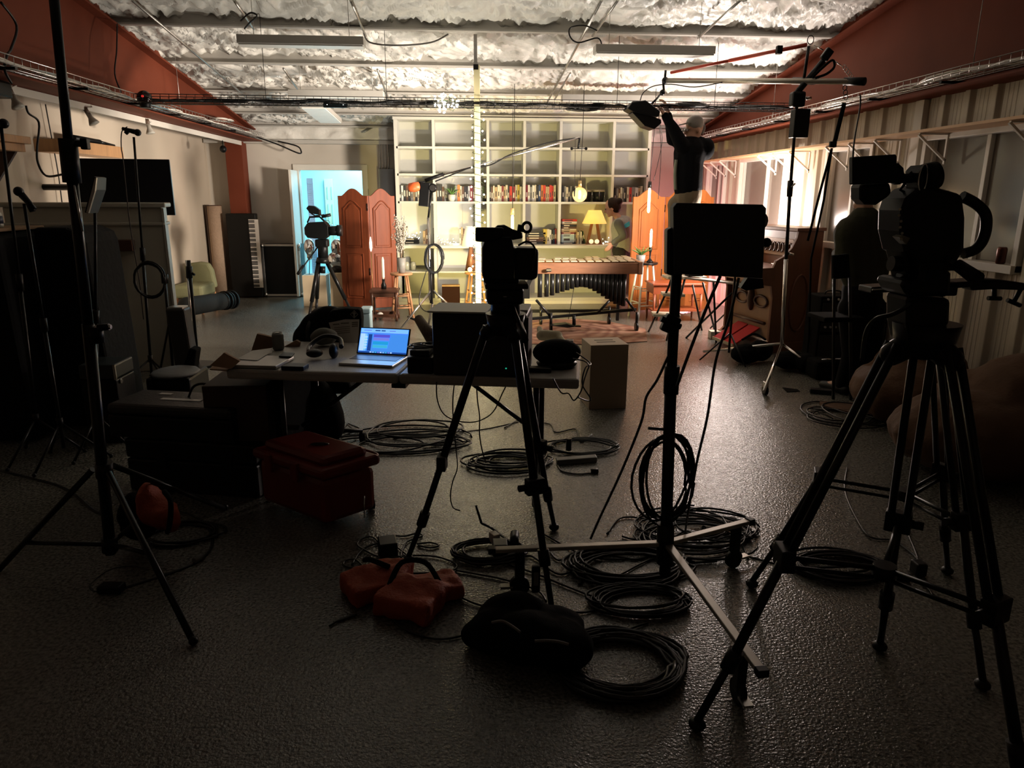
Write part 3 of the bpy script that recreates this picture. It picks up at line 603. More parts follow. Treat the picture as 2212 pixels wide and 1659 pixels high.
for k, (u0, u1, r) in enumerate(((0, 1, .011), (.02, .98, .009), (0, .6, .008), (.3, 1, .012), (.05, .95, .007), (.5, 1, .010), (.55, .97, .008), (.1, .55, .006), (.6, .9, .012))):
    pts = [tr(u0+(u1-u0)*i/24, rnd.uniform(-.08, .08), -.02+r+rnd.uniform(0, .022)) for i in range(25)]
    solo('tray_cable', 'black cable lying along the cross-room cable tray', 'cable', MB().tube(spl(pts, 3), r, 5), CABLE, group='black cables lying in the cross tray')
def loops(c, rx, ry, k, r, jit, seed, z0=.008, tilt=None, tail=None, steps=22, nrm=(0, 0, 1), up=None):
    """a coil of cable: k turns round c in the plane of normal nrm"""
    rnd = random.Random(seed); c = Vector(c); nv = Vector(nrm).normalized(); a1 = Vector(up).normalized() if up else Vector((1, 0, 0)); a2 = nv.cross(a1).normalized(); a1 = a2.cross(nv); pts = []
    for j in range(k):
        jx, jy, sx, sy, ph = rnd.gauss(0, jit), rnd.gauss(0, jit), 1+rnd.gauss(0, jit*2.2), 1+rnd.gauss(0, jit*2.2), rnd.uniform(-.2, .2)
        for i in range(steps):
            a = 2*math.pi*i/steps+ph; pts.append(c+a1*(rx*sx*math.cos(a)*(1+.06*math.sin(2*a+j))+jx)+a2*(ry*sy*math.sin(a)+jy)+nv*(z0+(j/k)*r*2.6+rnd.uniform(0, r*.6)))
    if tail: pts = pts+[Vector(q) for q in tail]
    return MB().tube(pts, r, 5)
c = P(1493, 230, 8.2); solo('coiled_tray_cable', 'coil of black cable resting on the cross tray above the man with raised arms', 'cable', loops(c, .17, .10, 7, .007, .012, 3, nrm=(0, -.25, 1)), CABLE)
c = P(1260, 236, 8.05); solo('tangled_tray_cable', 'knot of thin black cable on the cross tray right of the lit pole', 'cable', loops(c, .16, .05, 9, .005, .03, 4, nrm=(0, -.5, 1)), CABLE)
c = P(725, 228, 7.85); t = T('power_strip', 'black power strip with small lights lying on the cross tray', 'power strip', c); t.part('housing', MB().box(c, (.24, .05, .04)), BLK, bevel=.005)
for dx in (-.08, .08): t.part('indicator', MB().sph(c+Vector((dx, -.027, .004)), .005, 6, 5), mat('white_led', (1, 1, 1), .3, emit=(1, 1, .95), es=3))
# side cable trays (bright galvanised)
for X, lab, grp, ys in ((XL+.27, 'silver wire cable tray running along the foot of the left red rafter', 0, 1), (XR-.27, 'silver wire cable tray running along the foot of the right red rafter', 0, -1)):
    t = T('cable_tray', lab, 'cable tray', (X, 8, 2.5)); y0, y1 = 3.6, 12.1
    for dx, dz in ((-.09, 0), (-.03, -.01), (.03, -.01), (.09, 0), (-.09, .06), (.09, .06)): t.part('rail', MB().cyl((X+dx, y0, 2.475+dz), (X+dx, y1, 2.475+dz), .0045, n=5), CHROME)
    k = 0; y = y0
    while y < y1: t.part('rung', MB().tube([(X-.09, y, 2.535), (X-.09, y, 2.475), (X+.09, y, 2.475), (X+.09, y, 2.535)], .003, 4), CHROME); y += .10
    for y in (4.6, 5.6, 6.6, 7.6, 8.6, 9.6, 10.6): t.part('clip', MB().bx(X-.10, X+.10, y-.015, y+.015, 2.445, 2.465), BLKM)
    for y in (5.4, 8.9): t.part('hanger', MB().cyl((X, y, 2.48), (X, y, zc(y)), .003, n=5), STEEL)
    rnd = random.Random(X)
    for q in range(5):
        pts = [(X+rnd.uniform(-.07, .07), y0+.2+(y1-y0-.4)*i/20, 2.49+rnd.uniform(0, .03)) for i in range(21)]
        solo('tray_cable', 'grey cable bundled along the %s side tray' % ('left' if ys > 0 else 'right'), 'cable', MB().tube(spl(pts, 3), .007, 5), STEEL if q % 2 else WHT, group='cables in the %s side tray' % ('left' if ys > 0 else 'right'))
m_ = MB(); c = PX(475, 275, XL+.3); solo('coiled_tray_cable', 'pale wire coil resting on the left side tray near the back corner', 'cable', loops((XL+.27, 10.4, 2.56), .10, .24, 8, .004, .02, 9), WHT)
# dome camera on the left tray
c = PX(312, 212, -3.05); t = T('dome_camera', 'small black dome camera with a red gleam above the left end of the cross tray', 'camera', c); t.part('dome', MB().sph(c, .07, 16, 10), mat('dome_black', (.01, .005, .005), .08)); t.part('mount', MB().cyl(c-Vector((0, 0, .09)), c-Vector((0, 0, .02)), .05), BLK); t.part('red_led', MB().sph(c+Vector((.01, -.065, .01)), .012, 8, 6), mat('red_led', (.8, .02, .02), .3, emit=(1, .05, .04), es=.7))
# fluorescent battens, unlit
def batten(lab, x0, x1, y, Y, ln=None, rz=0):
    a, b = P(x0, y, Y), P(x1, y, Y); z = a.z; t = T('ceiling_light', lab, 'ceiling light', ((a.x+b.x)/2, Y, z)); dx = b.x-a.x; dp = ln or .16
    if rz == 0:
        t.part('housing', MB().pbox((a.x, Y, z), (dx, 0, 0), (0, dp, 0), (0, 0, .07)), PURL, bevel=.004)
        t.part('diffuser', MB().pbox((a.x+.01, Y+.01, z-.012), (dx-.02, 0, 0), (0, dp-.02, 0), (0, 0, .012)), mat('opal_diffuser', (.85, .85, .80), .35))
        for q in (.12, .88): t.part('chain', MB().cyl((a.x+dx*q, Y+dp/2, z+.07), (a.x+dx*q, Y+dp/2, zc(Y)-.02), .003, n=5), STEEL)
    return t
batten('white fluorescent batten hanging nearest at the left under the first purlin', 511, 785, 92, 7.0)
batten('white fluorescent batten hanging nearest at the right, its cable looped beside it', 1287, 1546, 112, 7.2)
batten('white fluorescent batten farther back at the left, above the cross tray', 622, 828, 207, 9.0)
batten('long white fluorescent batten close above the bookcase at the right', 1215, 1415, 216, 9.6)
a = P(650, 240, 9.6); b = P(703, 268, 10.9); t = T('ceiling_light', 'pale fluorescent panel running front to back above the doorway', 'ceiling light', (a.x+.1, 10.3, a.z))
zz = P(668, 240, 9.9).z; t.part('housing', MB().pbox((a.x+.02, 9.5, zz), (.30, 0, 0), (0, 1.2, -.06), (0, 0, .05)), PURL); t.part('diffuser', MB().pbox((a.x+.03, 9.51, zz-.012), (.28, 0, 0), (0, 1.18, -.06), (0, 0, .012)), mat('opal_diffuser', (.85, .85, .80), .35))
for q in (9.6, 10.5): t.part('chain', MB().cyl((a.x+.17, q, zz), (a.x+.17, q, zc(q)), .003, n=5), STEEL)
# conduits under the ceiling (run front to back across the purlins)
def onceil(x, y, off=.17):
    d = ray(x, y); return CAM+d*((4.31-off-CH)/(d.z+.125*d.y))
for k, (p0, p1, lab) in enumerate((((285, 0), (530, 208), 'long shiny conduit running diagonally under the foam at the left'), ((505, 0), (548, 62), 'short conduit at the top beside the left batten'), ((757, 0), (790, 78), 'paired conduit dropping to the right end of the nearest left batten'),
        ((612, 148), (655, 210), 'conduit behind the first left batten'), ((815, 150), (845, 230), 'conduit left of the lit pole between the purlins'), ((1300, 0), (1180, 225), 'long thin conduit running down toward the right of the lit pole'), ((1335, 0), (1280, 78), 'conduit meeting the left end of the nearest right batten'), ((1600, 0), (1508, 82), 'conduit meeting the right end of the nearest right batten'),
        ((1232, 158), (1198, 215), 'short conduit above the bookcase at the right'))):
    a, b = onceil(*p0), onceil(*p1); solo('ceiling_conduit', lab, 'conduit', MB().cyl(a, b, .012, n=8), STEEL)
pts = [onceil(785, 70), onceil(800, 92, .25), onceil(860, 98, .3), onceil(930, 92, .25), onceil(968, 74, .15)]; solo('drooping_cable', 'grey cable drooping between two purlins right of the nearest left batten', 'cable', MB().tube(spl(pts, 6), .008, 6), mat('grey_cable', (.12, .11, .1), .5))
pts = [P(1300, 96, 7.25), P(1290, 82, 7.2), P(1250, 92, 7.2), P(1232, 80, 7.2), P(1232, 60, 7.2), P(1262, 55, 7.2), P(1290, 66, 7.2)]; solo('looped_cable', 'black cable loop at the left end of the nearest right batten', 'cable', MB().tube(spl(pts, 6), .007, 6), CABLE)
pts = [P(520, 45, 6.6), P(540, 28, 6.5), P(555, 34, 6.5), P(540, 48, 6.6), P(528, 62, 6.7)]; solo('looped_cable', 'small black cable loop above the nearest left batten', 'cable', MB().tube(spl(pts, 6), .007, 6), CABLE)
# lit pole wrapped in string lights
py = 7.95; px0 = P(1031, 300, py).x; t = T('strut_pole', 'square yellow-lit steel pole standing from floor to purlin in the middle', 'pole', (px0, py, 0))
t.part('tube', MB().box((px0, py, 1.45), (.062, .062, 2.9)), mat('strut_paint', (.72, .66, .40), .5, .0), bevel=.004)
t.part('upper_tube', MB().box((px0-.012, py, 2.98), (.035, .035, .42)), STEEL); t.part('foot_plate', MB().box((px0, py, .005), (.16, .16, .01)), STEEL); t.part('clamp', MB().box((px0-.01, py-.005, 2.88), (.05, .07, .05)), BLKM)
t = T('string_lights', 'green-wired string lights wound round the pole and bunched on the cross tray', 'string lights', (px0, py-.04, 0)); pts = []; bl = []
rnd = random.Random(21); N_ = 34
for i in range(N_*6):
    a = 2*math.pi*i/6*.32*3.1; z = 2.50-2.32*i/(N_*6); pts.append(Vector((px0+.055*math.cos(a), py+.055*math.sin(a), z)))
t.part('wire', MB().tube(spl(pts, 2), .0028, 4), GW)
SB = mat('string_bulb', (1, 1, .95), .3, emit=(1, .90, .66), es=55)
SB2 = mat('pole_bulb', (1, 1, .95), .3, emit=(1, .86, .50), es=60)
for i in range(45):
    sx = -1 if i % 2 else 1; z = 2.46-2.3*i/45+rnd.uniform(-.02, .02); q = Vector((px0+sx*(.050+rnd.uniform(0, .03)), py-.045-rnd.uniform(0, .05), z)); t.part('bulb', MB().sph(q, .0085, 6, 5), SB2)
for i in range(54):
    a_ = rnd.uniform(0, 6.28); r2 = rnd.uniform(0, 1)**.5; q = P(961+32*r2*math.cos(a_), 223+21*r2*math.sin(a_), py+rnd.uniform(-.16, -.05)); t.part('bulb', MB().sph(q, .0085, 6, 5), SB)
pts = [P(962+rnd.gauss(0, 17), 226+rnd.gauss(0, 8), py+rnd.uniform(-.06, .06)) for _ in range(24)]+[P(1000, 232, py), P(1026, 236, py-.05)]; t.part('bunched_wire', MB().tube(spl(pts, 3), .0028, 4), GW)
for i in range(9): q = P(985+i*5.2, 234+rnd.uniform(-6, 8), py-.05); 
# spot lamps on the left wall
def spotlamp(lab, x, y, ya, aim):
    c = PX(x, y, XL+.02); t = T('spot_lamp', lab, 'spot lamp', c); top = PX(x, ya, XL-.02); m = mat('unlit_spot_glass', (.5, .48, .42), .3)
    t.part('arm', MB().tube(spl([top, top+Vector((.03, 0, -.04)), c+Vector((0, 0, .05))], 4), .006), WHT); d = Vector(aim).normalized()
    t.part('socket', MB().cyl(c, c-d*.05, .02, n=12), mat('spot_brown', (.15, .10, .07), .5)); t.part('lamp', MB().lathe([(.02, 0), (.022, .04), (.045, .09), (.047, .10), (.02, .105)], c, 16, axis=d), m); t.part('canopy', MB().cyl(top, top+Vector((0, 0, .03)), .03), WHT)
spotlamp('white spot lamp high on the left wall at the far left edge', 26, 205, 170, (.4, -.1, -1)); spotlamp('white spot lamp on the left wall right of the tall black pole', 190, 245, 222, (.5, 0, -1)); spotlamp('white globe spot lamp on the left wall above the microphone', 320, 268, 256, (.2, -.1, -1))
c = PX(482, 322, XL); solo('black_wall_spot', 'small black round lamp hanging at the far end of the left wall', 'spot lamp', MB().sph(c, .05).cyl(c, c+Vector((0, 0, .12)), .008), BLK)
# black air duct box at the far left
a = PX(50, 205, XL+.02); m_ = MB(); m_.bx(XL-.15, XL+.1, 5.2, 6.0, 2.30, 2.42); solo('wall_speaker_bar', 'flat black speaker bar fixed high on the left wall beside the spot lamp', 'speaker', m_, BLK, bevel=.02)
# loose cables on walls
def cab(lab, pts, r=.006, m=CABLE, k=5, name='loose_cable', group=None): return solo(name, lab, 'cable', MB().tube(spl(pts, k), r, 6), m, group=group)
cab('black cable hanging down the left wall across to the tall black pole', [PX(56, 228, -3.2), PX(62, 245, -3.2), PX(84, 265, -3.2), PX(80, 320, -3.15), PX(82, 352, -3.1), PX(100, 380, -3.0), PX(138, 376, -2.8)], .008)
cab('thin dark cable hanging from the rafter over the left tray', [PX(253, 52, -3.2), PX(252, 110, -3.15), PX(248, 160, -3.15), PX(262, 200, -3.1)], .007)
cab('wavy black cable at the top left corner over the rafter', [PX(2, 5, -3.2), PX(36, 55, -3.2), PX(24, 105, -3.2), PX(16, 118, -3.18), PX(10, 150, -3.15), PX(25, 180, -3.15)], .009)
cab('long pale cable hanging behind the tall pole on the left wall', [PX(98, 225, XW+.05), PX(112, 300, XW+.05), PX(125, 370, XW+.05), PX(134, 438, XW+.05)], .006)
cab('bundle of black cable drooping from the back corner of the left tray', [P(555, 296, 12.0), P(600, 312, 12.0), P(645, 331, 12.0), P(650, 325, 12.05), P(640, 315, 12.1), P(600, 305, 12.1)], .012)
for k, (x0, y0, x1, y1) in enumerate(((1260, 262, 1253, 392), (1412, 250, 1404, 392), (1426, 306, 1425, 440), (1107, 240, 1107, 450))): pass
cab('thin black cord hanging in front of the bookcase above the tube pendant', [P(1108, 236, 8.3), P(1107, 330, 8.9), P(1107, 448, 9.58)], .003)
cab('thin black cord hanging past the right end of the bookcase', [P(1424, 238, 8.25), P(1424, 258, 9.0), P(1430, 308, 9.25), P(1412, 390, 9.25)], .004)
cab('second thin cord hanging in front of the pink wall corner', [P(1421, 238, 8.25), P(1423, 255, 9.1), P(1428, 330, 9.3), P(1422, 430, 9.3)], .004)
# ================================================================== left side of the room
# carpet roll, stage keyboard on end, flight case
ax = Vector((-3.2, 12.0, 0)); a = P(481, 640, 12.0); r_ = .11
t = T('carpet_roll', 'tall beige carpet roll standing against the left wall', 'carpet roll', (a.x, 12.0, 0)); zt = P(480, 444, 12.0).z
t.part('roll', MB().cyl((a.x, 12.0, 0), (a.x, 12.0, zt), r_, n=24), mat('carpet_beige', (.42, .29, .20), .9, var=.15, scale=30, bump=.4)); t.part('dark_edge', MB().tube([(a.x+r_*math.cos(q*.4), 12.0+r_*math.sin(q*.4), zt) for q in range(16)], .006, closed=True), DARKW)
t.part('outer_flap', MB().pbox((a.x-r_-.012, 11.95, 0), (.03, 0, 0), (0, .1, 0), (0, 0, zt+.01)), mat('carpet_back', (.08, .05, .035), .9))
a, b = P(507, 640, 11.95), P(566, 640, 11.85); zt = P(535, 461, 11.9).z; t = T('stage_keyboard', 'black stage piano standing upright on its end beside the flight case', 'keyboard', ((a.x+b.x)/2, 11.9, 0))
t.part('body', MB().bx(a.x, b.x, 11.86, 11.98, .02, zt), mat('keyboard_black', (.008, .007, .006), .45, spec=.2), bevel=.015)
x0 = P(543, 550, 11.86).x; x1 = P(565, 550, 11.86).x-.01; m_ = MB(); z = .17; k = 52; dz = (zt-.26)/k
t.part('white_keys', MB().bx(x0, x1, 11.852, 11.862, .17, zt-.09), mat('key_white', (.66, .60, .54), .35))
m_ = MB()
for i in range(k):
    if i % 7 not in (2, 6): t.part('black_key', MB().bx(x0, x0+.62*(x1-x0), 11.842, 11.852, .17+dz*(i+.68), .17+dz*(i+1.32)), BLK)
a, b = P(572, 634, 12.0), P(655, 634, 12.0); zt = P(600, 528, 12.0).z; t = T('flight_case', 'black flight case with silver edges standing against the back wall', 'flight case', ((a.x+b.x)/2, 12.0, 0))
t.part('body', MB().bx(a.x+.01, b.x, 12.0, 12.3, .02, zt), mat('case_laminate', (.008, .008, .008), .5, spec=.2)); 
for q in (((a.x, 0), (a.x, 1)), ): pass
for nm, bb in (('edge', (a.x, a.x+.035, 11.99, 12.03, .02, zt)), ('edge', (b.x-.035, b.x, 11.99, 12.03, .02, zt)), ('edge', (a.x, b.x, 11.99, 12.03, zt-.03, zt+.005)), ('edge', (a.x, b.x, 11.99, 12.03, .01, .045))): t.part(nm, MB().bx(*bb), SILVER, bevel=.004)
for xx in (a.x+.02, b.x-.02):
    for zz in (.04, zt-.02): t.part('ball_corner', MB().sph((xx, 12.0, zz), .035, 10, 8), CHROME)
t.part('latch', MB().bx(b.x-.06, b.x-.005, 11.975, 12.0, zt-.32, zt-.1), CHROME, bevel=.003)
# upholstered chair and dark rolled gear in front of it
c = P(422, 660, 10.6); t = T('tub_chair', 'pale green upholstered chair against the left wall behind the folded stands', 'chair', (P(425, 600, 10.6).x, 10.6, 0))
UP_ = mat('green_velour', (.25, .25, .13), .7, var=.3, bump=.2, scale=4); q0 = P(388, 660, 10.6).x+.06; q1 = P(462, 660, 10.6).x; zt = P(430, 568, 10.6).z
t.part('backrest', MB().prism([(max(q0, -4.05), 10.75, .3), (q1, 10.75, .3), (q1-.03, 10.75, zt-.12), (q1-.08, 10.75, zt-.02), (q1-.2, 10.75, zt), (max(q0, -4.05), 10.75, zt-.03)], (0, .13, 0)), UP_, bevel=.03)
t.part('seat', MB().bx(q0, q1, 10.2, 10.76, .22, .40), UP_, bevel=.04)
for xx in (q0+.05, q1-.04):
    for yy in (10.25, 10.8): t.part('leg', MB().cyl((xx, yy, 0), (xx, yy, .24), .018, .022), NAT)
a, b = P(405, 660, 9.6), P(488, 636, 10.4); t = T('rolled_backdrop', 'dark grey rolled drum hardware bag lying behind the folded stands', 'bag', (-3, 10, 0)); a.z = .2; b.z = .17
t.part('body', MB().cap(a, b.lerp(a, .12), .13, .12), mat('grey_canvas', (.015, .017, .017), .8, spec=.2), remesh=.02); d = (b-a).normalized()
for k in range(4): t.part('ring', MB().cyl(b-d*(.12-.07*k), b-d*(.09-.07*k), .125+.01*(k % 2), n=20), BLK)
# white leaning glass-fronted panel and tall white upright piano
a = P(353, 720, 8.25); b = P(393, 720, 8.45); zt = P(372, 470, 8.3).z
t = T('leaning_whiteboard', 'glossy white board leaning on end at the back of the white upright', 'board', (-3.1, 8.3, 0)); t.part('board', MB().pbox((max(a.x, -3.40), 8.2, 0), (b.x-max(a.x, -3.40), .15, 0), (-.02, .04, 0), (.0, .0, zt)), mat('gloss_white', (.6, .57, .50), .12)); t.part('rim', MB().pbox((b.x-.012, 8.345, 0), (.022, .003, 0), (-.02, .05, 0), (0, 0, zt+.01)), WHT)
A, Bp = Vector((-3.95, 6.64, 0)), Vector((-2.72, 6.88, 0)); d = (Bp-A); dn = d.normalized(); nb = Vector((-dn.y, dn.x, 0)); zt = P(385, 438, 6.88).z
OW = mat('upright_white', (.44, .42, .36), .45, var=.05); t = T('white_upright', 'tall white upright cabinet along the left wall with the television behind it', 'upright piano', A.lerp(Bp, .5))
t.part('case', MB().pbox(A, d, nb*.24, (0, 0, zt-.04)), OW, bevel=.008); t.part('top_board', MB().pbox(A-dn*.05-nb*.03+Vector((0, 0, zt-.04)), d+dn*.09, nb*.28, (0, 0, .04)), OW, bevel=.01)
t.part('moulding', MB().pbox(A-dn*.01-nb*.02+Vector((0, 0, zt-.20)), d+dn*.03, nb*.26, (0, 0, .03)), OW, bevel=.01); t.part('music_ledge', MB().pbox(A+dn*.55-nb*.10+Vector((0, 0, zt-.42)), dn*.45, nb*.10, (0, 0, .10)), DARKW, bevel=.008)
t.part('end_moulding', MB().pbox(Bp-nb*.015, dn*.02, nb*.05, (0, 0, zt-.05)), OW)
# objects standing on the covered boxes
def prop_on(label, x, yb, Y): return P(x, yb, Y)
ga = Vector((-3.42, 4.6, 0)); zt = P(60, 497, 5.1).z
t = T('covered_cabinet', 'large box under a black cloth cover at the far left', 'covered cabinet', (-3.1, 5.0, 0))
COV = mat('black_cover', (.006, .006, .006), .85, bump=.3, bscale=25, spec=.15)
t.part('cover', MB().prism([(XL+.02, 4.75, .02), (XL+.02, 4.75, zt), (-2.95, 4.75, zt+.01), (-2.90, 4.75, zt-.04), (-2.86, 4.75, .02)], (0, .62, 0)), COV, bevel=.03); t.part('shelf_cloth', MB().box((-3.15, 5.06, zt+.012), (.5, .5, .02)), KRAFT, bevel=.005)
x0, x1 = P(180, 700, 5.5).x, P(290, 700, 5.5).x; zt2 = P(235, 492, 5.05).z
t = T('covered_cabinet', 'second black-covered box with rounded top between the poles at the left', 'covered cabinet', ((x0+x1)/2, 5.3, 0))
t.part('cover', MB().prism([(-2.84, 5.05, .02), (-2.84, 5.05, zt2), (x1-.16, 5.05, zt2), (x1-.07, 5.05, zt2-.04), (x1-.05, 5.05, zt2-.10), (x1+.0, 5.05, .02)], (0, .5, 0)), COV, bevel=.025)
c = Vector((P(115, 495, 4.98).x, 4.98, zt+.022)); c.x = -3.02; t = T('plastic_bottle', 'clear spray bottle with dark cap standing on the far left covered box', 'bottle', c); hb = P(115, 446, 4.98).z-c.z
t.part('bottle', MB().lathe([(.042, 0), (.044, .01), (.044, hb*.66), (.02, hb*.86), (.018, hb*.92)], c, 18), mat('milky_plastic', (.40, .40, .34), .25)); t.part('cap', MB().cyl(c+Vector((0, 0, hb*.92)), c+Vector((0, 0, hb+.02)), .022), BLK); t.part('label', MB().cyl(c+Vector((0, 0, hb*.18)), c+Vector((0, 0, hb*.55)), .0448, n=20), mat('dark_blue_label', (.02, .03, .06), .5))
c = Vector((-3.14, 4.95, zt+.022)); solo('amber_candle', 'thin amber glass candle holder left of the clear bottle', 'candle holder', MB().lathe([(.022, 0), (.024, .13), (.02, .13)], c, 14), mat('amber_glass', (.5, .12, .02), .15))
# wooden wall ledges and bracket
a = PX(66, 296, -3.72); t = T('corner_ledge', 'wooden stepped wall ledge on a dark triangular bracket at the far left edge', 'shelf', (XW+.2, a.y, a.z-.1))
t.part('ledge', MB().bx(XW, -3.72, a.y-.75, a.y, a.z-.06, a.z), PINE, bevel=.004); t.part('lower_ledge', MB().bx(XW, -3.76, a.y-.75, a.y-.03, a.z-.125, a.z-.061), PINE, bevel=.004); t.part('bracket', MB().prism([(XW, a.y-.08, a.z-.126), (-3.82, a.y-.08, a.z-.126), (XW, a.y-.08, a.z-.50)], (0, .03, 0)), DARKW)
a = PX(265, 318, -3.82); t = T('box_ledge', 'boxy pine wall ledge above the television', 'shelf', (XW+.1, a.y-.5, a.z-.1))
t.part('ledge', MB().bx(XW, -3.82, a.y-1.25, a.y, a.z-.12, a.z), PINE, bevel=.004)
t = T('mic_on_ledge', 'black shotgun microphone lying on the pine ledge above the television', 'microphone', (-3.9, a.y-.5, a.z)); t.part('body', MB().cyl((-3.9, a.y-.9, a.z+.032), (-3.9, a.y-.35, a.z+.032), .032, .024, 14), BLK); t.part('grille', MB().cyl((-3.9, a.y-.35, a.z+.03), (-3.9, a.y-.02, a.z+.016), .018, .012), BLKM)
# television
zt = P(265, 343, 7.36).z; tv0, tv1 = Vector((P(160, 400, 7.3).x, 7.3, 0)), Vector((P(371, 400, 7.42).x, 7.42, 0)); d = tv1-tv0; zb = P(372, 465, 7.42).z
t = T('television', 'large black flat television behind the white upright on the left wall', 'television', tv0.lerp(tv1, .5)+Vector((0, 0, zb))); nb = Vector((-d.y, d.x, 0)).normalized()
t.part('screen', MB().pbox(tv0+Vector((0, 0, zb)), d, nb*.03, (0, 0, zt-zb)), mat('tv_gloss', (.006, .006, .007), .3, spec=.15), bevel=.004); t.part('rear_shell', MB().pbox(tv0+d*.1+nb*.03+Vector((0, 0, zb+.05)), d*.8, nb*.03, (0, 0, zt-zb-.1)), BLK)
t.part('wall_arm', MB().cyl(tv0.lerp(tv1, .5)+nb*.05+Vector((0, 0, (zt+zb)/2)), Vector((XW, 7.6, (zt+zb)/2)), .03), BLKM)
# microphone stands on the left
def tilt(a, b, f_): return a.lerp(b, f_)
def mic_stand(lab, base, top, foot=.32, feet=3, ang=0.3, chrome=False, mic=None, cabl=True, r=.009, baseR=None):
    base, top = Vector(base), Vector(top); t = T('microphone_stand', lab, 'microphone stand', (base.x, base.y, 0)); m = CHROME if chrome else BLKM
    h0 = .26; hub = base.lerp(top, h0/max(.3, (top-base).length)); t.part('pole', MB().cyl(base.lerp(top, .06), base.lerp(top, .55), r*1.35), m); t.part('upper_pole', MB().cyl(base.lerp(top, .55), top, r), m); t.part('clutch', MB().cyl(base.lerp(top, .53), base.lerp(top, .58), r*2.2), BLK)
    if baseR: t.part('round_base', MB().cyl((base.x, base.y, 0), (base.x, base.y, .02), baseR, n=24), BLK)
    else:
        t.part('hub', MB().cyl(hub-Vector((0, 0, .03)), hub+Vector((0, 0, .03)), .02), BLK)
        for k in range(feet):
            a = ang+k*2*math.pi/feet; e = Vector((base.x+foot*math.cos(a), base.y+foot*math.sin(a), .012)); lg = t.part('leg', MB().cyl(hub, e, .008), m); t.part('rubber_foot', MB().sph(e, .013, 8, 6), BLK, parent=lg)
    return t
def mic(lab, c, d, L_=.17):
    c = Vector(c); d = Vector(d).normalized(); t = T('microphone', lab, 'microphone', c); t.part('body', MB().cyl(c-d*L_*.6, c, .013, .02, 14), BLK); t.part('grille', MB().sph(c+d*.02, (.027, .027, .027), 12, 8), BLKM); t.part('clip', MB().cyl(c-d*.08-Vector((0, 0, .03)), c-d*.05, .016), BLK); return t
b_ = F(350, 822); b_ = Vector((-2.62, 6.2, 0)); tp = P(288, 290, 6.2)
mic_stand('black microphone stand in front of the television carrying a handheld microphone', (P(325, 800, 6.2).x, 6.2, 0), P(289, 296, 6.2), ang=-.4); mic('handheld microphone tilted right on top of the stand before the television', P(292, 285, 6.2), (1, -.1, -.25))
cab('black microphone cable looping down from the handheld microphone', [P(275, 274, 6.2), P(263, 285, 6.2), P(262, 320, 6.2), P(266, 345, 6.22), P(280, 480, 6.25), P(300, 600, 6.25), P(310, 690, 6.25)], .004)
solo('coiled_mic_cable', 'round coil of black cable hung on the microphone stand before the white upright', 'cable', loops(P(325, 606, 6.12), .12, .14, 6, .006, .006, 8, nrm=(0, -1, 0), up=(1, 0, 0)), CABLE)
mic_stand('thin black microphone stand at the far left edge of the view', (P(28, 640, 4.5).x, 4.5, 0), P(2, 270, 4.5), foot=.25); mic('microphone at the far left edge above the wooden ledge', P(0, 266, 4.5), (1, 0, -.1))
mic_stand('short black stand holding a microphone beside the clear bottle', (P(95, 700, 4.4).x, 4.4, 0), P(52, 440, 4.4), foot=.25); mic('microphone angled up left, in front of the clear bottle', P(46, 420, 4.4), (-.6, 0, .8))
t = mic_stand('black stand with a wide strap in front of the television at its left half', (P(245, 700, 5.0).x, 4.55, 0), P(205, 425, 4.55), foot=.2); 
a = P(190, 383, 4.3); t = T('tablet_holder', 'slim pale-edged tablet clamped edge-on beside the tall black pole', 'tablet', P(192, 460, 4.3)); t.part('tablet', MB().prism([P(203, 381, 4.3), P(208, 383, 4.3), P(207, 410, 4.3), P(190, 461, 4.3), P(183, 459, 4.3)], (-.02, .16, 0)), BLK); t.part('clamp_arm', MB().cyl(P(196, 420, 4.4), P(206, 428, 4.56), .012), BLK); t.part('edge', MB().prism([P(205, 384, 4.28), P(208, 384, 4.28), P(205, 412, 4.28), P(191, 460, 4.28), P(186, 459, 4.28)], (0, .015, 0)), SILVER)
# folded stands, dark gear between left group and table
def black_leg(t, p0, p1, r=.012, m=BLKM): t.part('leg', MB().cyl(p0, p1, r), m)
t = T('folded_light_stand', 'slim black light stand with flat base between the chair and the dark gear', 'light stand', F(428, 790)); c = F(428, 790)
t.part('pole', MB().cyl(c, P(408, 562, c.y), .015), BLKM); t.part('second_tube', MB().cyl(P(402, 562, c.y), P(420, 770, c.y-.05), .01), CHROME); t.part('collar', MB().cyl(P(408, 575, c.y), P(409, 600, c.y), .03), BLK); t.part('base', MB().cyl(c, c+Vector((0, 0, .02)), .16, n=24), BLK); t.part('knob', MB().cyl(P(414, 590, c.y), P(421, 594, c.y), .012), BLK)
t = T('folded_light_stand', 'black tripod stand with spread legs next to the white upright end', 'light stand', F(385, 800)); c = F(372, 806)
t.part('pole', MB().cyl(P(374, 800, c.y), P(355, 594, c.y), .013), BLKM); t.part('collar', MB().cyl(P(355, 592, c.y), P(357, 612, c.y), .03), BLK)
for q in ((398, 808), (345, 806), (388, 796)): black_leg(t, P(365, 700, c.y), F(*q), .010)
t = T('instrument_case', 'long black instrument case leaning diagonally among the stands', 'case', F(400, 810)); a0 = F(402, 812); d = P(378, 672, a0.y)-a0
t.part('body', MB().pbox(a0+Vector((-.09, 0, .02)), (.17, 0, 0), (0, .16, 0), d), mat('case_grain', (.02, .019, .018), .5), bevel=.02); t.part('end_cap', MB().pbox(a0+d*.97+Vector((-.075, .01, .02)), (.14, 0, 0), (0, .14, 0), d*.05), SILVER, bevel=.005)
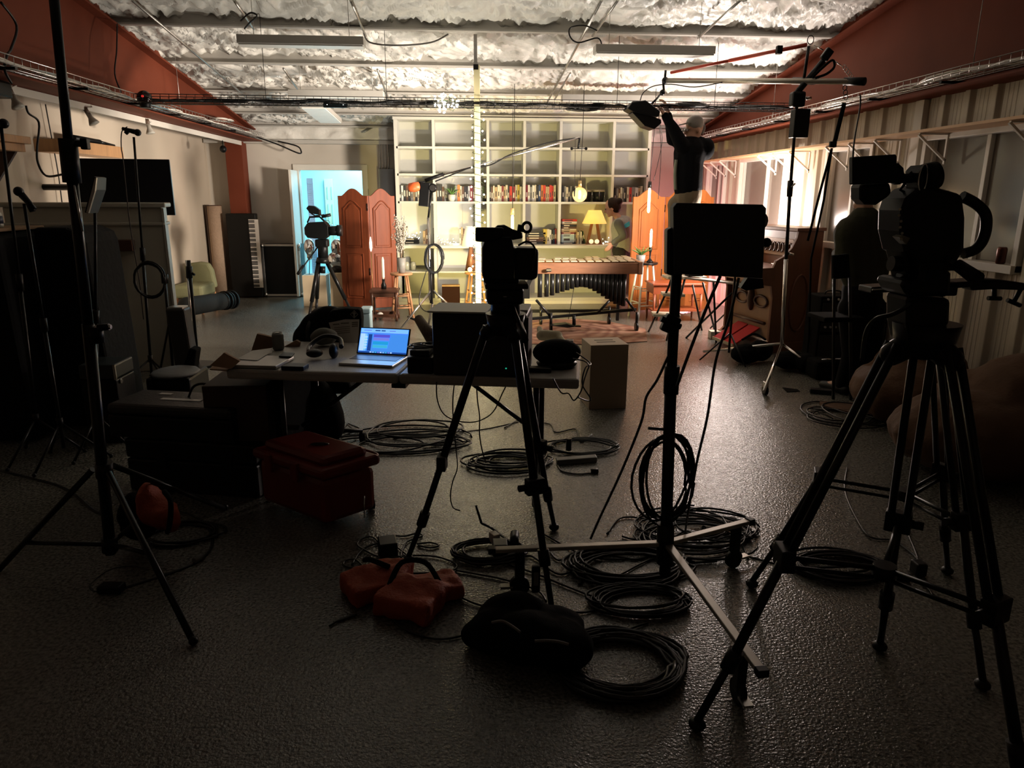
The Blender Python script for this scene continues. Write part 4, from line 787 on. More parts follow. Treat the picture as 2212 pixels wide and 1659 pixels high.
a, b = P(395, 845, 5.6), P(425, 742, 5.6); solo('black_pouch', 'small black padded pouch hanging beside the leaning instrument case', 'pouch', MB().prism([P(398, 842, 5.5), P(392, 800, 5.5), P(408, 752, 5.5), P(424, 756, 5.5), P(414, 826, 5.5), P(405, 846, 5.5)], (0, .12, 0)), BLKF, bevel=.015)
a, b = P(292, 880, 5.0), P(392, 880, 5.0); t = T('draped_crate', 'low black crate with grey cloth draped over it behind the stacked cases', 'crate', ((a.x+b.x)/2, 5.4, 0)); zt = P(340, 825, 5.1).z
t.part('crate', MB().bx(a.x, b.x, 5.2, 5.6, 0, zt), BLK, bevel=.02); t.part('cloth', MB().sph((a.x+.16, 5.35, zt+.01), (.17, .2, .03), 14, 8), mat('grey_cloth', (.12, .12, .12), .7, bump=.6, bscale=12))
# flight case with bright edge, black stacked cases
x0, x1 = P(207, 880, 4.9).x, P(283, 880, 4.9).x; zt = P(240, 778, 4.9).z
t = T('small_road_case', 'black road case with a bright steel corner behind the tall left pole', 'flight case', ((x0+x1)/2, 5, 0)); t.part('body', MB().bx(x0, x1, 4.75, 5.02, 0, zt-.1), BLK, bevel=.01); t.part('lid', MB().bx(x0, x1, 4.75, 5.02, zt-.097, zt), mat('lid_black', (.02, .025, .025), .3), bevel=.01); t.part('corner_edge', MB().bx(x1-.012, x1+.003, 4.747, 4.76, zt-.10, zt), CHROME); t.part('latch', MB().cyl((x1, 4.8, zt-.12), (x1+.012, 4.8, zt-.12), .016), CHROME)
t = T('equipment_case', 'lower black equipment case in the stack left of the red case', 'equipment case', (-1.55, 4.1, 0)); zt = .31
p0 = F(282, 1058); p1 = F(560, 1078); ex = Vector((p1.x-p0.x, p1.y-p0.y, 0)); nb = Vector((-ex.y, ex.x, 0)).normalized()
t.part('body', MB().pbox(p0, ex, nb*.34, (0, 0, .19)), BLK, bevel=.012); t.part('lid', MB().pbox(p0+Vector((0, 0, .195)), ex, nb*.34, (0, 0, .11)), BLK, bevel=.012)
for f_ in (.25, .75): t.part('latch', MB().pbox(p0+ex*f_-nb*.012+Vector((0, 0, .15)), ex*.07, nb*.012, (0, 0, .09)), BLKM)
t = T('equipment_case', 'upper black equipment case with pale lettering strip, topmost in the left stack', 'equipment case', (-1.55, 4.1, .31)); p2 = p0+Vector((-.08, .02, .31)); ex2 = ex*.95
t.part('body', MB().pbox(p2, ex2, nb*.32, (0, 0, .13)), BLK, bevel=.012); t.part('lid', MB().pbox(p2+Vector((0, 0, .133)), ex2, nb*.32, (0, 0, .06)), mat('lid_textured', (.016, .016, .015), .4, bump=.3), bevel=.02)
q = p2+ex2*.33+nb*.12+Vector((0, 0, .194)); t.part('lettering', MB().pbox(q, ex2*.33, nb*.035, (0, 0, .002)), mat('white_lettering', (.6, .58, .55), .4)); t.part('badge', MB().pbox(q-ex2*.1+nb*.1, ex2*.1, nb*.03, (0, 0, .002)), mat('white_lettering', (.6, .58, .55), .4))
t.part('handle', MB().tube(spl([p2+ex2*.5+nb*.2+Vector((0, 0, .19)), p2+ex2*.56+nb*.2+Vector((0, 0, .26)), p2+ex2*.68+nb*.2+Vector((0, 0, .27)), p2+ex2*.78+nb*.2+Vector((0, 0, .19))], 5), .007), BLK); t.part('end_latch', MB().pbox(p2+Vector((-.03, 0, .04))+nb*.1, (.03, 0, 0), nb*.08, (0, 0, .06)), BLK)
# red wheeled case
a, b, c = F(566, 1092), F(705, 1148), F(798, 1116); ex = Vector((a.x-b.x, a.y-b.y, 0)); ey = Vector((c.x-b.x, c.y-b.y, 0)); hz = P(705, 1040, b.y).z
# second edge perpendicular-ish and longer going back
eyn = ey.normalized()*.30; b0 = Vector((b.x, b.y, 0)); hz = .29
t = T('red_equipment_case', 'red moulded wheeled equipment case standing on the floor left of the centre tripod', 'equipment case', b0+ex*.5+eyn*.5); Zv = Vector((0, 0, 1))
t.part('body', MB().pbox(b0+Zv*.03, ex, eyn, Zv*(hz-.05)), REDC, bevel=.03); m_ = MB(); u1, u2 = ex.normalized(), eyn.normalized()
m_.pbox(b0-u1*.02-u2*.02+Zv*(hz-.015), ex+u1*.04, eyn+u2*.04, Zv*.055); t.part('rim', m_, REDC, bevel=.018)
m_ = MB(); m_.pbox(b0+u1*.02+u2*.02+Zv*(hz+.03), ex-u1*.04, eyn-u2*.04, Zv*.055); t.part('lid', m_, REDC, bevel=.03)
for f_ in (.3, .7): t.part('latch', MB().pbox(b0+ex*f_-u2*.035+Zv*(hz-.06), u1*.05, u2*.02, Zv*.1), REDC, bevel=.006)
for f_ in (.15, .85): t.part('wheel', MB().cyl(b0+eyn*1.02+ex*0.02+u2*.0+Zv*.035+ex*f_*.9, b0+eyn*1.02+ex*f_*.9+u2*.03+Zv*.035, .034, n=16), BLK)
t.part('lid_handle', MB().sph(b0+ex*.42+eyn*.5+Zv*(hz+.087), (.05, .02, .008), 12, 6), BLK); t.part('side_handle', MB().tube(spl([b0+eyn*1.06+u1*.06+Zv*hz, b0+eyn*1.2+u1*.06+Zv*(hz+.01), b0+eyn*1.2+u1*.2+Zv*(hz+.01), b0+eyn*1.06+u1*.2+Zv*hz], 4), .012), REDC)
t.part('steel_pin', MB().cyl(b0+eyn*.72-u2*.0-u1*.012+Zv*.13, b0+eyn*.70-u1*.012+Zv*.01, .003), CHROME)
# ================================================================== vibraphone on its rug
RUGM = bpy.data.materials.new('patterned_rug'); RUGM.use_nodes = True; _N = RUGM.node_tree.nodes; _L = RUGM.node_tree.links; _b = _N['Principled BSDF']; _b.inputs['Roughness'].default_value = .95
_tc = _N.new('ShaderNodeTexCoord'); _vo = _N.new('ShaderNodeTexVoronoi'); _vo.inputs['Scale'].default_value = 2.6; _vo.feature = 'DISTANCE_TO_EDGE'; _wv = _N.new('ShaderNodeTexWave'); _wv.wave_type = 'RINGS'; _wv.inputs['Scale'].default_value = 2.2; _wv.rings_direction = 'Z'; _wv.inputs['Distortion'].default_value = 9
_L.new(_tc.outputs['Object'], _vo.inputs[0]); _L.new(_tc.outputs['Object'], _wv.inputs[0]); _mx = _N.new('ShaderNodeMixRGB'); _mx.inputs[1].default_value = (.20, .085, .05, 1); _mx.inputs[2].default_value = (.30, .17, .11, 1); _L.new(_wv.outputs[0], _mx.inputs[0])
_m2 = _N.new('ShaderNodeMixRGB'); _m2.blend_type = 'MULTIPLY'; _m2.inputs[0].default_value = .6; _cr = _N.new('ShaderNodeValToRGB'); _cr.color_ramp.elements[1].position = .12; _cr.color_ramp.elements[0].color = (.35, .2, .15, 1); _L.new(_vo.outputs[0], _cr.inputs[0]); _L.new(_mx.outputs[0], _m2.inputs[1]); _L.new(_cr.outputs[0], _m2.inputs[2]); _L.new(_m2.outputs[0], _b.inputs['Base Color'])
pts = [F(x, y, .001) for x, y in ((1040, 728), (1090, 700), (1160, 692), (1250, 690), (1310, 695), (1394, 711), (1398, 738), (1330, 743), (1200, 745), (1110, 742))]
solo('patterned_rug', 'brown patterned rug under the vibraphone', 'rug', MB().prism(pts, (0, 0, .008)), RUGM)
VY = 8.72; zr0, zr1 = P(1270, 592, VY).z, P(1270, 571, VY).z; xa, xb = P(1140, 580, VY).x, P(1387, 580, VY).x; yb = VY+.46
V = T('vibraphone', 'vibraphone with wooden rails, metal bars and black resonator tubes on a wheeled frame', 'vibraphone', ((xa+xb)/2, VY+.2, 0))
zr1 += .015; zr0 += .0
V.part('front_rail', MB().pbox((xa, VY+.04, zr0), (xb-xa, -.06, 0), (0, .03, 0), (0, 0, zr1-zr0)), ROSE, bevel=.004)
V.part('rear_rail', MB().pbox((xa, VY+.48, zr0), (xb-xa, .32, 0), (0, .03, 0), (0, 0, zr1-zr0)), ROSE, bevel=.004)
V.part('end_block', MB().bx(xb-.05, xb, VY-.02, VY+.84, zr0-.005, zr1+.012), ROSE, bevel=.004); V.part('lit_end_edge', MB().bx(xb, xb+.006, VY-.02, VY+.84, zr0-.005, zr1+.014), mat('lit_edge_tone', (.7, .62, .5), .5))  # pale strip paints the light on the right end into the colour
BARM = mat('bar_metal', (.55, .48, .33), .35, .55); nb_ = 13
for i in range(nb_):
    u = i/nb_; x = xa+.02+(xb-xa-.09)*u; w_ = (xb-xa-.09)/nb_*.80; l0 = .02+.0*u; L_ = .25+.17*u; sk = .10
    V.part('bar', MB().pbox((x, VY+.01, zr1+.012), (w_, 0, 0), (sk*.2, L_, 0), (0, 0, .012)), BARM, bevel=.003)
    if i % 7 not in (2, 6): V.part('upper_bar', MB().pbox((x+w_*.55, VY+.03+L_, zr1+.016), (w_, 0, 0), (sk*.2, .19+.16*u, 0), (0, 0, .012)), BARM, bevel=.003)
RES = mat('resonator_black', (.022, .022, .022), .3, .5); nt_ = 19; x0r, x1r = P(1168, 600, VY).x, P(1352, 600, VY).x
arch = [642, 641, 638, 633, 630, 627, 624, 621, 620, 621, 624, 629, 634, 640, 646, 652, 657, 660, 662]
for i in range(nt_):
    u = i/(nt_-1); x = x0r+(x1r-x0r)*u**.88; r = .0285; z = P(1250, arch[i], VY+.06).z
    V.part('resonator', MB().cyl((x, VY+.08, z), (x, VY+.08, zr0+.0), r, n=14), RES)
for sx, x in ((0, P(1136, 600, VY).x), (1, xb-.18)):
    for yy in (yb,): V.part('upright', MB().box((x, yy, .40), (.04, .03, .70)), BLKM, bevel=.004)
V.part('yoke', MB().prism([P(1125, 598, VY-.03), P(1133, 598, VY-.03), P(1137, 612, VY-.03), P(1143, 598, VY-.03), P(1153, 598, VY-.03), P(1144, 618, VY-.03), P(1144, 645, VY-.03), P(1130, 645, VY-.03), P(1130, 618, VY-.03)], (0, .03, 0)), BLKM)
zl = .22
a0, a1 = P(1150, 692, VY-.05), P(1375, 672, VY-.02)
V.part('lower_beam', MB().pbox(a0, a1-a0, (0, .04, 0), (0, 0, .035)), BLKM, bevel=.004); V.part('rear_beam', MB().bx(xa, xb-.1, yb, yb+.03, .16, .20), BLKM)
for (p, q) in (((1190, 684), (1158, 648)), ((1290, 677), (1316, 650)), ((1372, 672), (1352, 645))): V.part('brace', MB().cyl(P(p[0], p[1], VY-.03), P(q[0], q[1], VY-.03), .016), BLKM)
V.part('centre_foot', MB().cyl(P(1240, 702, VY-.04), P(1240, 680, VY-.04), .022).box(P(1240, 704, VY-.04), (.16, .08, .015)), BLKM)
for px_, Yw in ((1190, VY-.05), (1375, VY-.02), (1315, yb), (1168, yb)):
    x = P(px_, 700, Yw).x; V.part('caster_fork', MB().cyl((x, Yw, .09), (x, Yw, .24), .018), BLKM); V.part('caster_wheel', MB().cyl((x-.016, Yw, .055), (x+.016, Yw, .055), .055, n=18), BLK)
V.part('damper_rod', MB().cyl(P(1228, 690, VY), P(1240, 620, VY), .004), BLKM); V.part('pedal', MB().prism([P(1190, 704, VY-.2), P(1225, 700, VY-.2), P(1243, 706, VY-.2), P(1226, 708, VY-.2)], (0, .15, 0)), BLKM)
c = P(1188, 583, VY-.02); V.part('badge', MB().cyl(c+Vector((0, -.004, -.004)), c+Vector((0, .012, -.004)), .02, n=20).cyl(c+Vector((-.03, -.0035, -.004)), c+Vector((-.03, .012, -.004)), .02, n=20).bx(c.x-.03, c.x, c.y-.0038, c.y+.01, c.z-.024, c.z+.016), BLK)
V.part('badge_script', MB().tube(spl([c+Vector((-.045+.006*k, -.008, -.004+(.010 if k % 2 else -.006))) for k in range(11)], 4), .0018, 4), mat('badge_gold', (.5, .42, .25), .4))
# ================================================================== boom stand with stereo microphones
MY = 9.05; mx = P(930, 660, MY).x; t = T('boom_stand', 'tall chrome boom stand with black head, cable coil and orange counterweight', 'boom stand', (mx, MY, 0))
t.part('pole', MB().cyl((mx, MY, .35), (mx, MY, P(930, 470, MY).z), .019), CHROME); t.part('black_sleeve', MB().cyl((mx+.012, MY, P(930, 655, MY).z), (mx+.012, MY, P(930, 560, MY).z), .02), BLK); t.part('upper_pole', MB().cyl((mx, MY, P(930, 470, MY).z), P(932, 415, MY), .013), BLKM)
for p, q in (((930, 630), (863, 712)), ((934, 655), (926, 700)), ((936, 628), (985, 672))):
    b2 = P(q[0], q[1], MY-.3) if q[0] < 900 else (F(q[0], q[1]) if q[0] < 930 else P(q[0], q[1], MY+.2)); t.part('leg', MB().cyl(P(p[0], p[1], MY), b2, .014), CHROME)
t.part('leg_brace', MB().cyl(P(880, 684, MY-.2), P(932, 706, MY-.2), .013), BLKM); t.part('clutch', MB().sph(P(934, 406, MY), (.06, .05, .055), 14, 9), BLKM)
t.part('clutch_face', MB().cyl(P(934, 406, MY-.06), P(934, 406, MY-.04), .035, n=20), CHROME)
a, b = P(885, 402, MY), P(1252, 297, MY-.05); t.part('boom', MB().cyl(P(918, 388, MY), b, .011), CHROME); t.part('boom_grip', MB().cyl(P(918, 390, MY), P(958, 376, MY), .022), BLK); t.part('counter_box', MB().box(P(917, 420, MY), (.12, .1, .28), Matrix.Rotation(.1, 4, 'Y')), BLK, bevel=.008)
t.part('head_arm', MB().cyl(P(893, 396, MY), P(918, 393, MY), .014), BLKM)
t.part('counterweight', MB().lathe([(.02, -.075), (.05, -.06), (.058, 0), (.05, .06), (.02, .075)], P(895, 404, MY-.02), 18, axis=(1, 0, .15)), mat('bright_orange', (.75, .13, .03), .45), label='bright orange counterweight cover')
t.part('boom_cable', MB().tube(spl([P(940, 392, MY-.03), P(990, 372, MY-.03), P(1018, 362, MY-.03), P(1060, 356, MY-.03), P(1100, 335, MY-.03), P(1150, 318, MY-.03), P(1200, 305, MY-.05), P(1250, 298, MY-.05)], 5), .008, 6), CABLE)
t.part('stereo_bar', MB().cyl(P(1234, 321, MY-.05), P(1267, 321, MY-.05), .006), BLKM); t.part('drop_arm', MB().cyl(P(1252, 298, MY-.05), P(1249, 320, MY-.05), .012), BLKM)
for q in (1235, 1266): t = T('pencil_microphone', '%s black pencil microphone on the stereo bar above the vibraphone' % ('left' if q == 1235 else 'right'), 'microphone', P(q, 323, MY-.05)); t.part('body', MB().cyl(P(q, 321, MY-.14), P(q, 321, MY+.03), .012), BLK); t.part('capsule', MB().cyl(P(q, 321, MY-.16), P(q, 321, MY-.14), .018), BLKM)
solo('hung_cable_coil', 'oval coil of black cable hanging on the chrome boom stand', 'cable', loops(P(937, 559, MY-.06), .105, .17, 7, .008, .006, 12, nrm=(0, -1, 0), up=(1, 0, 0)), CABLE)
cab('thin black cable falling from the oval coil to the big monitor', [P(921, 585, 8.9), P(908, 630, 8.85), P(906, 655, 8.8), P(915, 670, 8.8), P(926, 674, 8.6)], .006)
# ================================================================== camera on tripod near the doorway
def slab(t, name, pts, Y, th, m=BLK, bv=.006, label=None): return t.part(name, slabpx(MB(), pts, Y, th), m, bevel=bv, label=label)
CY = 9.45; t = T('camera_tripod', 'black tripod before the blue doorway carrying the video camera with tilted viewfinder', 'tripod', F(705, 705)); ap = P(695, 572, CY)
for q, yy in (((664, 700), CY-.35), ((683, 705), CY+.1), ((770, 700), CY)): 
    e = F(q[0], q[1]); e = Vector((P(q[0], 700, yy).x, yy, .02)); top_ = P(688 if q[0] < 700 else 706, 566, CY); t.part('leg', MB().cyl(top_, top_.lerp(e, .62), .026), BLKM); t.part('lower_leg', MB().cyl(top_.lerp(e, .60), e, .018), BLKM); t.part('foot', MB().sph(e, .022, 8, 6), BLK)
t.part('crown', MB().cyl(P(697, 568, CY), P(697, 556, CY), .09, .07), BLKM); t.part('bowl', MB().cyl(P(697, 575, CY), P(697, 590, CY), .035), BLKM); t.part('fluid_head', MB().cyl(P(698, 558, CY), P(697, 520, CY), .065), BLK); t.part('tilt_block', MB().box(P(696, 525, CY), (.16, .14, .10)), BLK, bevel=.02); t.part('pan_handle', MB().cyl(P(686, 534, CY), P(645, 590, CY-.3), .009), BLKM); t.part('handle_grip', MB().cyl(P(655, 574, CY-.22), P(643, 592, CY-.32), .018), BLK)
t = T('video_camera', 'black video camera with raised viewfinder hood on the tripod before the doorway', 'camera', P(690, 515, CY))
slab(t, 'body', [(657, 492), (664, 481), (700, 479), (708, 488), (709, 510), (700, 517), (664, 514), (658, 506)], CY-.08, .18); t.part('lens', MB().cyl(P(706, 499, CY), P(736, 498, CY), .055, .062), BLK); t.part('lens_hood', MB().cyl(P(728, 498, CY), P(739, 498, CY), .07), BLK)
t.part('top_handle', MB().tube([P(664, 481, CY), P(669, 469, CY), P(690, 468, CY), P(700, 477, CY), P(703, 480, CY)], .012), BLK); slab(t, 'viewfinder', [(661, 450), (666, 444), (678, 445), (690, 453), (691, 464), (680, 463), (668, 459)], CY-.05, .1); t.part('viewfinder_arm', MB().tube([P(668, 458, CY), P(680, 466, CY), P(700, 464, CY)], .009), BLK); t.part('shotgun_mic', MB().cyl(P(695, 468, CY), P(714, 464, CY), .02), BLK); t.part('cable_loop', MB().tube(spl([P(698, 478, CY), P(708, 476, CY), P(712, 481, CY), P(704, 484, CY)], 5), .003), CABLE)
# white sticker-covered bin behind the bag
a, b = P(779, 700, 7.4), P(800, 700, 7.4); t = T('pale_blue_bin', 'pale blue plastic container standing behind the paper bag on the floor', 'container', ((a.x+b.x)/2, 7.5, 0)); zt = P(790, 667, 7.4).z
t.part('body', MB().bx(a.x, b.x, 7.4, 7.6, 0, zt-.05), mat('pale_blue_plastic', (.45, .62, .68), .5), bevel=.01); t.part('lid', MB().bx(a.x-.005, b.x+.005, 7.39, 7.61, zt-.05, zt), mat('pale_blue_plastic', (.45, .62, .68), .5), bevel=.01)
# ================================================================== step ladder, man on it, lamp he holds
LY = 8.35
t = T('step_ladder', 'black-framed step stool with pale treads under the man adjusting the light', 'step ladder', (2.55, LY+.1, 0))
l0, l1 = Vector((2.20, 8.62, 0)), Vector((2.86, 8.62, 0))
f0, f1 = F(1401, 716), F(1516, 714); f0.z = f1.z = 0; tz = .78
tp0, tp1 = P(1452, 590, LY), P(1500, 590, LY)
t.part('rail', MB().tube([f0, P(1416, 684, 8.4), P(1446, 616, 8.4), P(1462, 560, 8.5), P(1470, 520, 8.55)], .013), BLKM)
f2 = F(1470, 733); t.part('rail', MB().tube([F(1440, 736), P(1452, 690, 8.1), P(1470, 640, 8.2), P(1490, 560, 8.4)], .013), BLKM)
t.part('rear_leg', MB().cyl(F(1516, 714), P(1496, 615, 8.7), .012), BLKM); t.part('rear_leg', MB().cyl(F(1546, 722), P(1518, 610, 8.4), .012), BLKM)
for z_, pts in ((0, ((1411, 684), (1452, 694), (1460, 690), (1420, 680))), (1, ((1432, 640), (1462, 648), (1470, 644), (1440, 636)))):
    a, b = P(pts[0][0], pts[0][1], 8.35), P(pts[1][0]+22, pts[1][1]-4, 8.2); t.part('tread', MB().pbox(a, (b.x-a.x, -.08, 0), (.03, .22, 0), (0, 0, .03)), mat('tread_pale', (.55, .53, .42), .5), bevel=.004)
t.part('top_tread', MB().box((2.58, 8.4, .70), (.46, .28, .03)), mat('tread_pale', (.55, .53, .42), .5), bevel=.004)
# ---- people: every body is one continuous remeshed surface; clothes and hair are its children
def hand(m, wrist, d, palm_n, s_=1.0, curl=.5):
    """palm and five separate fingers; d along the hand, palm_n out of the palm"""
    w_ = Vector(wrist); d = Vector(d).normalized(); n_ = Vector(palm_n); n_ = (n_-d*n_.dot(d)).normalized(); x_ = d.cross(n_)
    for k, o in enumerate((-.030, -.010, .010, .030)):
        k0 = w_+d*.085*s_+x_*o*s_; m.cap(w_+d*.01+x_*o*.7*s_, k0, .014*s_, .011*s_)
        L_ = (.030, .036, .034, .026)[k]*s_; d1 = (d+n_*curl*.6).normalized(); d2 = (d+n_*curl*1.7).normalized(); d3 = (d*.6+n_*curl*2.4).normalized(); p = k0
        for dd, r0, r1 in ((d1, .010, .009), (d2, .009, .0085), (d3, .0085, .007)): q = p+dd*L_; m.cap(p, q, r0*s_, r1*s_); p = q; L_ *= .8
    p = w_+d*.02*s_-x_*.032*s_; q = p+(d*.8-x_*.9+n_*.4).normalized()*.045*s_; m.cap(w_+d*.02, p, .014*s_, .013*s_); m.cap(p, q, .012*s_, .010*s_); m.cap(q, q+(d+n_*.5-x_*.2).normalized()*.035*s_, .010*s_, .008*s_)
def head(m, c, face, up, s_=1.0):
    c = Vector(c); f = Vector(face).normalized(); u = Vector(up).normalized(); f = (f-u*f.dot(u)).normalized(); r = f.cross(u); Mx = Matrix((r, f, u)).transposed().to_4x4()
    g = lambda x, y, z: c+(r*x+f*y+u*z)*s_
    m.sph(g(0, -.01, .03), (.075*s_, .095*s_, .10*s_), 16, 12, Mx); m.sph(g(0, .025, -.045), (.058*s_, .065*s_, .07*s_), 14, 10, Mx); m.cap(g(0, .095, .0), g(0, .112, -.022), .012*s_, .016*s_); m.sph(g(0, .085, -.055), (.026*s_, .014*s_, .012*s_), 8, 6, Mx); m.sph(g(0, .07, -.095), .026*s_, 8, 6)
    for sx in (-1, 1): m.sph(g(sx*.078, -.005, -.01), (.012*s_, .022*s_, .033*s_), 8, 6, Mx); m.sph(g(sx*.03, .078, .018), (.02*s_, .012*s_, .01*s_), 8, 6, Mx)
    return g
def eyes(t, g, s_=1.0):
    for sx in (-1, 1): t.part('eye', MB().sph(g(sx*.03, .088, .008), .010*s_, 8, 6), mat('eye_dark', (.03, .02, .015), .2))
class Pn(T):
    def __init__(s, label, mb, m, loc, vox=.010):
        s.M = Matrix.Translation(Vector(loc)); s.inv = s.M.inverted(); s.o = build('person', mb, m, s.inv, remesh=vox); s.o.location = loc; s.o['label'] = label; s.o['category'] = 'person'
# man on the ladder, Y about 8.35
G = lambda x, y, Y=LY: P(x, y, Y)
hc = G(1500, 281); sh1, sh2 = G(1474, 316, LY-.12), G(1508, 318, LY+.14); pel = G(1487, 425); wr1, wr2 = G(1434, 246, LY-.18), G(1442, 240, LY-.05); el1, el2 = G(1455, 279, LY-.2), G(1452, 302, LY+.02)
m_ = MB(); g = head(m_, hc, (-1, -.15, .35), (-.15, 0, 1), 1.08)
m_.cap(hc+Vector((.02, 0, -.08)), G(1492, 312), .055, .06); m_.cap(G(1491, 325), pel, .15, .14)
for sh, el, wr in ((sh1, el1, wr1), (sh2, el2, wr2)): m_.cap(sh, el, .05, .04); m_.cap(el, wr, .04, .027)
hp = [Vector((2.44, 8.42, 1.52)), Vector((2.62, 8.42, 1.52))]; kn = [Vector((2.43, 8.36, 1.12)), Vector((2.63, 8.36, 1.12))]; an = [Vector((2.45, 8.44, .80)), Vector((2.64, 8.44, .80))]
for a, b, c in zip(hp, kn, an): m_.cap(pel.lerp(a, .4), a, .1, .09); m_.cap(a, b, .085, .055); m_.cap(b, c, .055, .04); m_.cap(c, c+Vector((-.03, -.12, -.05)), .035, .03)
hand(m_, wr1, (-.55, .1, .8), (-.6, .5, -.4), 1.0, .5); hand(m_, wr2, (-.35, .0, .9), (-.9, 0, -.2), 1.0, .6)
pn = Pn('person in black hoodie and grey cap reaching up to the hanging light', m_, SKIN, (2.55, LY, .72)); eyes(pn, g, 1.08)
HOOD = mat('black_hoodie', (.005, .005, .006), .9, bump=.3, bscale=30, spec=.08); KH = mat('khaki_cloth', (.17, .13, .08), .85, bump=.3, bscale=30); CAPM = mat('grey_cap', (.34, .32, .29), .8)
m_ = MB(); m_.cap(G(1490, 330), G(1487, 352), .185, .17); m_.cap(G(1487, 350), G(1486, 408), .17, .16); m_.cap(G(1476, 318, LY-.1), G(1506, 320, LY+.12), .085, .085)
for sh, el, wr in ((sh1, el1, wr1), (sh2, el2, wr2)): m_.cap(sh, el, .085, .065); m_.cap(el, el.lerp(wr, .85), .065, .045)
m_.sph(G(1527, 322), (.08, .13, .12), 14, 10); m_.cap(G(1510, 312), G(1524, 318), .09, .09); pn.part('hoodie', m_, HOOD, remesh=.013)
m_ = MB(); m_.cap(G(1487, 414), G(1486, 428), .155, .155)
for a, b, c in zip(hp, kn, an): m_.cap(pel.lerp(a, .3), a, .12, .105); m_.cap(a, b, .10, .075); m_.cap(b, c, .072, .06)
pn.part('trousers', m_, KH, remesh=.014); 
for k, c in enumerate(an): pn.part('shoe', MB().cap(c+Vector((0, .05, -.045)), c+Vector((-.02, -.16, -.05)), .045, .038), BLK, remesh=.01)
u_ = Vector((-.15, 0, 1)).normalized(); m_ = MB(); m_.sph(g(0, -.012, .065), (.098, .112, .085), 18, 10); pn.part('cap', m_, CAPM); pn.part('cap_brim', MB().prism([g(-.07, .07, .07), g(-.075, .11, .07), g(-.035, .155, .065), g(.035, .155, .065), g(.075, .11, .07), g(.07, .07, .07)], (0, 0, .012)), CAPM)
pn.part('hair', MB().sph(g(0, -.05, .01), (.078, .06, .075), 14, 8), mat('grey_hair', (.12, .10, .09), .8)); pn.part('glasses', MB().cyl(g(.045, .103, .012), g(.012, .112, .012), .016, n=12).cyl(g(-.045, .103, .012), g(-.012, .112, .012), .016, n=12), mat('glasses_frame', (.5, .5, .5), .15, .6))
pn.part('hoodie_stripe', MB().tube(spl([G(1461, 345, LY-.09), G(1458, 375, LY-.08), G(1459, 410, LY-.08)], 5), .018), mat('pale_side_panel', (.25, .27, .2), .8))
for nm, lc, lb in (('par_can', (.02, 8.42, 0), 'small yellow lamp can on the floor below the vibraphone side of the lit pole'), ('pink_lamp', (3.35, 10.98, 0), 'small pink lamp puck on the floor behind the honey screen')):
    t = T(nm, lb, 'stage light', lc); c = Vector(lc); t.part('housing', MB().cyl(c+Vector((0, 0, .02)), c+Vector((0, 0, .12)), .05, .06), BLK); t.part('base', MB().cyl(c, c+Vector((0, 0, .02)), .08), BLKM)
t = T('added_pink_stand', 'thin stand added under the unseen pink wall fill behind the honey screen', 'stage light', (3.2, 11.2, 0)); t.part('pole', MB().cyl((3.2, 11.2, 0), (3.2, 11.2, .88), .012), BLKM); t.part('base', MB().cyl((3.2, 11.2, 0), (3.2, 11.2, .02), .12), BLKM)  # stand added so the unseen pink fill does not float
t = T('par_can', 'lamp can added behind the large black box to house the unseen ceiling fill', 'stage light', (-.2, 7.4, 0)); t.part('housing', MB().cyl((-.2, 7.4, .03), (-.2, 7.4, .17), .07, .08), BLK); t.part('base', MB().cyl((-.2, 7.4, 0), (-.2, 7.4, .03), .09), BLKM)  # can added only to house the unseen ceiling fill
# compact lamp head on a stand, hidden behind the flat panel, that lights the ceiling and walls
t = T('led_work_light', 'small lamp head on a short stand behind the flat panel, lighting ceiling and walls', 'stage light', (3.30, 8.6, 0))
t.part('pole', MB().cyl((3.3, 8.6, .1), (3.3, 8.6, .90), .014), BLKM); t.part('housing', MB().cyl((3.3, 8.6, .86), (3.3, 8.6, .94), .06, .07), BLK)
for k in range(3): t.part('leg', MB().cyl((3.3, 8.6, .35), (3.3+.3*math.cos(k*2.1+.3), 8.6+.3*math.sin(k*2.1+.3), .01), .009), BLKM)
t = T('led_work_light', 'thin black lamp stand with lamp head behind the right end of the flat panel', 'stage light', (2.64, 6.95, 0))
t.part('pole', MB().cyl((2.64, 6.95, .1), (2.64, 6.95, 1.34), .012), BLKM); t.part('housing', MB().cyl((2.76, 6.68, 1.40), (2.73, 6.74, 1.40), .07, .09), BLK)
t.part('head_arm', MB().cyl((2.64, 6.95, 1.32), (2.75, 6.72, 1.40), .01), BLKM)
for k in range(3): t.part('leg', MB().cyl((2.64, 6.95, .3), (2.64+.28*math.cos(k*2.1+.8), 6.95+.28*math.sin(k*2.1+.8), .01), .008), BLKM)
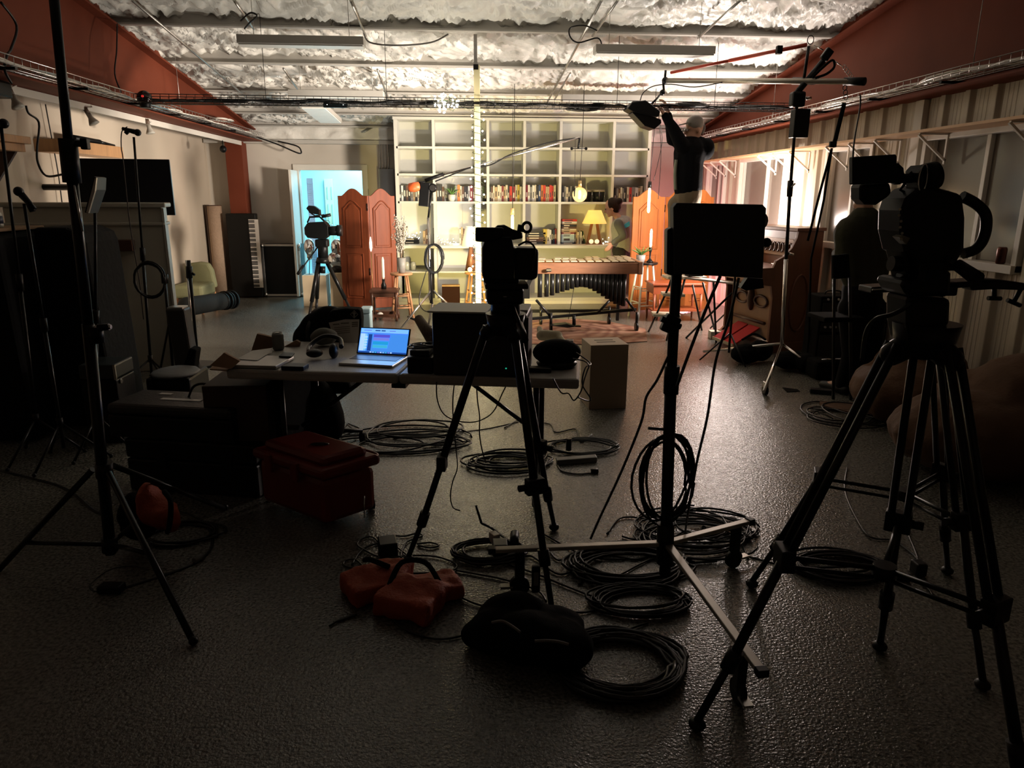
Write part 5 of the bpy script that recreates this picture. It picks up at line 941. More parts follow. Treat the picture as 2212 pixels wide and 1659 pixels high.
# the lamp head he is adjusting
t = T('barn_door_light', 'black studio light with barn doors held by the man on the step stool', 'stage light', G(1395, 250, LY-.25)); Yl = LY-.45
slab(t, 'housing', [(1356, 234), (1366, 220), (1395, 216), (1427, 240), (1424, 252), (1400, 249), (1370, 242)], Yl, .25, BLK, .01); slab(t, 'barn_door', [(1366, 243), (1398, 247), (1428, 258), (1429, 266), (1414, 279), (1393, 272)], Yl+.02, .22, BLKM, .004); slab(t, 'side_flap', [(1354, 236), (1366, 219), (1378, 217), (1372, 240)], Yl+.25, .02, SILVER, .002)
t.part('yoke', MB().tube([G(1432, 172, 7.75), G(1434, 195, 7.8), G(1420, 212, 7.9), G(1408, 224, 7.95)], .012), BLKM); t.part('clamp', MB().sph(G(1431, 200, 7.8), .03, 8, 6), BLKM); t.part('spigot', MB().cyl(G(1438, 152, 7.75), G(1436, 172, 7.75), .012), BLKM); t.part('power_lead', MB().tube(spl([G(1383, 217, 7.95), G(1390, 200, 7.95), G(1412, 186, 7.9), G(1450, 182, 7.8), G(1500, 188, 7.5), G(1560, 178, 7.2)], 5), .005), CABLE)
# woman at the bookcase, Y about 10.7
WY = 10.72; G = lambda x, y, Y=WY: P(x, y, Y); hc = G(1321, 449); m_ = MB(); g = head(m_, hc, (-1, .25, -.55), (-.35, 0, 1), 1.0)
sh1, sh2 = G(1336, 484, WY-.15), G(1344, 482, WY+.15); m_.cap(hc+Vector((.04, 0, -.06)), G(1338, 474), .045, .055); m_.cap(G(1342, 490), G(1343, 535), .13, .13)
el1, wr1 = G(1347, 510, WY-.22), G(1322, 526, WY-.22); el2, wr2 = G(1335, 510, WY+.25), G(1325, 525, WY+.3)
for sh, el, wr in ((sh1, el1, wr1), (sh2, el2, wr2)): m_.cap(sh, el, .042, .034); m_.cap(el, wr, .033, .022); hand(m_, wr, (-.5, -.1, -.6), (-.2, .9, 0), .92, .35)
hp = [G(1340, 548, WY-.08), G(1343, 548, WY+.1)]; kn = [G(1334, 608, WY-.12), G(1342, 608, WY+.1)]; an = [G(1330, 652, WY-.15), G(1338, 652, WY+.1)]
for a, b, c in zip(hp, kn, an): m_.cap(a, b, .085, .055); m_.cap(b, c, .052, .035); c2 = Vector((c.x, c.y, .05)); m_.cap(c, c2, .035, .035); m_.cap(c2, c2+Vector((-.15, 0, -.015)), .035, .028)
pn = Pn('person with dark tied hair and grey hooded top bending toward the bookcase counter', m_, SKIN, (2.35, WY, 0)); eyes(pn, g)
HRD = mat('dark_hair', (.016, .008, .005), .6, var=.4, bump=.5, bscale=60, spec=.15); pn.part('hair', MB().sph(g(0, -.028, .045), (.088, .10, .10), 16, 10).sph(g(0, -.13, .05), .055, 12, 8).sph(g(.0, -.06, -.02), (.08, .07, .08)), HRD, remesh=.012)
GH = mat('grey_marl', (.27, .27, .25), .9, var=.2, scale=60, bump=.3); GD = mat('dark_sleeve', (.10, .105, .095), .9, bump=.3)
m_ = MB(); m_.cap(G(1343, 492), G(1346, 532), .165, .15); m_.cap(G(1337, 484, WY-.1), G(1344, 482, WY+.1), .09, .09); m_.cap(G(1344, 476), G(1352, 478), .075, .08); pn.part('hooded_top', m_, GH, remesh=.013)
m_ = MB(); m_.cap(sh1, el1, .072, .055); m_.cap(el1, el1.lerp(wr1, .9), .052, .038); pn.part('sleeve', m_, GD, remesh=.012); m_ = MB(); m_.cap(sh2, el2, .07, .055); m_.cap(el2, el2.lerp(wr2, .9), .052, .038); pn.part('sleeve', m_, GD, remesh=.012)
pn.part('back_stripe', MB().prism([G(1346, 487, WY-.175), G(1360, 478, WY-.175), G(1361, 487, WY-.175), G(1347, 496, WY-.175)], (0, .03, 0)), mat('cyan_patch', (.05, .42, .62), .6), label='bright cyan patch')
m_ = MB(); m_.cap(G(1342, 540), G(1343, 548), .14, .135)
for a, b, c in zip(hp, kn, an): m_.cap(a, b, .105, .07); m_.cap(b, c, .065, .045)
pn.part('trousers', m_, mat('dark_grey_trousers', (.03, .028, .026), .85, spec=.15), remesh=.013)
for c in an: c2 = Vector((c.x, c.y, .045)); pn.part('shoe', MB().cap(c2, c2+Vector((-.16, 0, -.01)), .044, .034), mat('tan_shoe', (.2, .1, .05), .6), remesh=.01)
# man standing at the right by the windows, Y about 5.7
RY = 5.7; G = lambda x, y, Y=RY: P(x, y, Y); hc = G(1872, 418); m_ = MB(); g = head(m_, hc, (-.75, .8, -.1), (0, 0, 1), 1.0); pel = G(1862, 640)
m_.cap(hc+Vector((0, 0, -.08)), G(1870, 465), .055, .06); m_.cap(G(1868, 500), pel, .11, .11); sh1, sh2 = G(1828, 490, RY+.05), G(1904, 486, RY-.02); el1, el2 = G(1818, 560, RY), G(1912, 562, RY+.05); wr1, wr2 = G(1806, 545, RY+.32), G(1850, 560, RY+.34)
for sh, el, wr in ((sh1, el1, wr1), (sh2, el2, wr2)): m_.cap(sh, el, .048, .038); m_.cap(el, wr, .038, .026)
hand(m_, G(1808, 548, RY+.25), (-.1, -.1, -1), (1, 0, 0), 1.0, .5); hand(m_, wr2, (-1, .1, .2), (0, -1, 0), 1.0, .4)
hp = [G(1838, 665), G(1886, 665)]; kn = [G(1840, 765), G(1882, 765)]; an = [Vector((hp[0].x+.02, RY+.03, .09)), Vector((hp[1].x-.02, RY+.03, .09))]
for a, b, c in zip(hp, kn, an): m_.cap(a, b, .085, .058); m_.cap(b, c, .055, .038); m_.cap(c, c+Vector((-.07, .14, -.05)), .038, .03)
pn = Pn('person with curly hair and olive sweater standing with folded arms behind the right camera', m_, SKIN, (3.1, RY, 0), .011); eyes(pn, g)
hm = MB(); rnd = random.Random(3)
for _ in range(70):
    a = rnd.uniform(0, 6.28); b = rnd.uniform(-.15, 1.4); v = Vector((math.cos(a)*math.cos(b), math.sin(a)*math.cos(b), math.sin(b)))
    if v.y > .62 and v.z < .4: continue
    hm.sph(g(v.x*.085, -.015+v.y*.10, .04+v.z*.085), rnd.uniform(.02, .032), 6, 5)
pn.part('hair', hm, HRD, remesh=.009)
OL = mat('olive_sweater', (.045, .044, .028), .95, spec=.1, bump=.3, bscale=40); m_ = MB(); m_.cap(G(1840, 505), G(1850, 590), .14, .13); m_.cap(G(1892, 503), G(1882, 590), .14, .13); m_.cap(G(1866, 480), G(1864, 620), .13, .15); m_.cap(sh1, sh2, .075, .075)
for sh, el, wr in ((sh1, el1, wr1), (sh2, el2, wr2)): m_.cap(sh, el, .075, .062); m_.cap(el, el.lerp(wr, .85), .06, .045)
pn.part('sweater', m_, OL, remesh=.016)
m_ = MB(); m_.cap(G(1862, 625), G(1862, 655), .155, .155)
for a, b, c in zip(hp, kn, an): m_.cap(a, b, .105, .08); m_.cap(b, c, .078, .06)
pn.part('trousers', m_, mat('black_jeans', (.005, .005, .006), .9, spec=.1), remesh=.016)
for c in an: pn.part('shoe', MB().cap(c+Vector((.02, -.05, -.045)), c+Vector((-.08, .16, -.05)), .045, .038), BLK, remesh=.012)
# ================================================================== folding table and everything on it
TZ = .74; A = F(487, 797, TZ); Bq = F(1251, 819, TZ); ex = Bq-A; e1 = ex.normalized(); e2 = Vector((-e1.y, e1.x, 0)); Zv = Vector((0, 0, 1)); TW_ = .76
TBL = mat('table_plastic', (.42, .40, .36), .42, var=.05, bump=.2, bscale=150)
t = T('folding_table', 'long grey folding table with rounded edges crossing the middle of the room', 'table', A.lerp(Bq, .5)+e2*.38-Zv*TZ)
t.part('tabletop', MB().pbox(A-Zv*.055, ex*.498, e2*TW_, Zv*.055), TBL, bevel=.014); t.part('tabletop', MB().pbox(A+ex*.502-Zv*.055, ex*.498, e2*TW_, Zv*.055), TBL, bevel=.014)
t.part('hinge_block', MB().pbox(A+ex*.48-Zv*.075, ex*.04, e2*TW_, Zv*.02), BLK)
for f_ in (.13, .88):
    for g_ in (.12, .62): b2 = A+ex*f_+e2*g_; b2.z = 0; t.part('leg', MB().cyl(b2, b2+Zv*(TZ-.05), .016), BLKM)
    b2 = A+ex*f_+e2*.12; b2.z = .0; t.part('leg_bar', MB().cyl(b2+Zv*.2, b2+e2*.5+Zv*.2, .012), BLKM)
    f2 = f_+(.26 if f_ < .5 else -.26); t.part('brace', MB().cyl(A+ex*f_+e2*.37-Zv*.42, A+ex*f2+e2*.37-Zv*.06, .012), BLKM)
t.part('end_apron', MB().pbox(A+ex*.11+e2*.10-Zv*.5, ex*.012, e2*.54, Zv*.45), BLKF)
def on(x, y, z=TZ): return F(x, y, z)
# open laptop
t = T('laptop', 'open silver laptop with a bright blue audio session on screen', 'laptop', on(800, 785))
q = [on(727, 788, TZ+.004), on(840, 794, TZ+.004), on(880, 778, TZ+.004), on(771, 771, TZ+.004)]; cx = q[1]-q[0]; cy = Vector((-cx.y, cx.x, 0)).normalized()*.235; q0 = q[0]+Vector((.01, 0, 0)); cx = cx*1.03
t.part('base', MB().pbox(q0-Zv*.003, cx, cy, Zv*.014), SILVER, bevel=.004); t.part('keyboard', MB().pbox(q0+cx*.06+cy*.42+Zv*.0105, cx*.88, cy*.48, Zv*.002), mat('laptop_keys', (.015, .016, .02), .35)); t.part('trackpad', MB().pbox(q0+cx*.34+cy*.05+Zv*.0105, cx*.32, cy*.32, Zv*.001), SILVER)
s0 = q0+cy*1.0+Zv*.012; sv = P(846, 706, (s0+cx*.5).y+.10)-(s0+cx*.5); sv = Vector((cy.x*.30, cy.y*.30, sv.z)); sn = cx.cross(sv).normalized()
if sn.y > 0: sn = -sn
lid = t.part('lid', MB().pbox(s0, cx, sv, -sn*.006), BLK, bevel=.003)
scr = MB(); mats = [mat('screen_'+k, c, .3, emit=c, es=e_) for k, c, e_ in (('blue', (.06, .28, .85), 1.0), ('pale_blue', (.22, .55, .95), 1.0), ('violet', (.10, .10, .70), .9), ('lilac', (.20, .24, .85), .9), ('cyan', (.02, .38, .80), .9), ('teal', (.06, .50, .78), .9), ('dark_blue', (.015, .07, .35), .8), ('white', (.45, .70, 1.0), 1.0))]
def sr(u0, u1, v0, v1, mi, d=.0012): scr.mi = mi; scr.pbox(s0+cx*u0+sv*v0+sn*d, cx*(u1-u0), sv*(v1-v0), sn*.0006)
sr(.03, .97, .05, .96, 0, .0003); sr(.04, .96, .80, .95, 1); sr(.04, .13, .12, .76, 7); sr(.13, .17, .12, .76, 1); sr(.20, .27, .12, .74, 6)
sr(.30, .62, .63, .74, 2, .002); sr(.30, .61, .52, .62, 3, .002); sr(.30, .60, .36, .48, 4, .002); sr(.30, .59, .24, .35, 5, .002); sr(.03, .97, .05, .10, 6, .002)
for k in range(9): sr(.26+.05*k, .295+.05*k, .055, .092, (7, 1, 5, 3)[k % 4], .003)
for k in range(5): sr(.135, .185, .20+.1*k, .26+.1*k, 7, .003)
sr(.32, .42, .86, .90, 6, .003); sr(.44, .52, .86, .90, 6, .003); sr(.60, .72, .87, .89, 2, .003); sr(.04, .96, .785, .795, 2, .003); sr(.10, .25, .87, .89, 2, .003)
t.part('screen', scr, mats, parent=lid, label='glowing blue screen with violet and teal audio tracks')
light('laptop_glow', 'AREA', s0+cx*.5+sv*.5+sn*.02, .35, (.25, .5, 1), .28, aim=s0+cx*.5+sv*.5+sn, sy=.16)
# closed laptop, phone, papers, can
q0 = on(493, 795, TZ+.002); t = T('closed_laptop', 'closed silver laptop lying at the left end of the folding table', 'laptop', q0); t.part('body', MB().pbox(q0, e1*.26, e2*.24, Zv*.018), SILVER, bevel=.005)
solo('sheet_of_paper', 'loose sheet of paper lying over the closed laptop', 'paper', MB().prism([on(512, 776, TZ+.022), on(556, 779, TZ+.022), on(582, 762, TZ+.022), on(588, 752, TZ+.022), on(545, 758, TZ+.022)], (0, 0, .0015)), PAPER)
solo('phone', 'black phone on top of the closed laptop', 'phone', MB().prism([on(602, 772, TZ+.022), on(629, 773, TZ+.022), on(637, 765, TZ+.022), on(612, 763, TZ+.022)], (0, 0, .008)), BLK, bevel=.003)
c = on(602, 756); t = T('drink_can', 'grey aluminium drink can standing on the folding table', 'can', c); hc_ = P(602, 718, c.y).z-TZ; t.part('can', MB().lathe([(.026, 0), (.033, .01), (.033, hc_-.015), (.027, hc_), (.024, hc_-.004)], c, 20), mat('can_grey', (.16, .16, .14), .4, .6)); t.part('tab', MB().cyl(c+Zv*(hc_-.003), c+Zv*hc_, .012), SILVER)
solo('kraft_paper_bag', 'crumpled brown paper bag folded over the left table corner', 'paper bag', MB().prism([on(453, 797), on(470, 778, TZ), P(484, 761, 3.95), P(498, 769, 3.95), P(517, 778, 3.9), on(505, 790), on(490, 800)], (0, 0, -.006)).prism([P(453, 790, 3.75), P(484, 762, 3.78), P(518, 780, 3.74), P(500, 797, 3.72)], (0, .02, 0)), KRAFT)
solo('cardboard_carton', 'dark open cardboard carton on the floor under the left table end', 'box', MB().bx(-1.42, -1.08, 3.85, 4.2, 0, .62), mat('dark_cardboard', (.05, .03, .02), .8), bevel=.006)
solo('kraft_wrapper', 'dark brown paper wrapper standing behind the grey drink can', 'paper', MB().prism([P(543, 757, 4.35), P(555, 721, 4.35), P(590, 729, 4.35), P(592, 752, 4.35), P(612, 750, 4.3), P(640, 735, 4.3), P(648, 740, 4.3), P(645, 757, 4.3)], (0, .03, 0)), KRAFT)
solo('small_case', 'small black case with yellow-green sticker beside the headphones', 'case', MB().pbox(on(607, 800), e1*.12, e2*.08, Zv*.022), BLK, bevel=.004)
# headphones
c = on(700, 776, TZ); t = T('headphones', 'black headphones lying left of the open laptop', 'headphones', c)
t.part('ear_cup', MB().sph(c+Vector((-.05, 0, .035)), (.046, .046, .024), 14, 10), BLK); t.part('ear_cup', MB().sph(c+Vector((.05, .03, .04)), (.026, .046, .042), 14, 10), BLK); t.part('headband', MB().tube(spl([c+Vector((-.08, .0, .04)), c+Vector((-.09, .09, .06)), c+Vector((-.02, .15, .10)), c+Vector((.07, .12, .09)), c+Vector((.09, .04, .06))], 5), .013, 8), BLKM)
c2 = on(690, 752, TZ); solo('knit_cap', 'crumpled patterned grey cloth hat behind the headphones', 'hat', MB().sph(c2+Vector((.02, .04, .06)), (.08, .07, .05), 14, 10), mat('patterned_cloth', (.09, .085, .065), .8, var=.6, scale=30), disp=.03)
# black backpack with paper bag on a chair behind the table
BY = 4.62; t = T('office_chair', 'black chair behind the table, its base and seat seen below the tabletop', 'chair', (P(690, 800, BY).x, BY, 0)); cx_ = P(690, 800, BY).x
t.part('seat', MB().box((cx_, BY, .45), (.46, .44, .08)), BLKF, bevel=.03); t.part('column', MB().cyl((cx_, BY, .08), (cx_, BY, .42), .03), BLKM)
for k in range(5): a = k*1.257+.4; t.part('base_arm', MB().cyl((cx_, BY, .11), (cx_+.26*math.cos(a), BY+.26*math.sin(a), .07), .02, .014), BLK); t.part('caster', MB().cyl((cx_+.26*math.cos(a)-.02, BY+.26*math.sin(a), .03), (cx_+.26*math.cos(a)+.02, BY+.26*math.sin(a), .03), .03), BLK)
t.part('side_cushion', MB().sph((P(700, 890, BY-.2).x, BY-.25, .33), (.12, .12, .22), 14, 10, Matrix.Rotation(-.35, 4, 'Y')), BLKF)
t.part('backrest', slabpx(MB(), [(655, 800), (655, 740), (668, 700), (735, 700), (742, 740), (740, 800)], BY+.12, .06), BLKF, bevel=.02)
t = T('backpack', 'black backpack slumped on the chair behind the folding table', 'backpack', (cx_, BY, .5)); m_ = MB()
for x, y, r in ((672, 735, .12), (690, 715, .13), (712, 700, .12), (725, 730, .14), (690, 760, .13), (668, 770, .09)): m_.sph(P(x, y, BY), (r, r*.9, r), 14, 10)
m_.sph(P(710, 690, BY+.08), (.14, .1, .07), 14, 10); t.part('bag', m_, BLKF, remesh=.018); t.part('strap', MB().tube(spl([P(672, 690, BY-.05), P(665, 715, BY-.12), P(668, 745, BY-.12)], 5), .015), BLKM); t.part('hood', MB().sph(P(708, 678, BY+.1), (.11, .08, .05), 14, 10), mat('brown_cloth', (.04, .028, .02), .8))
t = T('newspaper_tote', 'dark tote bag with a pale printed sheet and small arrow emblem', 'bag', P(745, 770, BY-.2)); YY = BY-.16
t.part('tote', slabpx(MB(), [(708, 770), (706, 690), (712, 672), (745, 667), (778, 669), (781, 690), (779, 770)], YY, .12), BLKF, bevel=.015); t.part('printed_sheet', slabpx(MB(), [(710, 697), (722, 695), (745, 690), (776, 690), (775, 722), (772, 745), (740, 742), (722, 731)], YY-.004, .003), PAPER)
TX = mat('ink', (.16, .14, .11), .7)
for (u0, u1, v) in ((719, 733, 700), (736, 754, 697.5), (760, 773, 696), (760, 773, 700), (760, 773, 704)): t.part('headline', slabpx(MB(), [(u0, v), (u1, v-1), (u1, v+1.2), (u0, v+2.2)], YY-.0055, .001), TX)
for k in range(4): t.part('picture_block', slabpx(MB(), [(722+k*1, 707+4.2*k), (756, 704+4.2*k), (756, 706+4.2*k), (722+k, 709+4.2*k)], YY-.0055, .001), mat('faded_ink', (.32, .29, .24), .7))
t.part('emblem', MB().tube([P(765, 671, YY-.004), P(773, 679, YY-.004), P(765, 687, YY-.004), P(757, 679, YY-.004)], .0025, 4, closed=True), mat('emblem_grey', (.28, .26, .22), .6)); t.part('emblem_arrow', slabpx(MB(), [(765, 673), (770, 678), (767, 678), (766.5, 685), (763.5, 685), (763, 678), (760, 678)], YY-.005, .002), mat('emblem_grey', (.28, .26, .22), .6))
# big black box with sheets of paper on top; small gear round it
c0 = on(936, 810); t = T('monitor_case', 'large black box standing on the right half of the folding table', 'monitor', c0+e1*.25); z1 = P(1000, 675, c0.y+.0).z
t.part('housing', MB().pbox(c0, e1*.47, e2*.30, Zv*(z1-TZ)), mat('monitor_black', (.008, .008, .008), .5), bevel=.008); t.part('side_panel', MB().pbox(c0+e1*.472+e2*.02+Zv*.01, e1*.006, e2*.26, Zv*(z1-TZ-.03)), mat('side_brown', (.09, .055, .05), .5))
t.part('green_led', MB().sph(c0+e1*.37-e2*.003+Zv*.045, .004, 6, 5), mat('green_led', (.02, .4, .25), .3, emit=(.02, .5, .3), es=.8)); t.part('handle', MB().tube(spl([c0+e1*.28-e2*.005+Zv*.20, c0+e1*.30-e2*.03+Zv*.24, c0+e1*.37-e2*.03+Zv*.24, c0+e1*.39-e2*.005+Zv*.20], 5), .006), CHROME)
solo('script_sheets', 'pale sheets lying on top of the large black box', 'paper', MB().pbox(c0-e1*.02-e2*.01+Zv*(z1-TZ+.001), e1*.29, e2*.30, Zv*.008), mat('sheet_grey', (.50, .50, .46), .6)); solo('notepad', 'white notepad at the right end of the large black box', 'notepad', MB().pbox(c0+e1*.37+e2*.06+Zv*(z1-TZ+.001), e1*.10, e2*.22, Zv*.012), PAPER, bevel=.002)
q0 = on(880, 807); t = T('audio_interface', 'small black box with cables on it, right of the open laptop', 'audio interface', q0); t.part('housing', MB().pbox(q0+e1*.0, e1*.13, e2*.18, Zv*.085), BLK, bevel=.006); t.part('top_box', MB().pbox(q0+e1*.01+e2*.02+Zv*.087, e1*.10, e2*.14, Zv*.03), BLK, bevel=.006)
solo('tangled_cable', 'knot of cable on the small black box beside the laptop', 'cable', loops(q0+e1*.07+e2*.08+Zv*.12, .055, .045, 6, .004, .02, 5), CABLE)
solo('rolled_cloth', 'rolled tan cloth bag leaning between laptop and large black box', 'cloth', MB().cap(P(905, 690, 4.25), P(936, 735, 4.1), .028, .04), mat('tan_canvas', (.14, .10, .07), .85, bump=.4), disp=.015)
c = on(1205, 795); t = T('round_speaker', 'round black speaker on the right end of the folding table', 'speaker', c); t.part('body', MB().sph(c+Vector((0, .05, .075)), (.13, .09, .07), 20, 12), BLKF); t.part('base', MB().lathe([(.10, 0), (.11, .02), (.09, .035)], c+Vector((0, .05, 0)), 20), BLK)
solo('work_gloves', 'pale yellow work gloves lying behind the round speaker', 'gloves', MB().cap(on(1170, 745)+Zv*.06, on(1205, 742)+Zv*.05, .035, .03).cap(on(1205, 742)+Zv*.05, on(1222, 752)+Zv*.03, .02, .014).cap(on(1170, 745)+Zv*.06, on(1165, 738)+Zv*.08, .022, .02), mat('pale_leather', (.80, .72, .50), .8), remesh=.008)
q0 = on(1140, 805); solo('charger_brick', 'low black power adapter at the front edge right of the large black box', 'power adapter', MB().pbox(q0, e1*.12, e2*.06, Zv*.025), BLK, bevel=.006); q0 = on(1222, 770); solo('card_reader', 'small boxy card reader at the right rear of the table', 'card reader', MB().pbox(q0, e1*.04, e2*.06, Zv*.09), BLK, bevel=.003)
# cables from the table
for k, (lab, pp) in enumerate((('thin black cable looping from the table edge below the large box', [(943, 825, 3.55), (944, 860, 3.55), (955, 890, 3.55), (975, 905, 3.55), (1005, 912, 3.55), (1035, 909, 3.55), (1065, 890, 3.55), (1085, 850, 3.55), (1095, 830, 3.55)]),
        ('thin black wire hanging straight from the table to the floor', [(981, 832, 3.6), (978, 870, 3.6), (980, 920, 3.6), (985, 970, 3.6), (988, 1010, 3.5), (978, 1040, 3.45), (973, 1070, 3.4), (978, 1095, 3.35), (993, 1103, 3.3)]),
        ('black cable dropping from the table through a clip to the coil', [(1029, 832, 3.6), (1032, 870, 3.6), (1036, 900, 3.6), (1036, 940, 3.6), (1042, 975, 3.6), (1050, 1000, 3.6)]),
        ('cable looping off the right table corner beside the plywood box', [(1238, 775, 3.5), (1262, 780, 3.45), (1272, 790, 3.42), (1268, 802, 3.4), (1262, 820, 3.35), (1255, 845, 3.3), (1240, 865, 3.3), (1228, 850, 3.3), (1212, 848, 3.3), (1195, 818, 3.35)]),
        ('second thin cable hanging off the right table corner', [(1245, 762, 3.6), (1276, 785, 3.5), (1264, 795, 3.4), (1258, 830, 3.35), (1275, 860, 3.4), (1270, 866, 3.4), (1248, 858, 3.3)]))):
    cab(lab, [P(*q) for q in pp], .0035)
# ================================================================== plywood box
c0 = F(1272, 885); c1 = F(1352, 882); cl = F(1258, 860); h_ = P(1285, 746, c0.y).z
PLY = mat('plywood', (.34, .26, .18), .55, var=.12, scale=4, stretch=(1, 1, .3)); t = T('plywood_box', 'plain plywood box with two slots in its top beside the table', 'box', c0.lerp(c1, .5)); u_ = Vector((c1.x-c0.x, c1.y-c0.y, 0)); v_ = Vector((-u_.y, u_.x, 0)).normalized()*.30
t.part('body', MB().pbox(c0, u_, v_, Zv*h_), PLY, bevel=.003)
for f_ in (.35, .6): t.part('slot', MB().pbox(c0+u_*.25+v_*f_+Zv*(h_+.0005), u_*.5, v_*.06, Zv*.001), mat('slot_black', (.01, .008, .006), .8))
# ================================================================== pro tripods
def pro_tripod(name, label, apex, feet, dual=True, s_=1.0, mid=.52, m=BLKM, spread=True):
    c = sum((Vector(f) for f in feet), Vector())/3; t = T(name, label, 'tripod', (c.x, c.y, 0)); ap = Vector(apex); cz = None
    for f in feet:
        f = Vector(f); out = (f-c).normalized(); top = ap+out*.07*s_; side = out.cross(Zv).normalized()*.02*s_; d = f-top; k1 = top.lerp(f, mid); k2 = top.lerp(f, .80)
        L_ = MB(); 
        for sg in ((-1, 1) if dual else (0,)): t.part('leg', MB().cyl(top+side*sg, k1+side*sg, .0105*s_ if dual else .016*s_, n=10), m)
        t.part('leg_collar', MB().pbox(k1-side*1.7-out*.018*s_-Zv*.03*s_, side*3.4, out*.036*s_, Zv*.06*s_), BLK, bevel=.004)
        t.part('middle_leg', MB().cyl(k1, k2, .0135*s_, n=10), m); t.part('lower_collar', MB().cyl(k2-d.normalized()*.03*s_, k2+d.normalized()*.03*s_, .021*s_), BLK); ll = t.part('lower_leg', MB().cyl(k2, f+Zv*.03, .011*s_, n=10), m)
        t.part('foot', MB().sph(f+Zv*.018, (.024*s_, .024*s_, .018), 12, 8), BLK, parent=ll); t.part('lock_knob', MB().cyl(k1+side*1.7, k1+side*3.2, .013*s_, n=8), BLK)
        hubp = Vector((c.x, c.y, k1.z-.02))
        if spread: t.part('spreader_arm', MB().cyl(k1, hubp+out*.03, .007*s_, n=8), BLK); 
        if dual: t.part('spreader_arm', MB().cyl(k1-Zv*.03, hubp+out*.03-Zv*.03, .006*s_, n=8), BLK)
        t.part('shoulder', MB().cap(ap+out*.03*s_+Zv*.0, top-Zv*.03, .032*s_, .028*s_), BLK)
    if spread: t.part('spreader_hub', MB().cyl((c.x, c.y, k1.z-.05), (c.x, c.y, k1.z-.01), .028*s_, n=14), BLK)
    t.part('bowl', MB().cyl(ap-Zv*.03, ap+Zv*.05*s_, .06*s_, .075*s_, n=20), BLK)
    return t
# centre tripod and camera
CF = [(-.27, 3.0, 0), (.33, 2.54, 0), (.43, 3.29, 0)]; cyy = 2.93; ap = P(1092, 705, cyy)
t = pro_tripod('centre_tripod', 'black tripod with spread legs standing in front of the folding table', ap, CF, dual=False, s_=1.1, mid=.55, spread=False)
t.part('fluid_head', MB().cyl(P(1092, 690, cyy), P(1091, 612, cyy), .062, .055, 20), BLK); t.part('head_base', MB().cyl(P(1092, 712, cyy), P(1092, 675, cyy), .05, .064, 20), BLK); t.part('tilt_body', MB().box(P(1090, 636, cyy), (.15, .12, .07)), BLK, bevel=.015); t.part('plate', MB().box(P(1092, 613, cyy), (.17, .20, .02)), BLK, bevel=.004); t.part('bubble_level', MB().box(P(1091, 641, cyy-.062), (.014, .004, .003)), mat('white_mark', (.7, .7, .7), .4))
t.part('pan_bar', MB().cyl(P(1104, 650, cyy), P(1130, 720, cyy-.25), .007), BLKM); t.part('pan_grip', MB().cyl(P(1122, 700, cyy-.18), P(1134, 735, cyy-.3), .014), BLK)
t = T('cinema_camera', 'black camera with side monitor and eyepiece ring on the centre tripod', 'camera', P(1092, 610, cyy))
slab(t, 'body', [(1042, 535), (1042, 598), (1052, 604), (1110, 606), (1112, 540), (1105, 512), (1060, 512), (1047, 520)], cyy-.06, .16); slab(t, 'side_monitor', [(1027, 491), (1027, 522), (1048, 523), (1075, 519), (1088, 510), (1088, 492)], cyy-.09, .02); slab(t, 'top_handle', [(1062, 500), (1075, 487), (1090, 486), (1110, 496), (1128, 502), (1130, 515), (1100, 520), (1062, 516)], cyy-.02, .04)
t.part('eyepiece_ring', MB().tube([P(1138, 491, cyy)+Vector((.017*math.cos(a*.39), 0, .019*math.sin(a*.39))) for a in range(16)], .006, 6, closed=True), BLK)
t.part('eyepiece_tube', MB().cyl(P(1118, 492, cyy-.01), P(1131, 494, cyy-.01), .014), BLK); slab(t, 'battery_pack', [(1112, 535), (1156, 536), (1164, 540), (1162, 600), (1150, 606), (1112, 604)], cyy-.05, .13, BLK, .01); slab(t, 'baseplate', [(1045, 598), (1045, 611), (1056, 613), (1120, 613), (1122, 604), (1048, 598)], cyy-.04, .10); t.part('lens', MB().cyl(P(1085, 560, cyy+.05), P(1082, 560, cyy+.28), .05, .055, 24), BLK); t.part('drooping_lead', MB().tube(spl([P(1120, 530, cyy-.06), P(1140, 522, cyy-.08), P(1156, 540, cyy-.08), P(1148, 585, cyy-.07)], 5), .004), CABLE)
# right pair of tripods
F1 = [(.71, 1.88, 0), (1.51, 2.24, 0), (1.42, 1.37, 0)]; F2 = [(1.21, 2.70, 0), (1.74, 2.01, 0), (2.12, 2.76, 0)]; Y1, Y2 = 1.86, 2.47; Z_ = 0
a1 = P(1995, 742, Y1); a2 = P(2003, 735, Y2)
t = pro_tripod('near_tripod', 'nearest black double-tube tripod at the right, holding the big video camera', a1, F1, s_=1.15)
t.part('head_block', slabpx(MB(), [(1962, 640), (2056, 645), (2054, 700), (2040, 712), (2032, 745), (1970, 745), (1962, 700)], Y1-.05, .11), BLK, bevel=.012); t.part('fluid_head', slabpx(MB(), [(1992, 572), (2040, 572), (2058, 590), (2056, 642), (1962, 640), (1950, 618), (1952, 604), (1990, 604)], Y1-.06, .13), BLK, bevel=.012)
t.part('drag_knob', MB().cyl(P(1924, 569, Y1), P(1958, 572, Y1), .020, n=16), BLK); t.part('lock_lever', MB().cyl(P(1948, 588, Y1), P(1962, 600, Y1), .018), BLK); t.part('pan_bar', MB().cyl(P(2028, 545, Y1-.02), P(2072, 578, Y1-.1), .007), BLKM); t.part('pan_grip', MB().cyl(P(2068, 572, Y1-.09), P(2112, 603, Y1-.16), .015, .018), BLK)
t.part('cable_tail', MB().tube(spl([P(1968, 655, Y1-.06), P(1950, 668, Y1-.06), P(1925, 680, Y1-.06), P(1890, 690, Y1-.03), P(1870, 720, Y1), P(1862, 780, Y1)], 5), .006), CABLE)
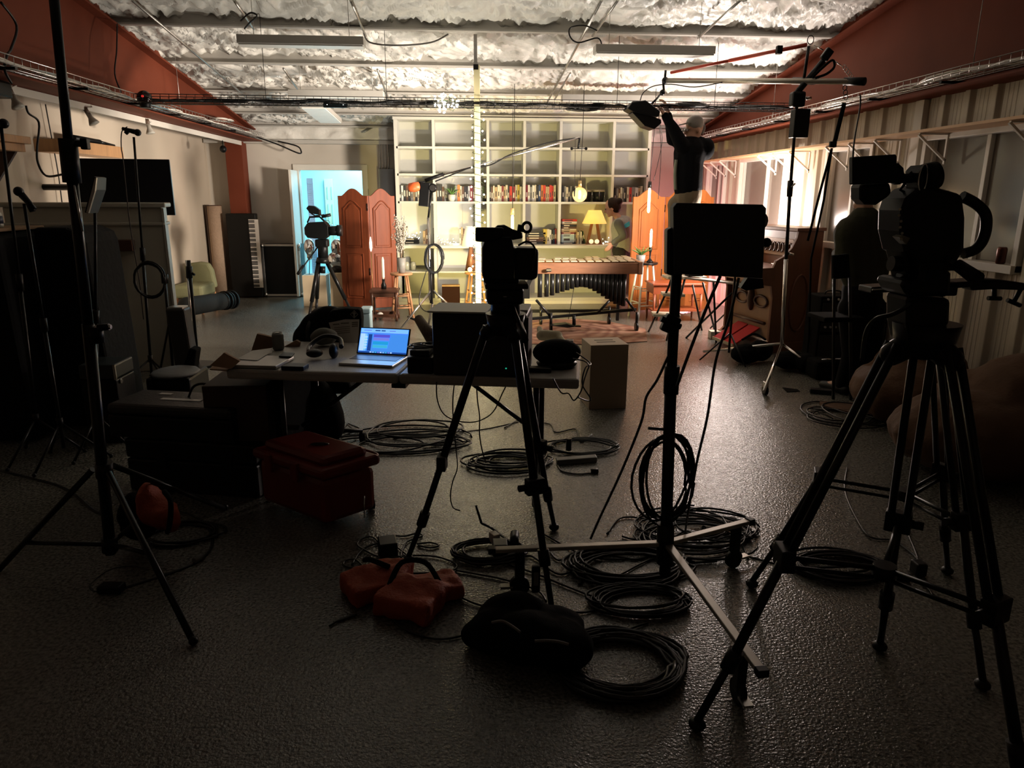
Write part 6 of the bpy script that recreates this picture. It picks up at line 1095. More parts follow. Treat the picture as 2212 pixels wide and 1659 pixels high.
t = pro_tripod('far_tripod', 'second black double-tube tripod just behind the nearest one at the right', a2, F2, s_=1.1)
t.part('column', MB().cyl(a2, P(2003, 640, Y2), .05, n=18), BLK)
t = T('camera_slider', 'long black camera slider with splayed end feet behind the right video camera', 'slider', P(2000, 625, Y2))
t.part('rail', MB().pbox(P(1882, 634, Y2), P(2140, 618, Y2)-P(1882, 634, Y2), (0, .09, 0), Zv*.022), BLKM, bevel=.004); t.part('end_frame', slabpx(MB(), [(2095, 612), (2125, 603), (2160, 604), (2212, 611), (2230, 618), (2228, 628), (2150, 625), (2100, 628)], Y2, .06), BLK, bevel=.006)
t.part('rail_line', MB().cyl(P(1884, 626, Y2-.005), P(1962, 623, Y2-.005), .0025), CHROME)
for (x0, y0, x1, y1) in ((2148, 622, 2148, 642), (2205, 625, 2190, 652)): t.part('end_leg', MB().cyl(P(x0, y0, Y2+.02), P(x1, y1, Y2+.02), .008), BLK); t.part('end_foot', MB().cyl(P(x1-14, y1+(2 if x1 < 2160 else -4), Y2+.02), P(x1+14, y1+(3 if x1 < 2160 else 8), Y2+.02), .008, n=8), BLK)
t.part('carriage', MB().pbox(P(1975, 640, Y2), (.16, 0, 0), (0, .09, 0), Zv*.05), BLK, bevel=.006)
# big camera on the near tripod
t = T('broadcast_camera', 'large black shoulder video camera with flip monitor and hand strap at the right', 'camera', P(2020, 575, Y1))
slab(t, 'body', [(1950, 455), (1960, 428), (1985, 408), (2010, 400), (2055, 412), (2082, 420), (2088, 470), (2086, 540), (2070, 566), (2040, 578), (1990, 578), (1972, 552), (1958, 545), (1948, 500)], Y1-.05, .12, BLK, .012)
slab(t, 'flip_monitor', [(1842, 339), (1936, 333), (1938, 338), (1937, 395), (1842, 399)], Y1-.03, .02, BLK, .003); slab(t, 'monitor_hinge', [(1936, 352), (1943, 352), (1954, 362), (1957, 384), (1948, 400), (1934, 396)], Y1-.02, .03)
slab(t, 'eyepiece_hood', [(1860, 397), (1925, 393), (1929, 418), (1918, 428), (1896, 443), (1872, 442), (1860, 430)], Y1+.0, .06, BLK, .01); t.part('viewfinder_arm', MB().cyl(P(1940, 386, Y1), P(1990, 384, Y1), .012), BLK); t.part('arm_loop', MB().tube([P(1955, 396, Y1), P(1945, 410, Y1), P(1958, 418, Y1), P(1975, 417, Y1)], .004), BLK); t.part('antenna', MB().cyl(P(1958, 384, Y1), P(1972, 370, Y1), .004), BLK)
t.part('lens_cup', MB().cyl(P(1996, 384, Y1-.03), P(2022, 378, Y1-.03), .034, .034, 20), BLK); slab(t, 'top_block', [(1988, 368), (2000, 356), (2024, 354), (2028, 372), (2028, 398), (2018, 410), (1990, 410)], Y1-.04, .07, BLK, .006); t.part('lens_rim', MB().tube([P(1994, 385, Y1-.045)+Vector((.011*math.cos(a*.4), 0, .034*math.sin(a*.4))) for a in range(16)], .0025, 5, closed=True), CHROME)
t.part('hand_strap', MB().tube(spl([P(2078, 424, Y1-.03), P(2108, 440, Y1-.03), P(2128, 462, Y1-.03), P(2130, 492, Y1-.03), P(2122, 520, Y1-.03), P(2108, 538, Y1-.03), P(2092, 545, Y1-.03), P(2080, 548, Y1-.03)], 5), .014, 8), BLK)
slab(t, 'rear_block', [(1962, 606), (1956, 575), (1944, 520), (1950, 500), (1960, 500), (1970, 606)], Y1-.03, .08, BLK, .006); t.part('quick_plate', MB().box(P(2000, 572, Y1), (.11, .12, .02)), BLK, bevel=.003)
for k in range(6): t.part('side_button', MB().cyl(P(1944+k*1.2-((k % 2)*3), 452+k*13, Y1-.062), P(1944+k*1.2-((k % 2)*3), 452+k*13, Y1-.05), .0035, n=8), mat('button_cream', (.40, .36, .25), .4))
t.part('side_bracket', MB().prism([P(1942, 512, Y1-.06), P(1950, 508, Y1-.06), P(1966, 514, Y1-.06), P(1958, 528, Y1-.06)], (0, .03, 0)), mat('olive_metal', (.16, .14, .09), .4)); t.part('monitor_lead', MB().tube(spl([P(1843, 398, Y1), P(1842, 350, Y1), P(1846, 300, Y1+.1), P(1858, 230, Y1+.3), P(1858, 205, Y1+.3)], 6), .0022), CABLE)
# ================================================================== left tall stand with sandbag
LYs = 2.93; b0 = P(236, 1175, LYs); t = T('tall_light_stand', 'tall thick black light stand rising out of the frame at the left', 'light stand', (b0.x, LYs, 0)); tp = P(113, -40, LYs)
t.part('lower_pole', MB().cyl((b0.x, LYs, .12), P(190, 700, LYs), .0225, n=16), BLKM); t.part('middle_pole', MB().cyl(P(190, 700, LYs), P(150, 330, LYs), .020, n=16), BLKM); t.part('upper_pole', MB().cyl(P(150, 330, LYs), tp, .017, n=16), BLKM); t.part('collar', MB().cyl(P(156, 395, LYs), P(146, 300, LYs), .032, n=16), BLK); t.part('lower_collar', MB().cyl(P(209, 740, LYs), P(206, 705, LYs), .028, n=16), BLK)
t.part('knob', MB().cyl(P(212, 708, LYs), P(236, 706, LYs), .014), BLKM); t.part('knob_cap', MB().cyl(P(232, 706, LYs), P(240, 706, LYs), .009), CHROME); t.part('clamp_arm', MB().cyl(P(150, 308, LYs), P(188, 312, LYs), .012), BLK); t.part('clamp_head', MB().box(P(184, 311, LYs), (.025, .03, .04)), BLK, bevel=.004)
t.part('leg_hub', MB().cyl(P(226, 1030, LYs), P(224, 1000, LYs), .034, n=16), BLK); t.part('brace_hub', MB().cyl(P(238, 1190, LYs), P(236, 1160, LYs), .032, n=16), BLK); hb, bb = P(225, 1015, LYs), P(237, 1176, LYs)
for f_, kk in (((-1.02, 2.42, .01), .5), ((-2.07, 3.02, .01), .72), ((-1.28, 3.62, .01), .5)):
    f_ = Vector(f_); o_ = (Vector((f_.x, f_.y, 0))-Vector((hb.x, hb.y, 0))).normalized()*.05; t.part('leg', MB().cyl(hb+o_, f_, .013), BLKM); t.part('brace', MB().cyl(bb, (hb+o_).lerp(f_, kk), .010), BLKM); t.part('foot', MB().sph(f_+Zv*.008, .018, 8, 6), BLK)
t.part('chrome_rod', MB().cyl(P(160, 400, LYs-.03), P(178, 500, LYs-.03), .004), CHROME)
# sandbags
def sandbag(lab, blobs, m, straps, disp=.035):
    t = T('sandbag', lab, 'sandbag', blobs[0][0]); m_ = MB()
    for k, (c, r) in enumerate(blobs):
        if len(r) == 4: m_.box(c, r[:3], Matrix.Rotation(r[3], 4, 'Z'))
        else: m_.sph(c, r, 14, 10)
    t.part('bag', m_, m, remesh=.012, disp=disp)
    for s_ in straps: t.part('strap', MB().tube(spl(s_, 5), .012, 6), BLKF)
q = lambda x, y, Y: P(x, y, Y)
sandbag('orange sandbag with black strap slung over a leg of the tall left stand', [(q(318, 1075, 3.15), (.05, .07, .07)), (q(330, 1100, 3.15), (.07, .09, .08)), (q(352, 1112, 3.12), (.06, .08, .07)), (q(372, 1118, 3.1), (.03, .07, .07))], ORANGE, [[q(355, 1062, 3.1), q(368, 1082, 3.02), q(368, 1120, 3.02), q(362, 1150, 3.06)]])
sandbag('black sandbag half hidden behind the orange one on the tall left stand', [(q(290, 1110, 3.2), (.07, .09, .10)), (q(300, 1140, 3.2), (.08, .08, .06))], BLKF, [])
c = F(830, 1290); sandbag('orange saddle sandbag left of the centre tripod foot, cables lying over it', [(F(805, 1282)+Zv*.045, (.22, .20, .085, .5)), (F(845, 1268)+Zv*.05, (.16, .16, .09, -.2))], ORANGE, [[F(790, 1250)+Zv*.09, F(805, 1262)+Zv*.115, F(842, 1275)+Zv*.11]])
sandbag('second orange sandbag with dark handle loop at the foot of the centre tripod', [(F(890, 1318)+Zv*.05, (.24, .20, .095, -.45)), (F(942, 1288)+Zv*.04, (.20, .17, .075, .35))], ORANGE, [[F(842, 1310)+Zv*.09, F(870, 1275)+Zv*.13, F(920, 1270)+Zv*.12, F(950, 1300)+Zv*.09]])
# ================================================================== centre-right roller stand with black panel
RYs = 2.72; t = T('roller_stand', 'heavy black wheeled stand in the centre right carrying the black flat panel', 'light stand', (P(1437, 1225, RYs).x, RYs, 0)); b0 = P(1436, 1240, RYs)
t.part('lower_pole', MB().cyl(b0, P(1448, 850, RYs), .024, n=16), BLKM); t.part('upper_pole', MB().cyl(P(1448, 850, RYs), P(1463, 560, RYs), .0205, n=16), BLKM); t.part('collar', MB().cyl(P(1449, 850, RYs), P(1452, 790, RYs), .030, n=16), BLK); t.part('hub', MB().cyl(P(1436, 1215, RYs), P(1438, 1130, RYs), .036, n=16), BLK); t.part('clamp', MB().box(P(1448, 700, RYs-.02), (.06, .04, .07), Matrix.Rotation(.4, 4, 'Y')), BLK, bevel=.008)
t.part('clamp_jaw', MB().cyl(P(1428, 688, RYs-.03), P(1470, 706, RYs-.03), .012), BLK); t.part('arm', MB().cyl(P(1460, 590, RYs), P(1520, 560, RYs), .016), BLK); t.part('hook_bar', MB().cyl(P(1400, 925, RYs), P(1440, 928, RYs), .006), BLKM); H = .20; hub = Vector((b0.x, RYs, H+.0)); LEGM = mat('brushed_leg', (.45, .42, .38), .35, .6)
for (x, y) in ((1070, 1192), (1614, 1131), (1640, 1450)):
    e = F(x, y, H); d = (e-hub); d.z = 0; n_ = d.normalized(); sd = n_.cross(Zv)*.016; t.part('leg', MB().pbox(hub-sd+Zv*.0, d, sd*2, Zv*.018), LEGM, bevel=.003); t.part('end_cap', MB().pbox(hub+d-sd*1.15-Zv*.004, n_*.03, sd*2.3, Zv*.026), BLK, bevel=.003)
    c = hub+d*.86; c.z = 0; ax_ = sd.normalized(); cf = t.part('caster_fork', MB().pbox(c-sd*1.0-n_*.02+Zv*.045, n_*.04, sd*2.0, Zv*.155), BLKM, bevel=.004); t.part('caster_wheel', MB().cyl(c+Zv*.042-ax_*.012, c+Zv*.042+ax_*.012, .042, n=18), BLK, parent=cf); t.part('brake', MB().pbox(c+n_*.03-sd+Zv*.035, n_*.05, sd*2, Zv*.01), CHROME)
t = T('flat_panel_monitor', 'large black flat panel seen from behind on the roller stand', 'monitor', P(1555, 600, RYs-.06))
slab(t, 'shell', [(1455, 448), (1463, 438), (1648, 442), (1656, 450), (1652, 520), (1648, 602), (1540, 596), (1456, 592)], RYs-.08, .05, mat('panel_shell', (.010, .010, .010), .5), .004); slab(t, 'side_hood', [(1442, 496), (1456, 490), (1456, 596), (1441, 593)], RYs-.06, .05); t.part('knob', MB().sph(P(1656, 524, RYs-.05), .018, 10, 8), BLK); t.part('mount_plate', slabpx(MB(), [(1480, 520), (1520, 520), (1520, 575), (1480, 575)], RYs-.03, .03), BLKM)
t.part('bottom_bracket', slabpx(MB(), [(1615, 600), (1648, 602), (1650, 622), (1612, 628), (1600, 622)], RYs-.04, .03), BLK)
# cables round the roller stand
solo('hung_cable_coil', 'long loops of black cable hanging on the roller stand pole', 'cable', loops(P(1437, 1030, RYs+.02), .105, .185, 6, .0055, .013, 31, nrm=(0, -1, 0), up=(1, 0, 0)), CABLE)
cab('black cable with small ring hanging from stand clamp down to the floor', [P(1443, 770, 2.62), P(1420, 820, 2.62), P(1396, 858, 2.62), P(1388, 902, 2.6), P(1366, 962, 2.62), P(1335, 1035, 2.65), P(1295, 1120, 2.7), P(1276, 1164, 2.72)], .005)
cab('straight black lead from the flat panel down past the pole', [P(1596, 600, 2.58), P(1575, 690, 2.58), P(1546, 780, 2.6), P(1528, 900, 2.6), P(1505, 1000, 2.62), P(1486, 1110, 2.66), F(1480, 1150)], .005)
cab('black strap running from the flat panel corner to the pole', [P(1556, 596, 2.6), P(1520, 680, 2.6), P(1482, 780, 2.6), P(1462, 835, 2.6)], .006)
# ================================================================== C-stand with boom, organ, amps, bean bags
SY = 6.6; t = T('boom_light_stand', 'tall chrome rolling stand with long horizontal silver boom at the right', 'light stand', F(1660, 800)); b0 = P(1689, 742, SY)
t.part('lower_pole', MB().cyl(b0, P(1698, 560, SY), .019, n=14), CHROME); t.part('middle_pole', MB().cyl(P(1698, 560, SY), P(1706, 420, SY), .016, n=14), BLKM); t.part('upper_pole', MB().cyl(P(1706, 420, SY), P(1724, 190, SY), .014, n=14), BLKM); t.part('collar', MB().cyl(P(1705, 425, SY), P(1708, 390, SY), .026), BLK); t.part('tee_knob', MB().cyl(P(1709, 404, SY-.02), P(1718, 396, SY-.03), .008), CHROME); t.part('lower_knob', MB().cyl(P(1704, 548, SY-.02), P(1714, 550, SY-.02), .012), CHROME)
for (x, y, z_) in ((1650, 846, .08), (1520, 759, .03), (1765, 800, .06)): e = F(x, y, z_); t.part('leg', MB().cyl(b0, e, .013), CHROME)
e = F(1652, 853); t.part('caster_wheel', MB().cyl(e+Vector((-.014, 0, .04)), e+Vector((.014, 0, .04)), .04, n=16), BLK); t.part('caster_fork', MB().box(e+Vector((0, 0, .09)), (.035, .05, .05)), CHROME, bevel=.004); t.part('grip_head', MB().box(P(1722, 215, SY), (.12, .10, .13)), BLK, bevel=.02); t.part('grip_knob', MB().cyl(P(1740, 212, SY), P(1752, 212, SY), .014), CHROME)
t.part('battery_box', MB().box(P(1727, 267, SY-.02), (.14, .10, .24)), BLK, bevel=.008); t.part('slanted_arm', MB().cyl(P(1718, 205, SY), P(1780, 130, SY), .028), BLKM); t.part('upright_arm', MB().cyl(P(1737, 168, SY), P(1747, 100, SY), .013), BLKM)
bo0, bo1 = P(1437, 174, 7.75), P(1866, 176, 6.2); t.part('boom', MB().cyl(bo0, bo1, .024, n=16), mat('boom_silver', (.6, .56, .48), .3, .8)); t.part('boom_sleeve', MB().cyl(P(1712, 175, 6.73), P(1760, 175, 6.56), .031), BLK); t.part('boom_end_grip', MB().cyl(P(1824, 176, 6.34), P(1868, 176, 6.19), .033, n=16), BLK); t.part('boom_tip', MB().sph(bo0, .035, 10, 8), BLK)
t.part('strap', MB().tube(spl([P(1755, 168, SY-.1), P(1775, 148, SY-.1), P(1798, 130, SY-.1), P(1802, 145, SY-.1), P(1785, 160, SY-.1), P(1762, 168, SY-.1)], 5), .011), BLKF); t.part('ratchet', MB().box(P(1786, 118, SY-.05), (.07, .05, .10), Matrix.Rotation(.6, 4, 'Y')), BLKM, bevel=.01)
for a, b in (((1757, 97), (1778, 108)), ((1800, 130), (1822, 145))): t.part('chain', MB().cyl(P(a[0], a[1], SY-.05), P(b[0], b[1], SY-.05), .005), CHROME)
for k in range(5): c = P(1824+k*4, 145+k*5.5, SY-.06); t.part('chain_link', MB().tube([c+Vector((.014*math.cos(a*.8), 0, .02*math.sin(a*.8))) for a in range(8)], .003, 5, closed=True), STEEL)
t.part('top_ring', MB().tube([P(1751, 86, SY)+Vector((.028*math.cos(a*.4), 0, .035*math.sin(a*.4))) for a in range(16)], .004, 5, closed=True), BLKM)
solo('red_boom_arm', 'thin red metal arm rising from the boom tip to the chrome rolling stand', 'pole', MB().cyl(P(1449, 157, 7.7), P(1575, 131, 7.25), .014).cyl(P(1575, 131, 7.25), P(1742, 97, 6.65), .017), mat('red_paint', (.50, .06, .03), .4))
solo('red_arm_clamp', 'small black clamp halfway along the thin red arm', 'clamp', MB().box(P(1683, 108, 6.83), (.05, .05, .07)), BLK, bevel=.006)
t = T('hanging_weight_strap', 'black double strap hanging from the boom end down behind the organ', 'strap', P(1800, 320, 6.35)); 
t.part('strap', MB().tube([P(1824, 222, 6.3), P(1805, 300, 6.35), P(1798, 318, 6.35)], .018), BLKF); t.part('buckle', MB().box(P(1799, 312, 6.33), (.06, .03, .05)), BLK, bevel=.006); t.part('strap_tail', MB().tube([P(1797, 320, 6.35), P(1780, 430, 6.4), P(1752, 560, 6.5), P(1747, 730, 6.6), P(1738, 830, 6.6)], .010), BLKF); t.part('strap_tail', MB().tube([P(1797, 320, 6.35), P(1770, 420, 6.4), P(1745, 520, 6.45)], .011), BLKF)
for k in range(3): c = P(1826+k*1-1, 190+k*10, 6.28); t.part('ring', MB().tube([c+Vector((.018*math.cos(a*.8), 0, .022*math.sin(a*.8))) for a in range(8)], .0035, 5, closed=True), BLKM)
sandbag('black sandbag draped over the rolling stand leg before the organ', [(F(1610, 785)+Zv*.10, (.16, .10, .10)), (F(1640, 782)+Zv*.12, (.13, .10, .11))], BLKF, [[F(1600, 775)+Zv*.2, F(1625, 770)+Zv*.24, F(1650, 775)+Zv*.2]], .03)
sandbag('second black sandbag right of the rolling stand pole', [(F(1705, 800)+Zv*.10, (.17, .12, .09)), (F(1738, 805)+Zv*.10, (.12, .12, .09))], BLKF, [], .03)
# pump organ
C0 = Vector((3.04, 7.25, 0)); dv = Vector((.80, .33, 0)).normalized(); wv_ = Vector((-.155, .95, 0)); D = .82
ORG = mat('organ_walnut', (.13, .045, .02), .4, var=.3, scale=4, stretch=(4, 4, .8)); ORL = mat('organ_light_veneer', (.30, .16, .08), .4, var=.2)
t = T('pump_organ', 'antique carved wooden pump organ with red foot pedals at the right wall', 'organ', C0+dv*.4+wv_*.5)
prof = [(D, 0), (D, 1.30), (.46, 1.30), (.44, 1.20), (.38, 1.10), (.28, 1.02), (.18, .98), (.14, .90), (0, .88), (0, .74), (.14, .72), (.17, .60), (.17, .14), (.12, .10), (.12, 0)]
for f_ in (0, .96): t.part('end_panel', MB().prism([C0+wv_*f_+dv*u+Zv*z for u, z in prof], wv_*.04), ORG, bevel=.004)
t.part('oval_moulding', MB().tube([C0-wv_*.004+dv*(.55+.13*math.cos(a*.314))+Zv*(.52+.30*math.sin(a*.314)) for a in range(20)], .012, 6, closed=True), ORG); t.part('base_moulding', MB().pbox(C0-wv_*.015+dv*.10, dv*(D-.1), wv_*1.03, Zv*.10), ORG, bevel=.006)
t.part('upper_case', MB().pbox(C0+wv_*.04+dv*.50+Zv*.9, dv*.3, wv_*.92, Zv*.36), ORG); t.part('top_board', MB().pbox(C0-wv_*.02+dv*.42+Zv*1.27, dv*.42, wv_*1.04, Zv*.035), ORG, bevel=.006); t.part('carved_grille', MB().pbox(C0+wv_*.12+dv*.485+Zv*1.0, dv*.02, wv_*.76, Zv*.18), ORL, bevel=.004)
for k in range(9): t.part('grille_scroll', MB().tube([C0+wv_*(.16+.08*k)+dv*.475+Zv*1.09+(wv_*.03*math.cos(a*.7)+Zv*.05*math.sin(a*.7)) for a in range(9)], .008, 5, closed=True), DARKW)
t.part('keybed', MB().pbox(C0+wv_*.03+dv*.02+Zv*.74, dv*.45, wv_*.94, Zv*.10), ORL, bevel=.004); t.part('keyboard_lid', MB().pbox(C0+wv_*.04+dv*.06+Zv*.85, dv*.40, wv_*.92, Zv*.05), ORG, bevel=.006); t.part('kneeboard', MB().pbox(C0+wv_*.04+dv*.24+Zv*.12, dv*.03, wv_*.92, Zv*.60), ORL)
for sx in (-1, 1): t.part('kneeboard_scroll', MB().tube([C0+wv_*(.5+sx*.2)+dv*.225+Zv*.52+(wv_*.13*math.cos(a*.42)+Zv*.06*math.sin(a*.42)) for a in range(15)], .014, 6, closed=True), DARKW)
t.part('kneeboard_boss', MB().sph(C0+wv_*.5+dv*.23+Zv*.52, (.05, .05, .13)), DARKW); t.part('crossrail', MB().cyl(C0+wv_*.15+dv*.20+Zv*.30, C0+wv_*.85+dv*.20+Zv*.30, .018), DARKW)
RP = mat('red_pedal_carpet', (.50, .02, .025), .8, bump=.4, bscale=120)
for f_ in (.26, .51): t.part('pedal', MB().pbox(C0+wv_*f_-dv*.14+Zv*.06, wv_*.22, dv*.36+Zv*.16, Zv*.02), RP, bevel=.004); t.part('pedal_edge', MB().pbox(C0+wv_*f_-dv*.15+Zv*.055, wv_*.22, dv*.012, Zv*.03), mat('pedal_brass', (.45, .38, .25), .4, .6))
t.part('cheek_block', MB().pbox(C0-wv_*.0+dv*.0+Zv*.88, dv*.16, wv_*.05, Zv*.03), ORG, bevel=.004)
solo('pale_block', 'small pale wooden block on the floor beside the organ pedals', 'block', MB().pbox(F(1535, 733), (.13, -.01, 0), (.01, .13, 0), (0, 0, .09)), mat('pale_block_wood', (.40, .36, .28), .7), bevel=.003)
# small keyboard board on folding legs behind the panel
t = T('folding_board', 'pale narrow board on crossed black legs beside the organ', 'table', P(1540, 690, 8.0)); a, b = P(1478, 603, 8.0), P(1640, 621, 7.6)
t.part('board', MB().pbox(a, b-a, (.02, .22, 0), Zv*.02), mat('board_pale', (.50, .42, .34), .5), bevel=.004); m0 = a.lerp(b, .4)
t.part('leg', MB().cyl(m0, F(1547, 740), .012), BLKM); t.part('leg', MB().cyl(a.lerp(b, .75), F(1482, 730), .012), BLKM)
t.part('phone_stand', MB().pbox(P(1488, 602, 8.0)+Zv*.02, (.18, .05, .0), (-.02, .1, .0), Zv*.03), BLK, bevel=.004)
# amps
a, b = P(1757, 800, 6.45), P(1832, 800, 6.45); z1 = P(1790, 640, 6.45).z
def amp(lab, x0, x1, y, z0, z1, dp=.28):
    t = T('guitar_amplifier', lab, 'amplifier', ((x0+x1)/2, y+dp/2, z0)); t.part('cabinet', MB().bx(x0, x1, y, y+dp, z0, z1), BLKF, bevel=.012); t.part('grille', MB().bx(x0+.02, x1-.02, y-.006, y+.001, z0+.03, z0+(z1-z0)*.72), mat('grille_cloth', (.015, .015, .014), .8, bump=.5, bscale=220)); cp = t.part('control_panel', MB().bx(x0+.02, x1-.02, y-.006, y+.001, z0+(z1-z0)*.78, z1-.03), BLKM)
    for k in range(4): t.part('knob', MB().cyl((x0+.06+k*.05, y-.02, z0+(z1-z0)*.87), (x0+.06+k*.05, y-.006, z0+(z1-z0)*.87), .010), SILVER, parent=cp)
    t.part('handle', MB().tube(spl([((x0+x1)/2-.08, y+dp/2, z1), ((x0+x1)/2-.06, y+dp/2, z1+.03), ((x0+x1)/2+.06, y+dp/2, z1+.03), ((x0+x1)/2+.08, y+dp/2, z1)], 4), .008), BLK)
amp('lower black amplifier in the stack left of the standing person', a.x, b.x+.02, 6.45, 0, z1-.22); amp('upper black amplifier on the stack left of the standing person', a.x, b.x+.02, 6.45, z1-.215, z1)
a, b = P(1862, 800, 6.3), P(1925, 800, 6.3); amp('black amplifier behind the standing person at the corrugated wall', a.x, min(b.x, 3.86), 6.3, 0, P(1890, 655, 6.3).z)
t = T('open_toolbag', 'open black bag full of tangled gear on the floor before the amplifiers', 'bag', F(1790, 812)); c = F(1795, 815); t.part('bag', MB().box(c+Zv*.09, (.42, .24, .18)), BLKF, bevel=.04); t.part('reflective_scrap', MB().tube(spl([c+Vector((-.16, -.10, .19)), c+Vector((-.1, -.12, .2)), c+Vector((-.04, -.08, .19)), c+Vector((.05, -.12, .2)), c+Vector((.14, -.1, .19))], 4), .008), CHROME)
t = T('folding_chair', 'black folding chair in front of the standing person in olive sweater', 'chair', F(1775, 800)); 
t.part('backrest', slabpx(MB(), [(1800, 552), (1835, 548), (1838, 600), (1800, 604)], 5.45, .04), BLKF, bevel=.01); t.part('back_post', MB().cyl(P(1802, 600, 5.46), F(1800, 862), .012), BLKM); t.part('back_post', MB().cyl(P(1836, 600, 5.46), F(1838, 864), .012), BLKM); t.part('seat', MB().box(P(1822, 690, 5.5)+Vector((0, .12, -.0)), (.34, .30, .04)), BLKF, bevel=.012)
# bean bags
BEAN = mat('brown_suede', (.09, .042, .018), .85, var=.15, scale=6, bump=.3, bscale=50)
solo('bean_bag', 'slumped brown suede bean bag against the corrugated wall behind the tripods', 'bean bag', MB().sph((3.35, 5.0, .22), (.48, .42, .23)).sph((3.45, 5.15, .36), (.34, .30, .24)).cap((3.1, 4.9, .18), (3.15, 5.2, .22), .17, .18), BEAN, remesh=.025, disp=.02)
solo('bean_bag', 'large brown suede bean bag at the right edge of the view', 'bean bag', MB().sph((3.15, 3.95, .25), (.60, .46, .27)).sph((3.45, 4.0, .42), (.42, .38, .30)).cap((2.85, 4.1, .22), (3.2, 4.2, .36), .2, .22), BEAN, remesh=.025, disp=.02)
solo('brown_mat', 'flat brown mat on the floor in front of the slumped bean bag', 'mat', MB().prism([F(1845, 898), F(1990, 905), F(1995, 880), F(1770, 872), F(1775, 880)], Zv*.02), BEAN)
# window still life
c = PX(2160, 545, XR-.06); zz = 1.155; t = T('drink_can', 'dark drink can standing on the window sill nearest the camera', 'can', (XR-.05, c.y, zz)); c = Vector((XR-.045, c.y, zz-.004)); t.part('can', MB().lathe([(.026, 0), (.033, .01), (.033, .105), (.027, .12)], c, 20), mat('can_dark_red', (.10, .03, .02), .3, .7))
# ================================================================== cables and small gear on the floor
solo('cable_coil', 'loose flat coil of black cable behind the centre tripod under the table', 'cable', loops(F(890, 957), .36, .20, 7, .0065, .12, 41, tail=[F(760, 940), F(735, 935), F(752, 915), F(775, 925)]), CABLE)
cab('black cable running from the loose flat coil toward the table leg', [F(850, 948), F(940, 935), F(1010, 932), F(1060, 925), F(1105, 915), F(1120, 912)], .006)
cab('thin black cable curling off the left of the loose flat coil', [F(706, 958), F(745, 960), F(768, 950), F(766, 930), F(750, 916), F(760, 925), F(790, 938), F(840, 944), F(880, 946)], .005)
solo('cable_coil', 'tight coil of black cable on the floor behind the centre tripod leg', 'cable', loops(F(1105, 1003), .22, .13, 8, .0065, .04, 42), CABLE)
solo('cable_coil', 'coil of black cable round the power strip right of the table leg', 'cable', loops(F(1240, 968), .20, .15, 4, .006, .055, 43), CABLE)
c = F(1245, 1003); t = T('power_strip', 'grey power strip with plug lying on the floor right of the table leg', 'power strip', c); t.part('housing', MB().pbox(F(1203, 1006), F(1290, 999)-F(1203, 1006), (0, .06, 0), Zv*.035), mat('strip_grey', (.16, .155, .14), .5), bevel=.006); t.part('plug', MB().cyl(F(1228, 985)+Zv*.04, F(1228, 985)+Zv*.12, .018), BLK); t.part('lead', MB().tube(fline([(1205, 1005), (1215, 1018), (1245, 1024), (1278, 1022)]), .005), CABLE); t.part('end_plug', MB().cyl(F(1276, 1022)+Zv*.014, F(1292, 1022)+Zv*.014, .014), BLK)
solo('cable_coil', 'neat coil of black cable on the floor left of the roller stand leg', 'cable', loops(F(1058, 1198), .155, .10, 9, .006, .012, 44, tail=[F(1060, 1160)+Zv*.05, P(1040, 1130, 3.0), P(1028, 1092, 3.0)]), CABLE)
t = T('plug_block', 'white and black plug adapter inside the neat coil beside the roller leg', 'power adapter', F(1078, 1190)); t.part('adapter', MB().box(F(1080, 1195)+Zv*.03, (.07, .08, .06)), BLK, bevel=.006); t.part('white_cube', MB().box(F(1068, 1178)+Zv*.04, (.035, .05, .05), Matrix.Rotation(.5, 4, 'Z')), WHT, bevel=.003); t.part('round_plug', MB().cyl(F(1110, 1190)+Zv*.02, F(1112, 1172)+Zv*.05, .022), BLK)
solo('cable_coil', 'large dark coil of cable under the roller stand hub', 'cable', loops(F(1352, 1222), .25, .15, 12, .007, .022, 45), CABLE)
solo('cable_coil', 'shiny coil of cable on the floor in front of the roller stand', 'cable', loops(F(1384, 1306), .185, .10, 9, .006, .02, 46), CABLE)
solo('cable_coil', 'large thick coil of cable beside the black equipment bag in the foreground', 'cable', loops(F(1340, 1440), .20, .17, 18, .009, .017, 47), CABLE)
solo('cable_coil', 'coil of cable between the roller stand and the right tripods', 'cable', loops(F(1812, 1228), .20, .12, 11, .0065, .02, 48, tail=[F(1712, 1228), F(1660, 1215), F(1600, 1198)]), CABLE)
solo('cable_pile', 'messy pile of black cable behind the roller stand base', 'cable', loops(F(1490, 1150), .25, .17, 11, .0055, .07, 49), CABLE); solo('cable_pile', 'small loops of cable at the left below the tall stand', 'cable', loops(F(400, 1160), .16, .12, 4, .006, .03, 50), CABLE)
c = F(242, 1278); t = T('inline_adapter', 'small black inline power adapter on the floor left of the tall stand leg', 'power adapter', c); t.part('housing', MB().box(c+Zv*.018, (.10, .055, .036), Matrix.Rotation(-.1, 4, 'Z')), BLK, bevel=.008)
cab('black cable from the inline adapter curving right under the tall stand', [F(265, 1272), F(320, 1255), F(380, 1235), F(430, 1212), F(458, 1180), F(450, 1140), F(410, 1115), F(388, 1108)], .009); cab('thin black lead looping left of the inline adapter', [F(222, 1280), F(200, 1276), F(196, 1262), F(235, 1232), F(280, 1224), F(320, 1232)], .004)
cab('black cable crossing the floor from the left edge behind the tall stand leg', [F(-20, 1013), F(60, 1032), F(120, 1048), F(160, 1068), F(200, 1102), F(232, 1116)], .009); solo('loose_plug', 'thick black plug end lying at the right of the left cable loops', 'plug', MB().cyl(F(420, 1218)+Zv*.014, F(438, 1208)+Zv*.014, .014), mat('grey_plug', (.14, .14, .14), .5))
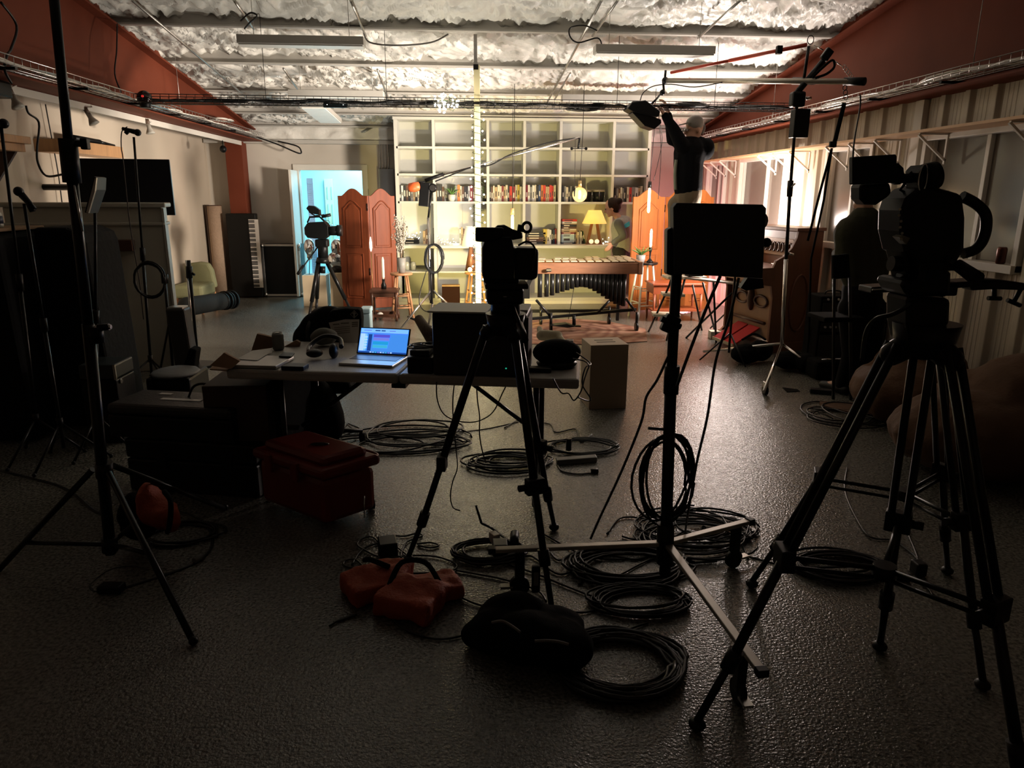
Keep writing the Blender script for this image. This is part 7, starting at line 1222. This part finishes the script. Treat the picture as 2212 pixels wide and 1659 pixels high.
# adapter and thin cables left of orange bags
c = F(838, 1195); t = T('power_adapter', 'square black power adapter on the floor behind the orange sandbags', 'power adapter', c); t.part('housing', MB().box(c+Zv*.035, (.085, .10, .07), Matrix.Rotation(.2, 4, 'Z')), BLK, bevel=.006)
for lab, pts in (('thin cable looping round the left of the square adapter', [(824, 1180), (805, 1160), (780, 1165), (772, 1178), (795, 1192), (815, 1202)]), ('thin cable arching over the square adapter', [(760, 1220), (775, 1195), (800, 1178), (840, 1172), (868, 1190), (880, 1200)]), ('loop of cable left of the orange sandbags', [(795, 1250), (785, 1225), (765, 1208), (745, 1212), (744, 1222), (775, 1228), (820, 1222)]),
        ('thin wire curling behind the centre tripod foot', [(835, 1168), (850, 1158), (875, 1158), (900, 1152), (912, 1158), (880, 1170), (868, 1190), (866, 1205)]), ('small flat wire loop right of the centre tripod left foot', [(900, 1175), (930, 1172), (948, 1178), (930, 1183), (903, 1178)]), ('oval cable loop over the orange sandbags', [(835, 1215), (845, 1205), (885, 1200), (940, 1202), (980, 1215), (985, 1228), (960, 1235), (880, 1238), (800, 1232)]),
        ('black cable running diagonally right of the orange sandbags to the foreground', [(985, 1232), (1030, 1240), (1090, 1252), (1160, 1275), (1180, 1300)]), ('long black cable curving before the orange sandbags toward the equipment bag', [(830, 1255), (828, 1290), (845, 1330), (880, 1362), (940, 1380), (1000, 1372), (1040, 1345), (1075, 1322)]),
        ('long cable passing under the centre tripod foot to the shiny coil', [(985, 1285), (1030, 1305), (1080, 1316), (1150, 1318), (1210, 1320), (1270, 1322), (1320, 1300)]), ('black cable from the neat coil to the shiny coil', [(1100, 1220), (1160, 1240), (1220, 1265), (1280, 1288), (1310, 1295)]), ('black cable crossing from the power strip area to the roller hub', [(1172, 1152), (1200, 1168), (1240, 1190), (1290, 1206), (1350, 1208)]),
        ('short cable tail left of the equipment bag', [(712, 1352), (735, 1338), (770, 1328), (720, 1345)]), ('cable joining the thick coil and the shiny coil', [(1345, 1365), (1370, 1355), (1400, 1345)]), ('thin wire hanging curve under the far right tripod', [(1830, 1010), (1825, 1060), (1850, 1120), (1880, 1160), (1930, 1168), (1975, 1200), (1992, 1225)]), ('second thin wire reaching the plug cluster at the right', [(1965, 1110), (1962, 1150), (1975, 1185), (1985, 1215), (1982, 1230)])):
    cab(lab, fline([(x, y) for x, y in pts], 4, .007), .0045, k=1, name='floor_cable')
rnd = random.Random(77)
for k, (xa_, ya_, xb_, yb_, lab) in enumerate(((1180, 1200, 1420, 1190, 'wandering cable behind the roller leg, left part'), (1250, 1250, 1560, 1200, 'wandering cable crossing under the roller hub'), (1330, 1150, 1600, 1170, 'wandering cable through the messy pile'), (1480, 1130, 1620, 1190, 'wandering cable near the right roller caster'), (1040, 1205, 1250, 1230, 'wandering cable between the neat coil and the large dark coil'), (1090, 915, 1290, 950, 'wandering cable behind the table leg'), (1060, 1340, 1180, 1300, 'wandering cable behind the equipment bag'), (1320, 1150, 1500, 1085, 'wandering cable at the foot of the hanging loops'))):
    n_ = 8; pts = [(xa_+(xb_-xa_)*i/(n_-1)+rnd.uniform(-14, 14), ya_+(yb_-ya_)*i/(n_-1)+rnd.uniform(-18, 18)) for i in range(n_)]
    cab(lab, fline(pts, 5, .007), .005, k=1, name='floor_cable')
t = T('plug_cluster', 'cluster of black plugs on the floor right of the right-hand coil', 'plug', F(1985, 1245)); t.part('plug', MB().box(F(1982, 1240)+Zv*.03, (.05, .06, .06)), BLK, bevel=.008); t.part('second_plug', MB().cyl(F(1935, 1252)+Zv*.016, F(1965, 1256)+Zv*.016, .016), BLK); t.part('lead', MB().tube(fline([(1992, 1262), (2008, 1275), (2016, 1290)]), .004), CABLE)
solo('floor_cables', 'loose black cable tangle on the floor before the open toolbag', 'cable', loops(F(1815, 900), .22, .24, 5, .006, .07, 51, tail=[F(1745, 882), F(1800, 905)]), CABLE); solo('small_black_box', 'flat black power box on the floor between rolling stand and tangle', 'power adapter', MB().box(F(1772, 850)+Zv*.02, (.17, .07, .04), Matrix.Rotation(-.4, 4, 'Z')), BLK, bevel=.005); solo('black_debris', 'small dark scrap of tape on the floor right of the caster', 'tape', MB().prism([F(1690, 838), F(1700, 848), F(1728, 846), F(1722, 842)], Zv*.006), BLKF)
# black equipment bag in the foreground
t = T('equipment_bag', 'soft black equipment bag with pale twisted piping lying in the foreground', 'bag', F(1120, 1430)); m_ = MB()
for x, y, rx, ry, rz in ((1075, 1400, .11, .10, .08), (1140, 1420, .14, .12, .09), (1210, 1430, .12, .13, .08), (1110, 1370, .14, .09, .09), (1190, 1385, .13, .10, .07), (1035, 1395, .07, .06, .05)): m_.sph(F(x, y)+Zv*rz*.9, (rx, ry, rz), 14, 10)
t.part('bag', m_, BLKF, remesh=.012, disp=.015); RO = mat('twisted_rope', (.16, .15, .13), .8)
t.part('piping', MB().tube(spl([F(1062, 1345, .155), F(1085, 1342, .165), F(1105, 1352, .165), F(1124, 1366, .16)], 6), .005), RO); t.part('piping', MB().tube(spl([F(1155, 1385, .15), F(1180, 1384, .155), F(1205, 1386, .15), F(1228, 1392, .14)], 6), .005), RO); t.part('strap_loop', MB().tube(spl([F(1016, 1372, .06), F(1030, 1360, .09), F(1042, 1368, .08)], 5), .008), RO)
# clipped phone-like transmitter hanging on roller caster
t = T('hanging_tag', 'small grey tag box standing against the roller stand leg', 'box', F(1158, 1290)); t.part('case', MB().box(F(1157, 1290)+Zv*.085, (.035, .02, .12)), BLKM, bevel=.004); t.part('label_plate', MB().box(F(1157, 1290)+Zv*.09+Vector((0, -.011, 0)), (.02, .002, .06)), SILVER)
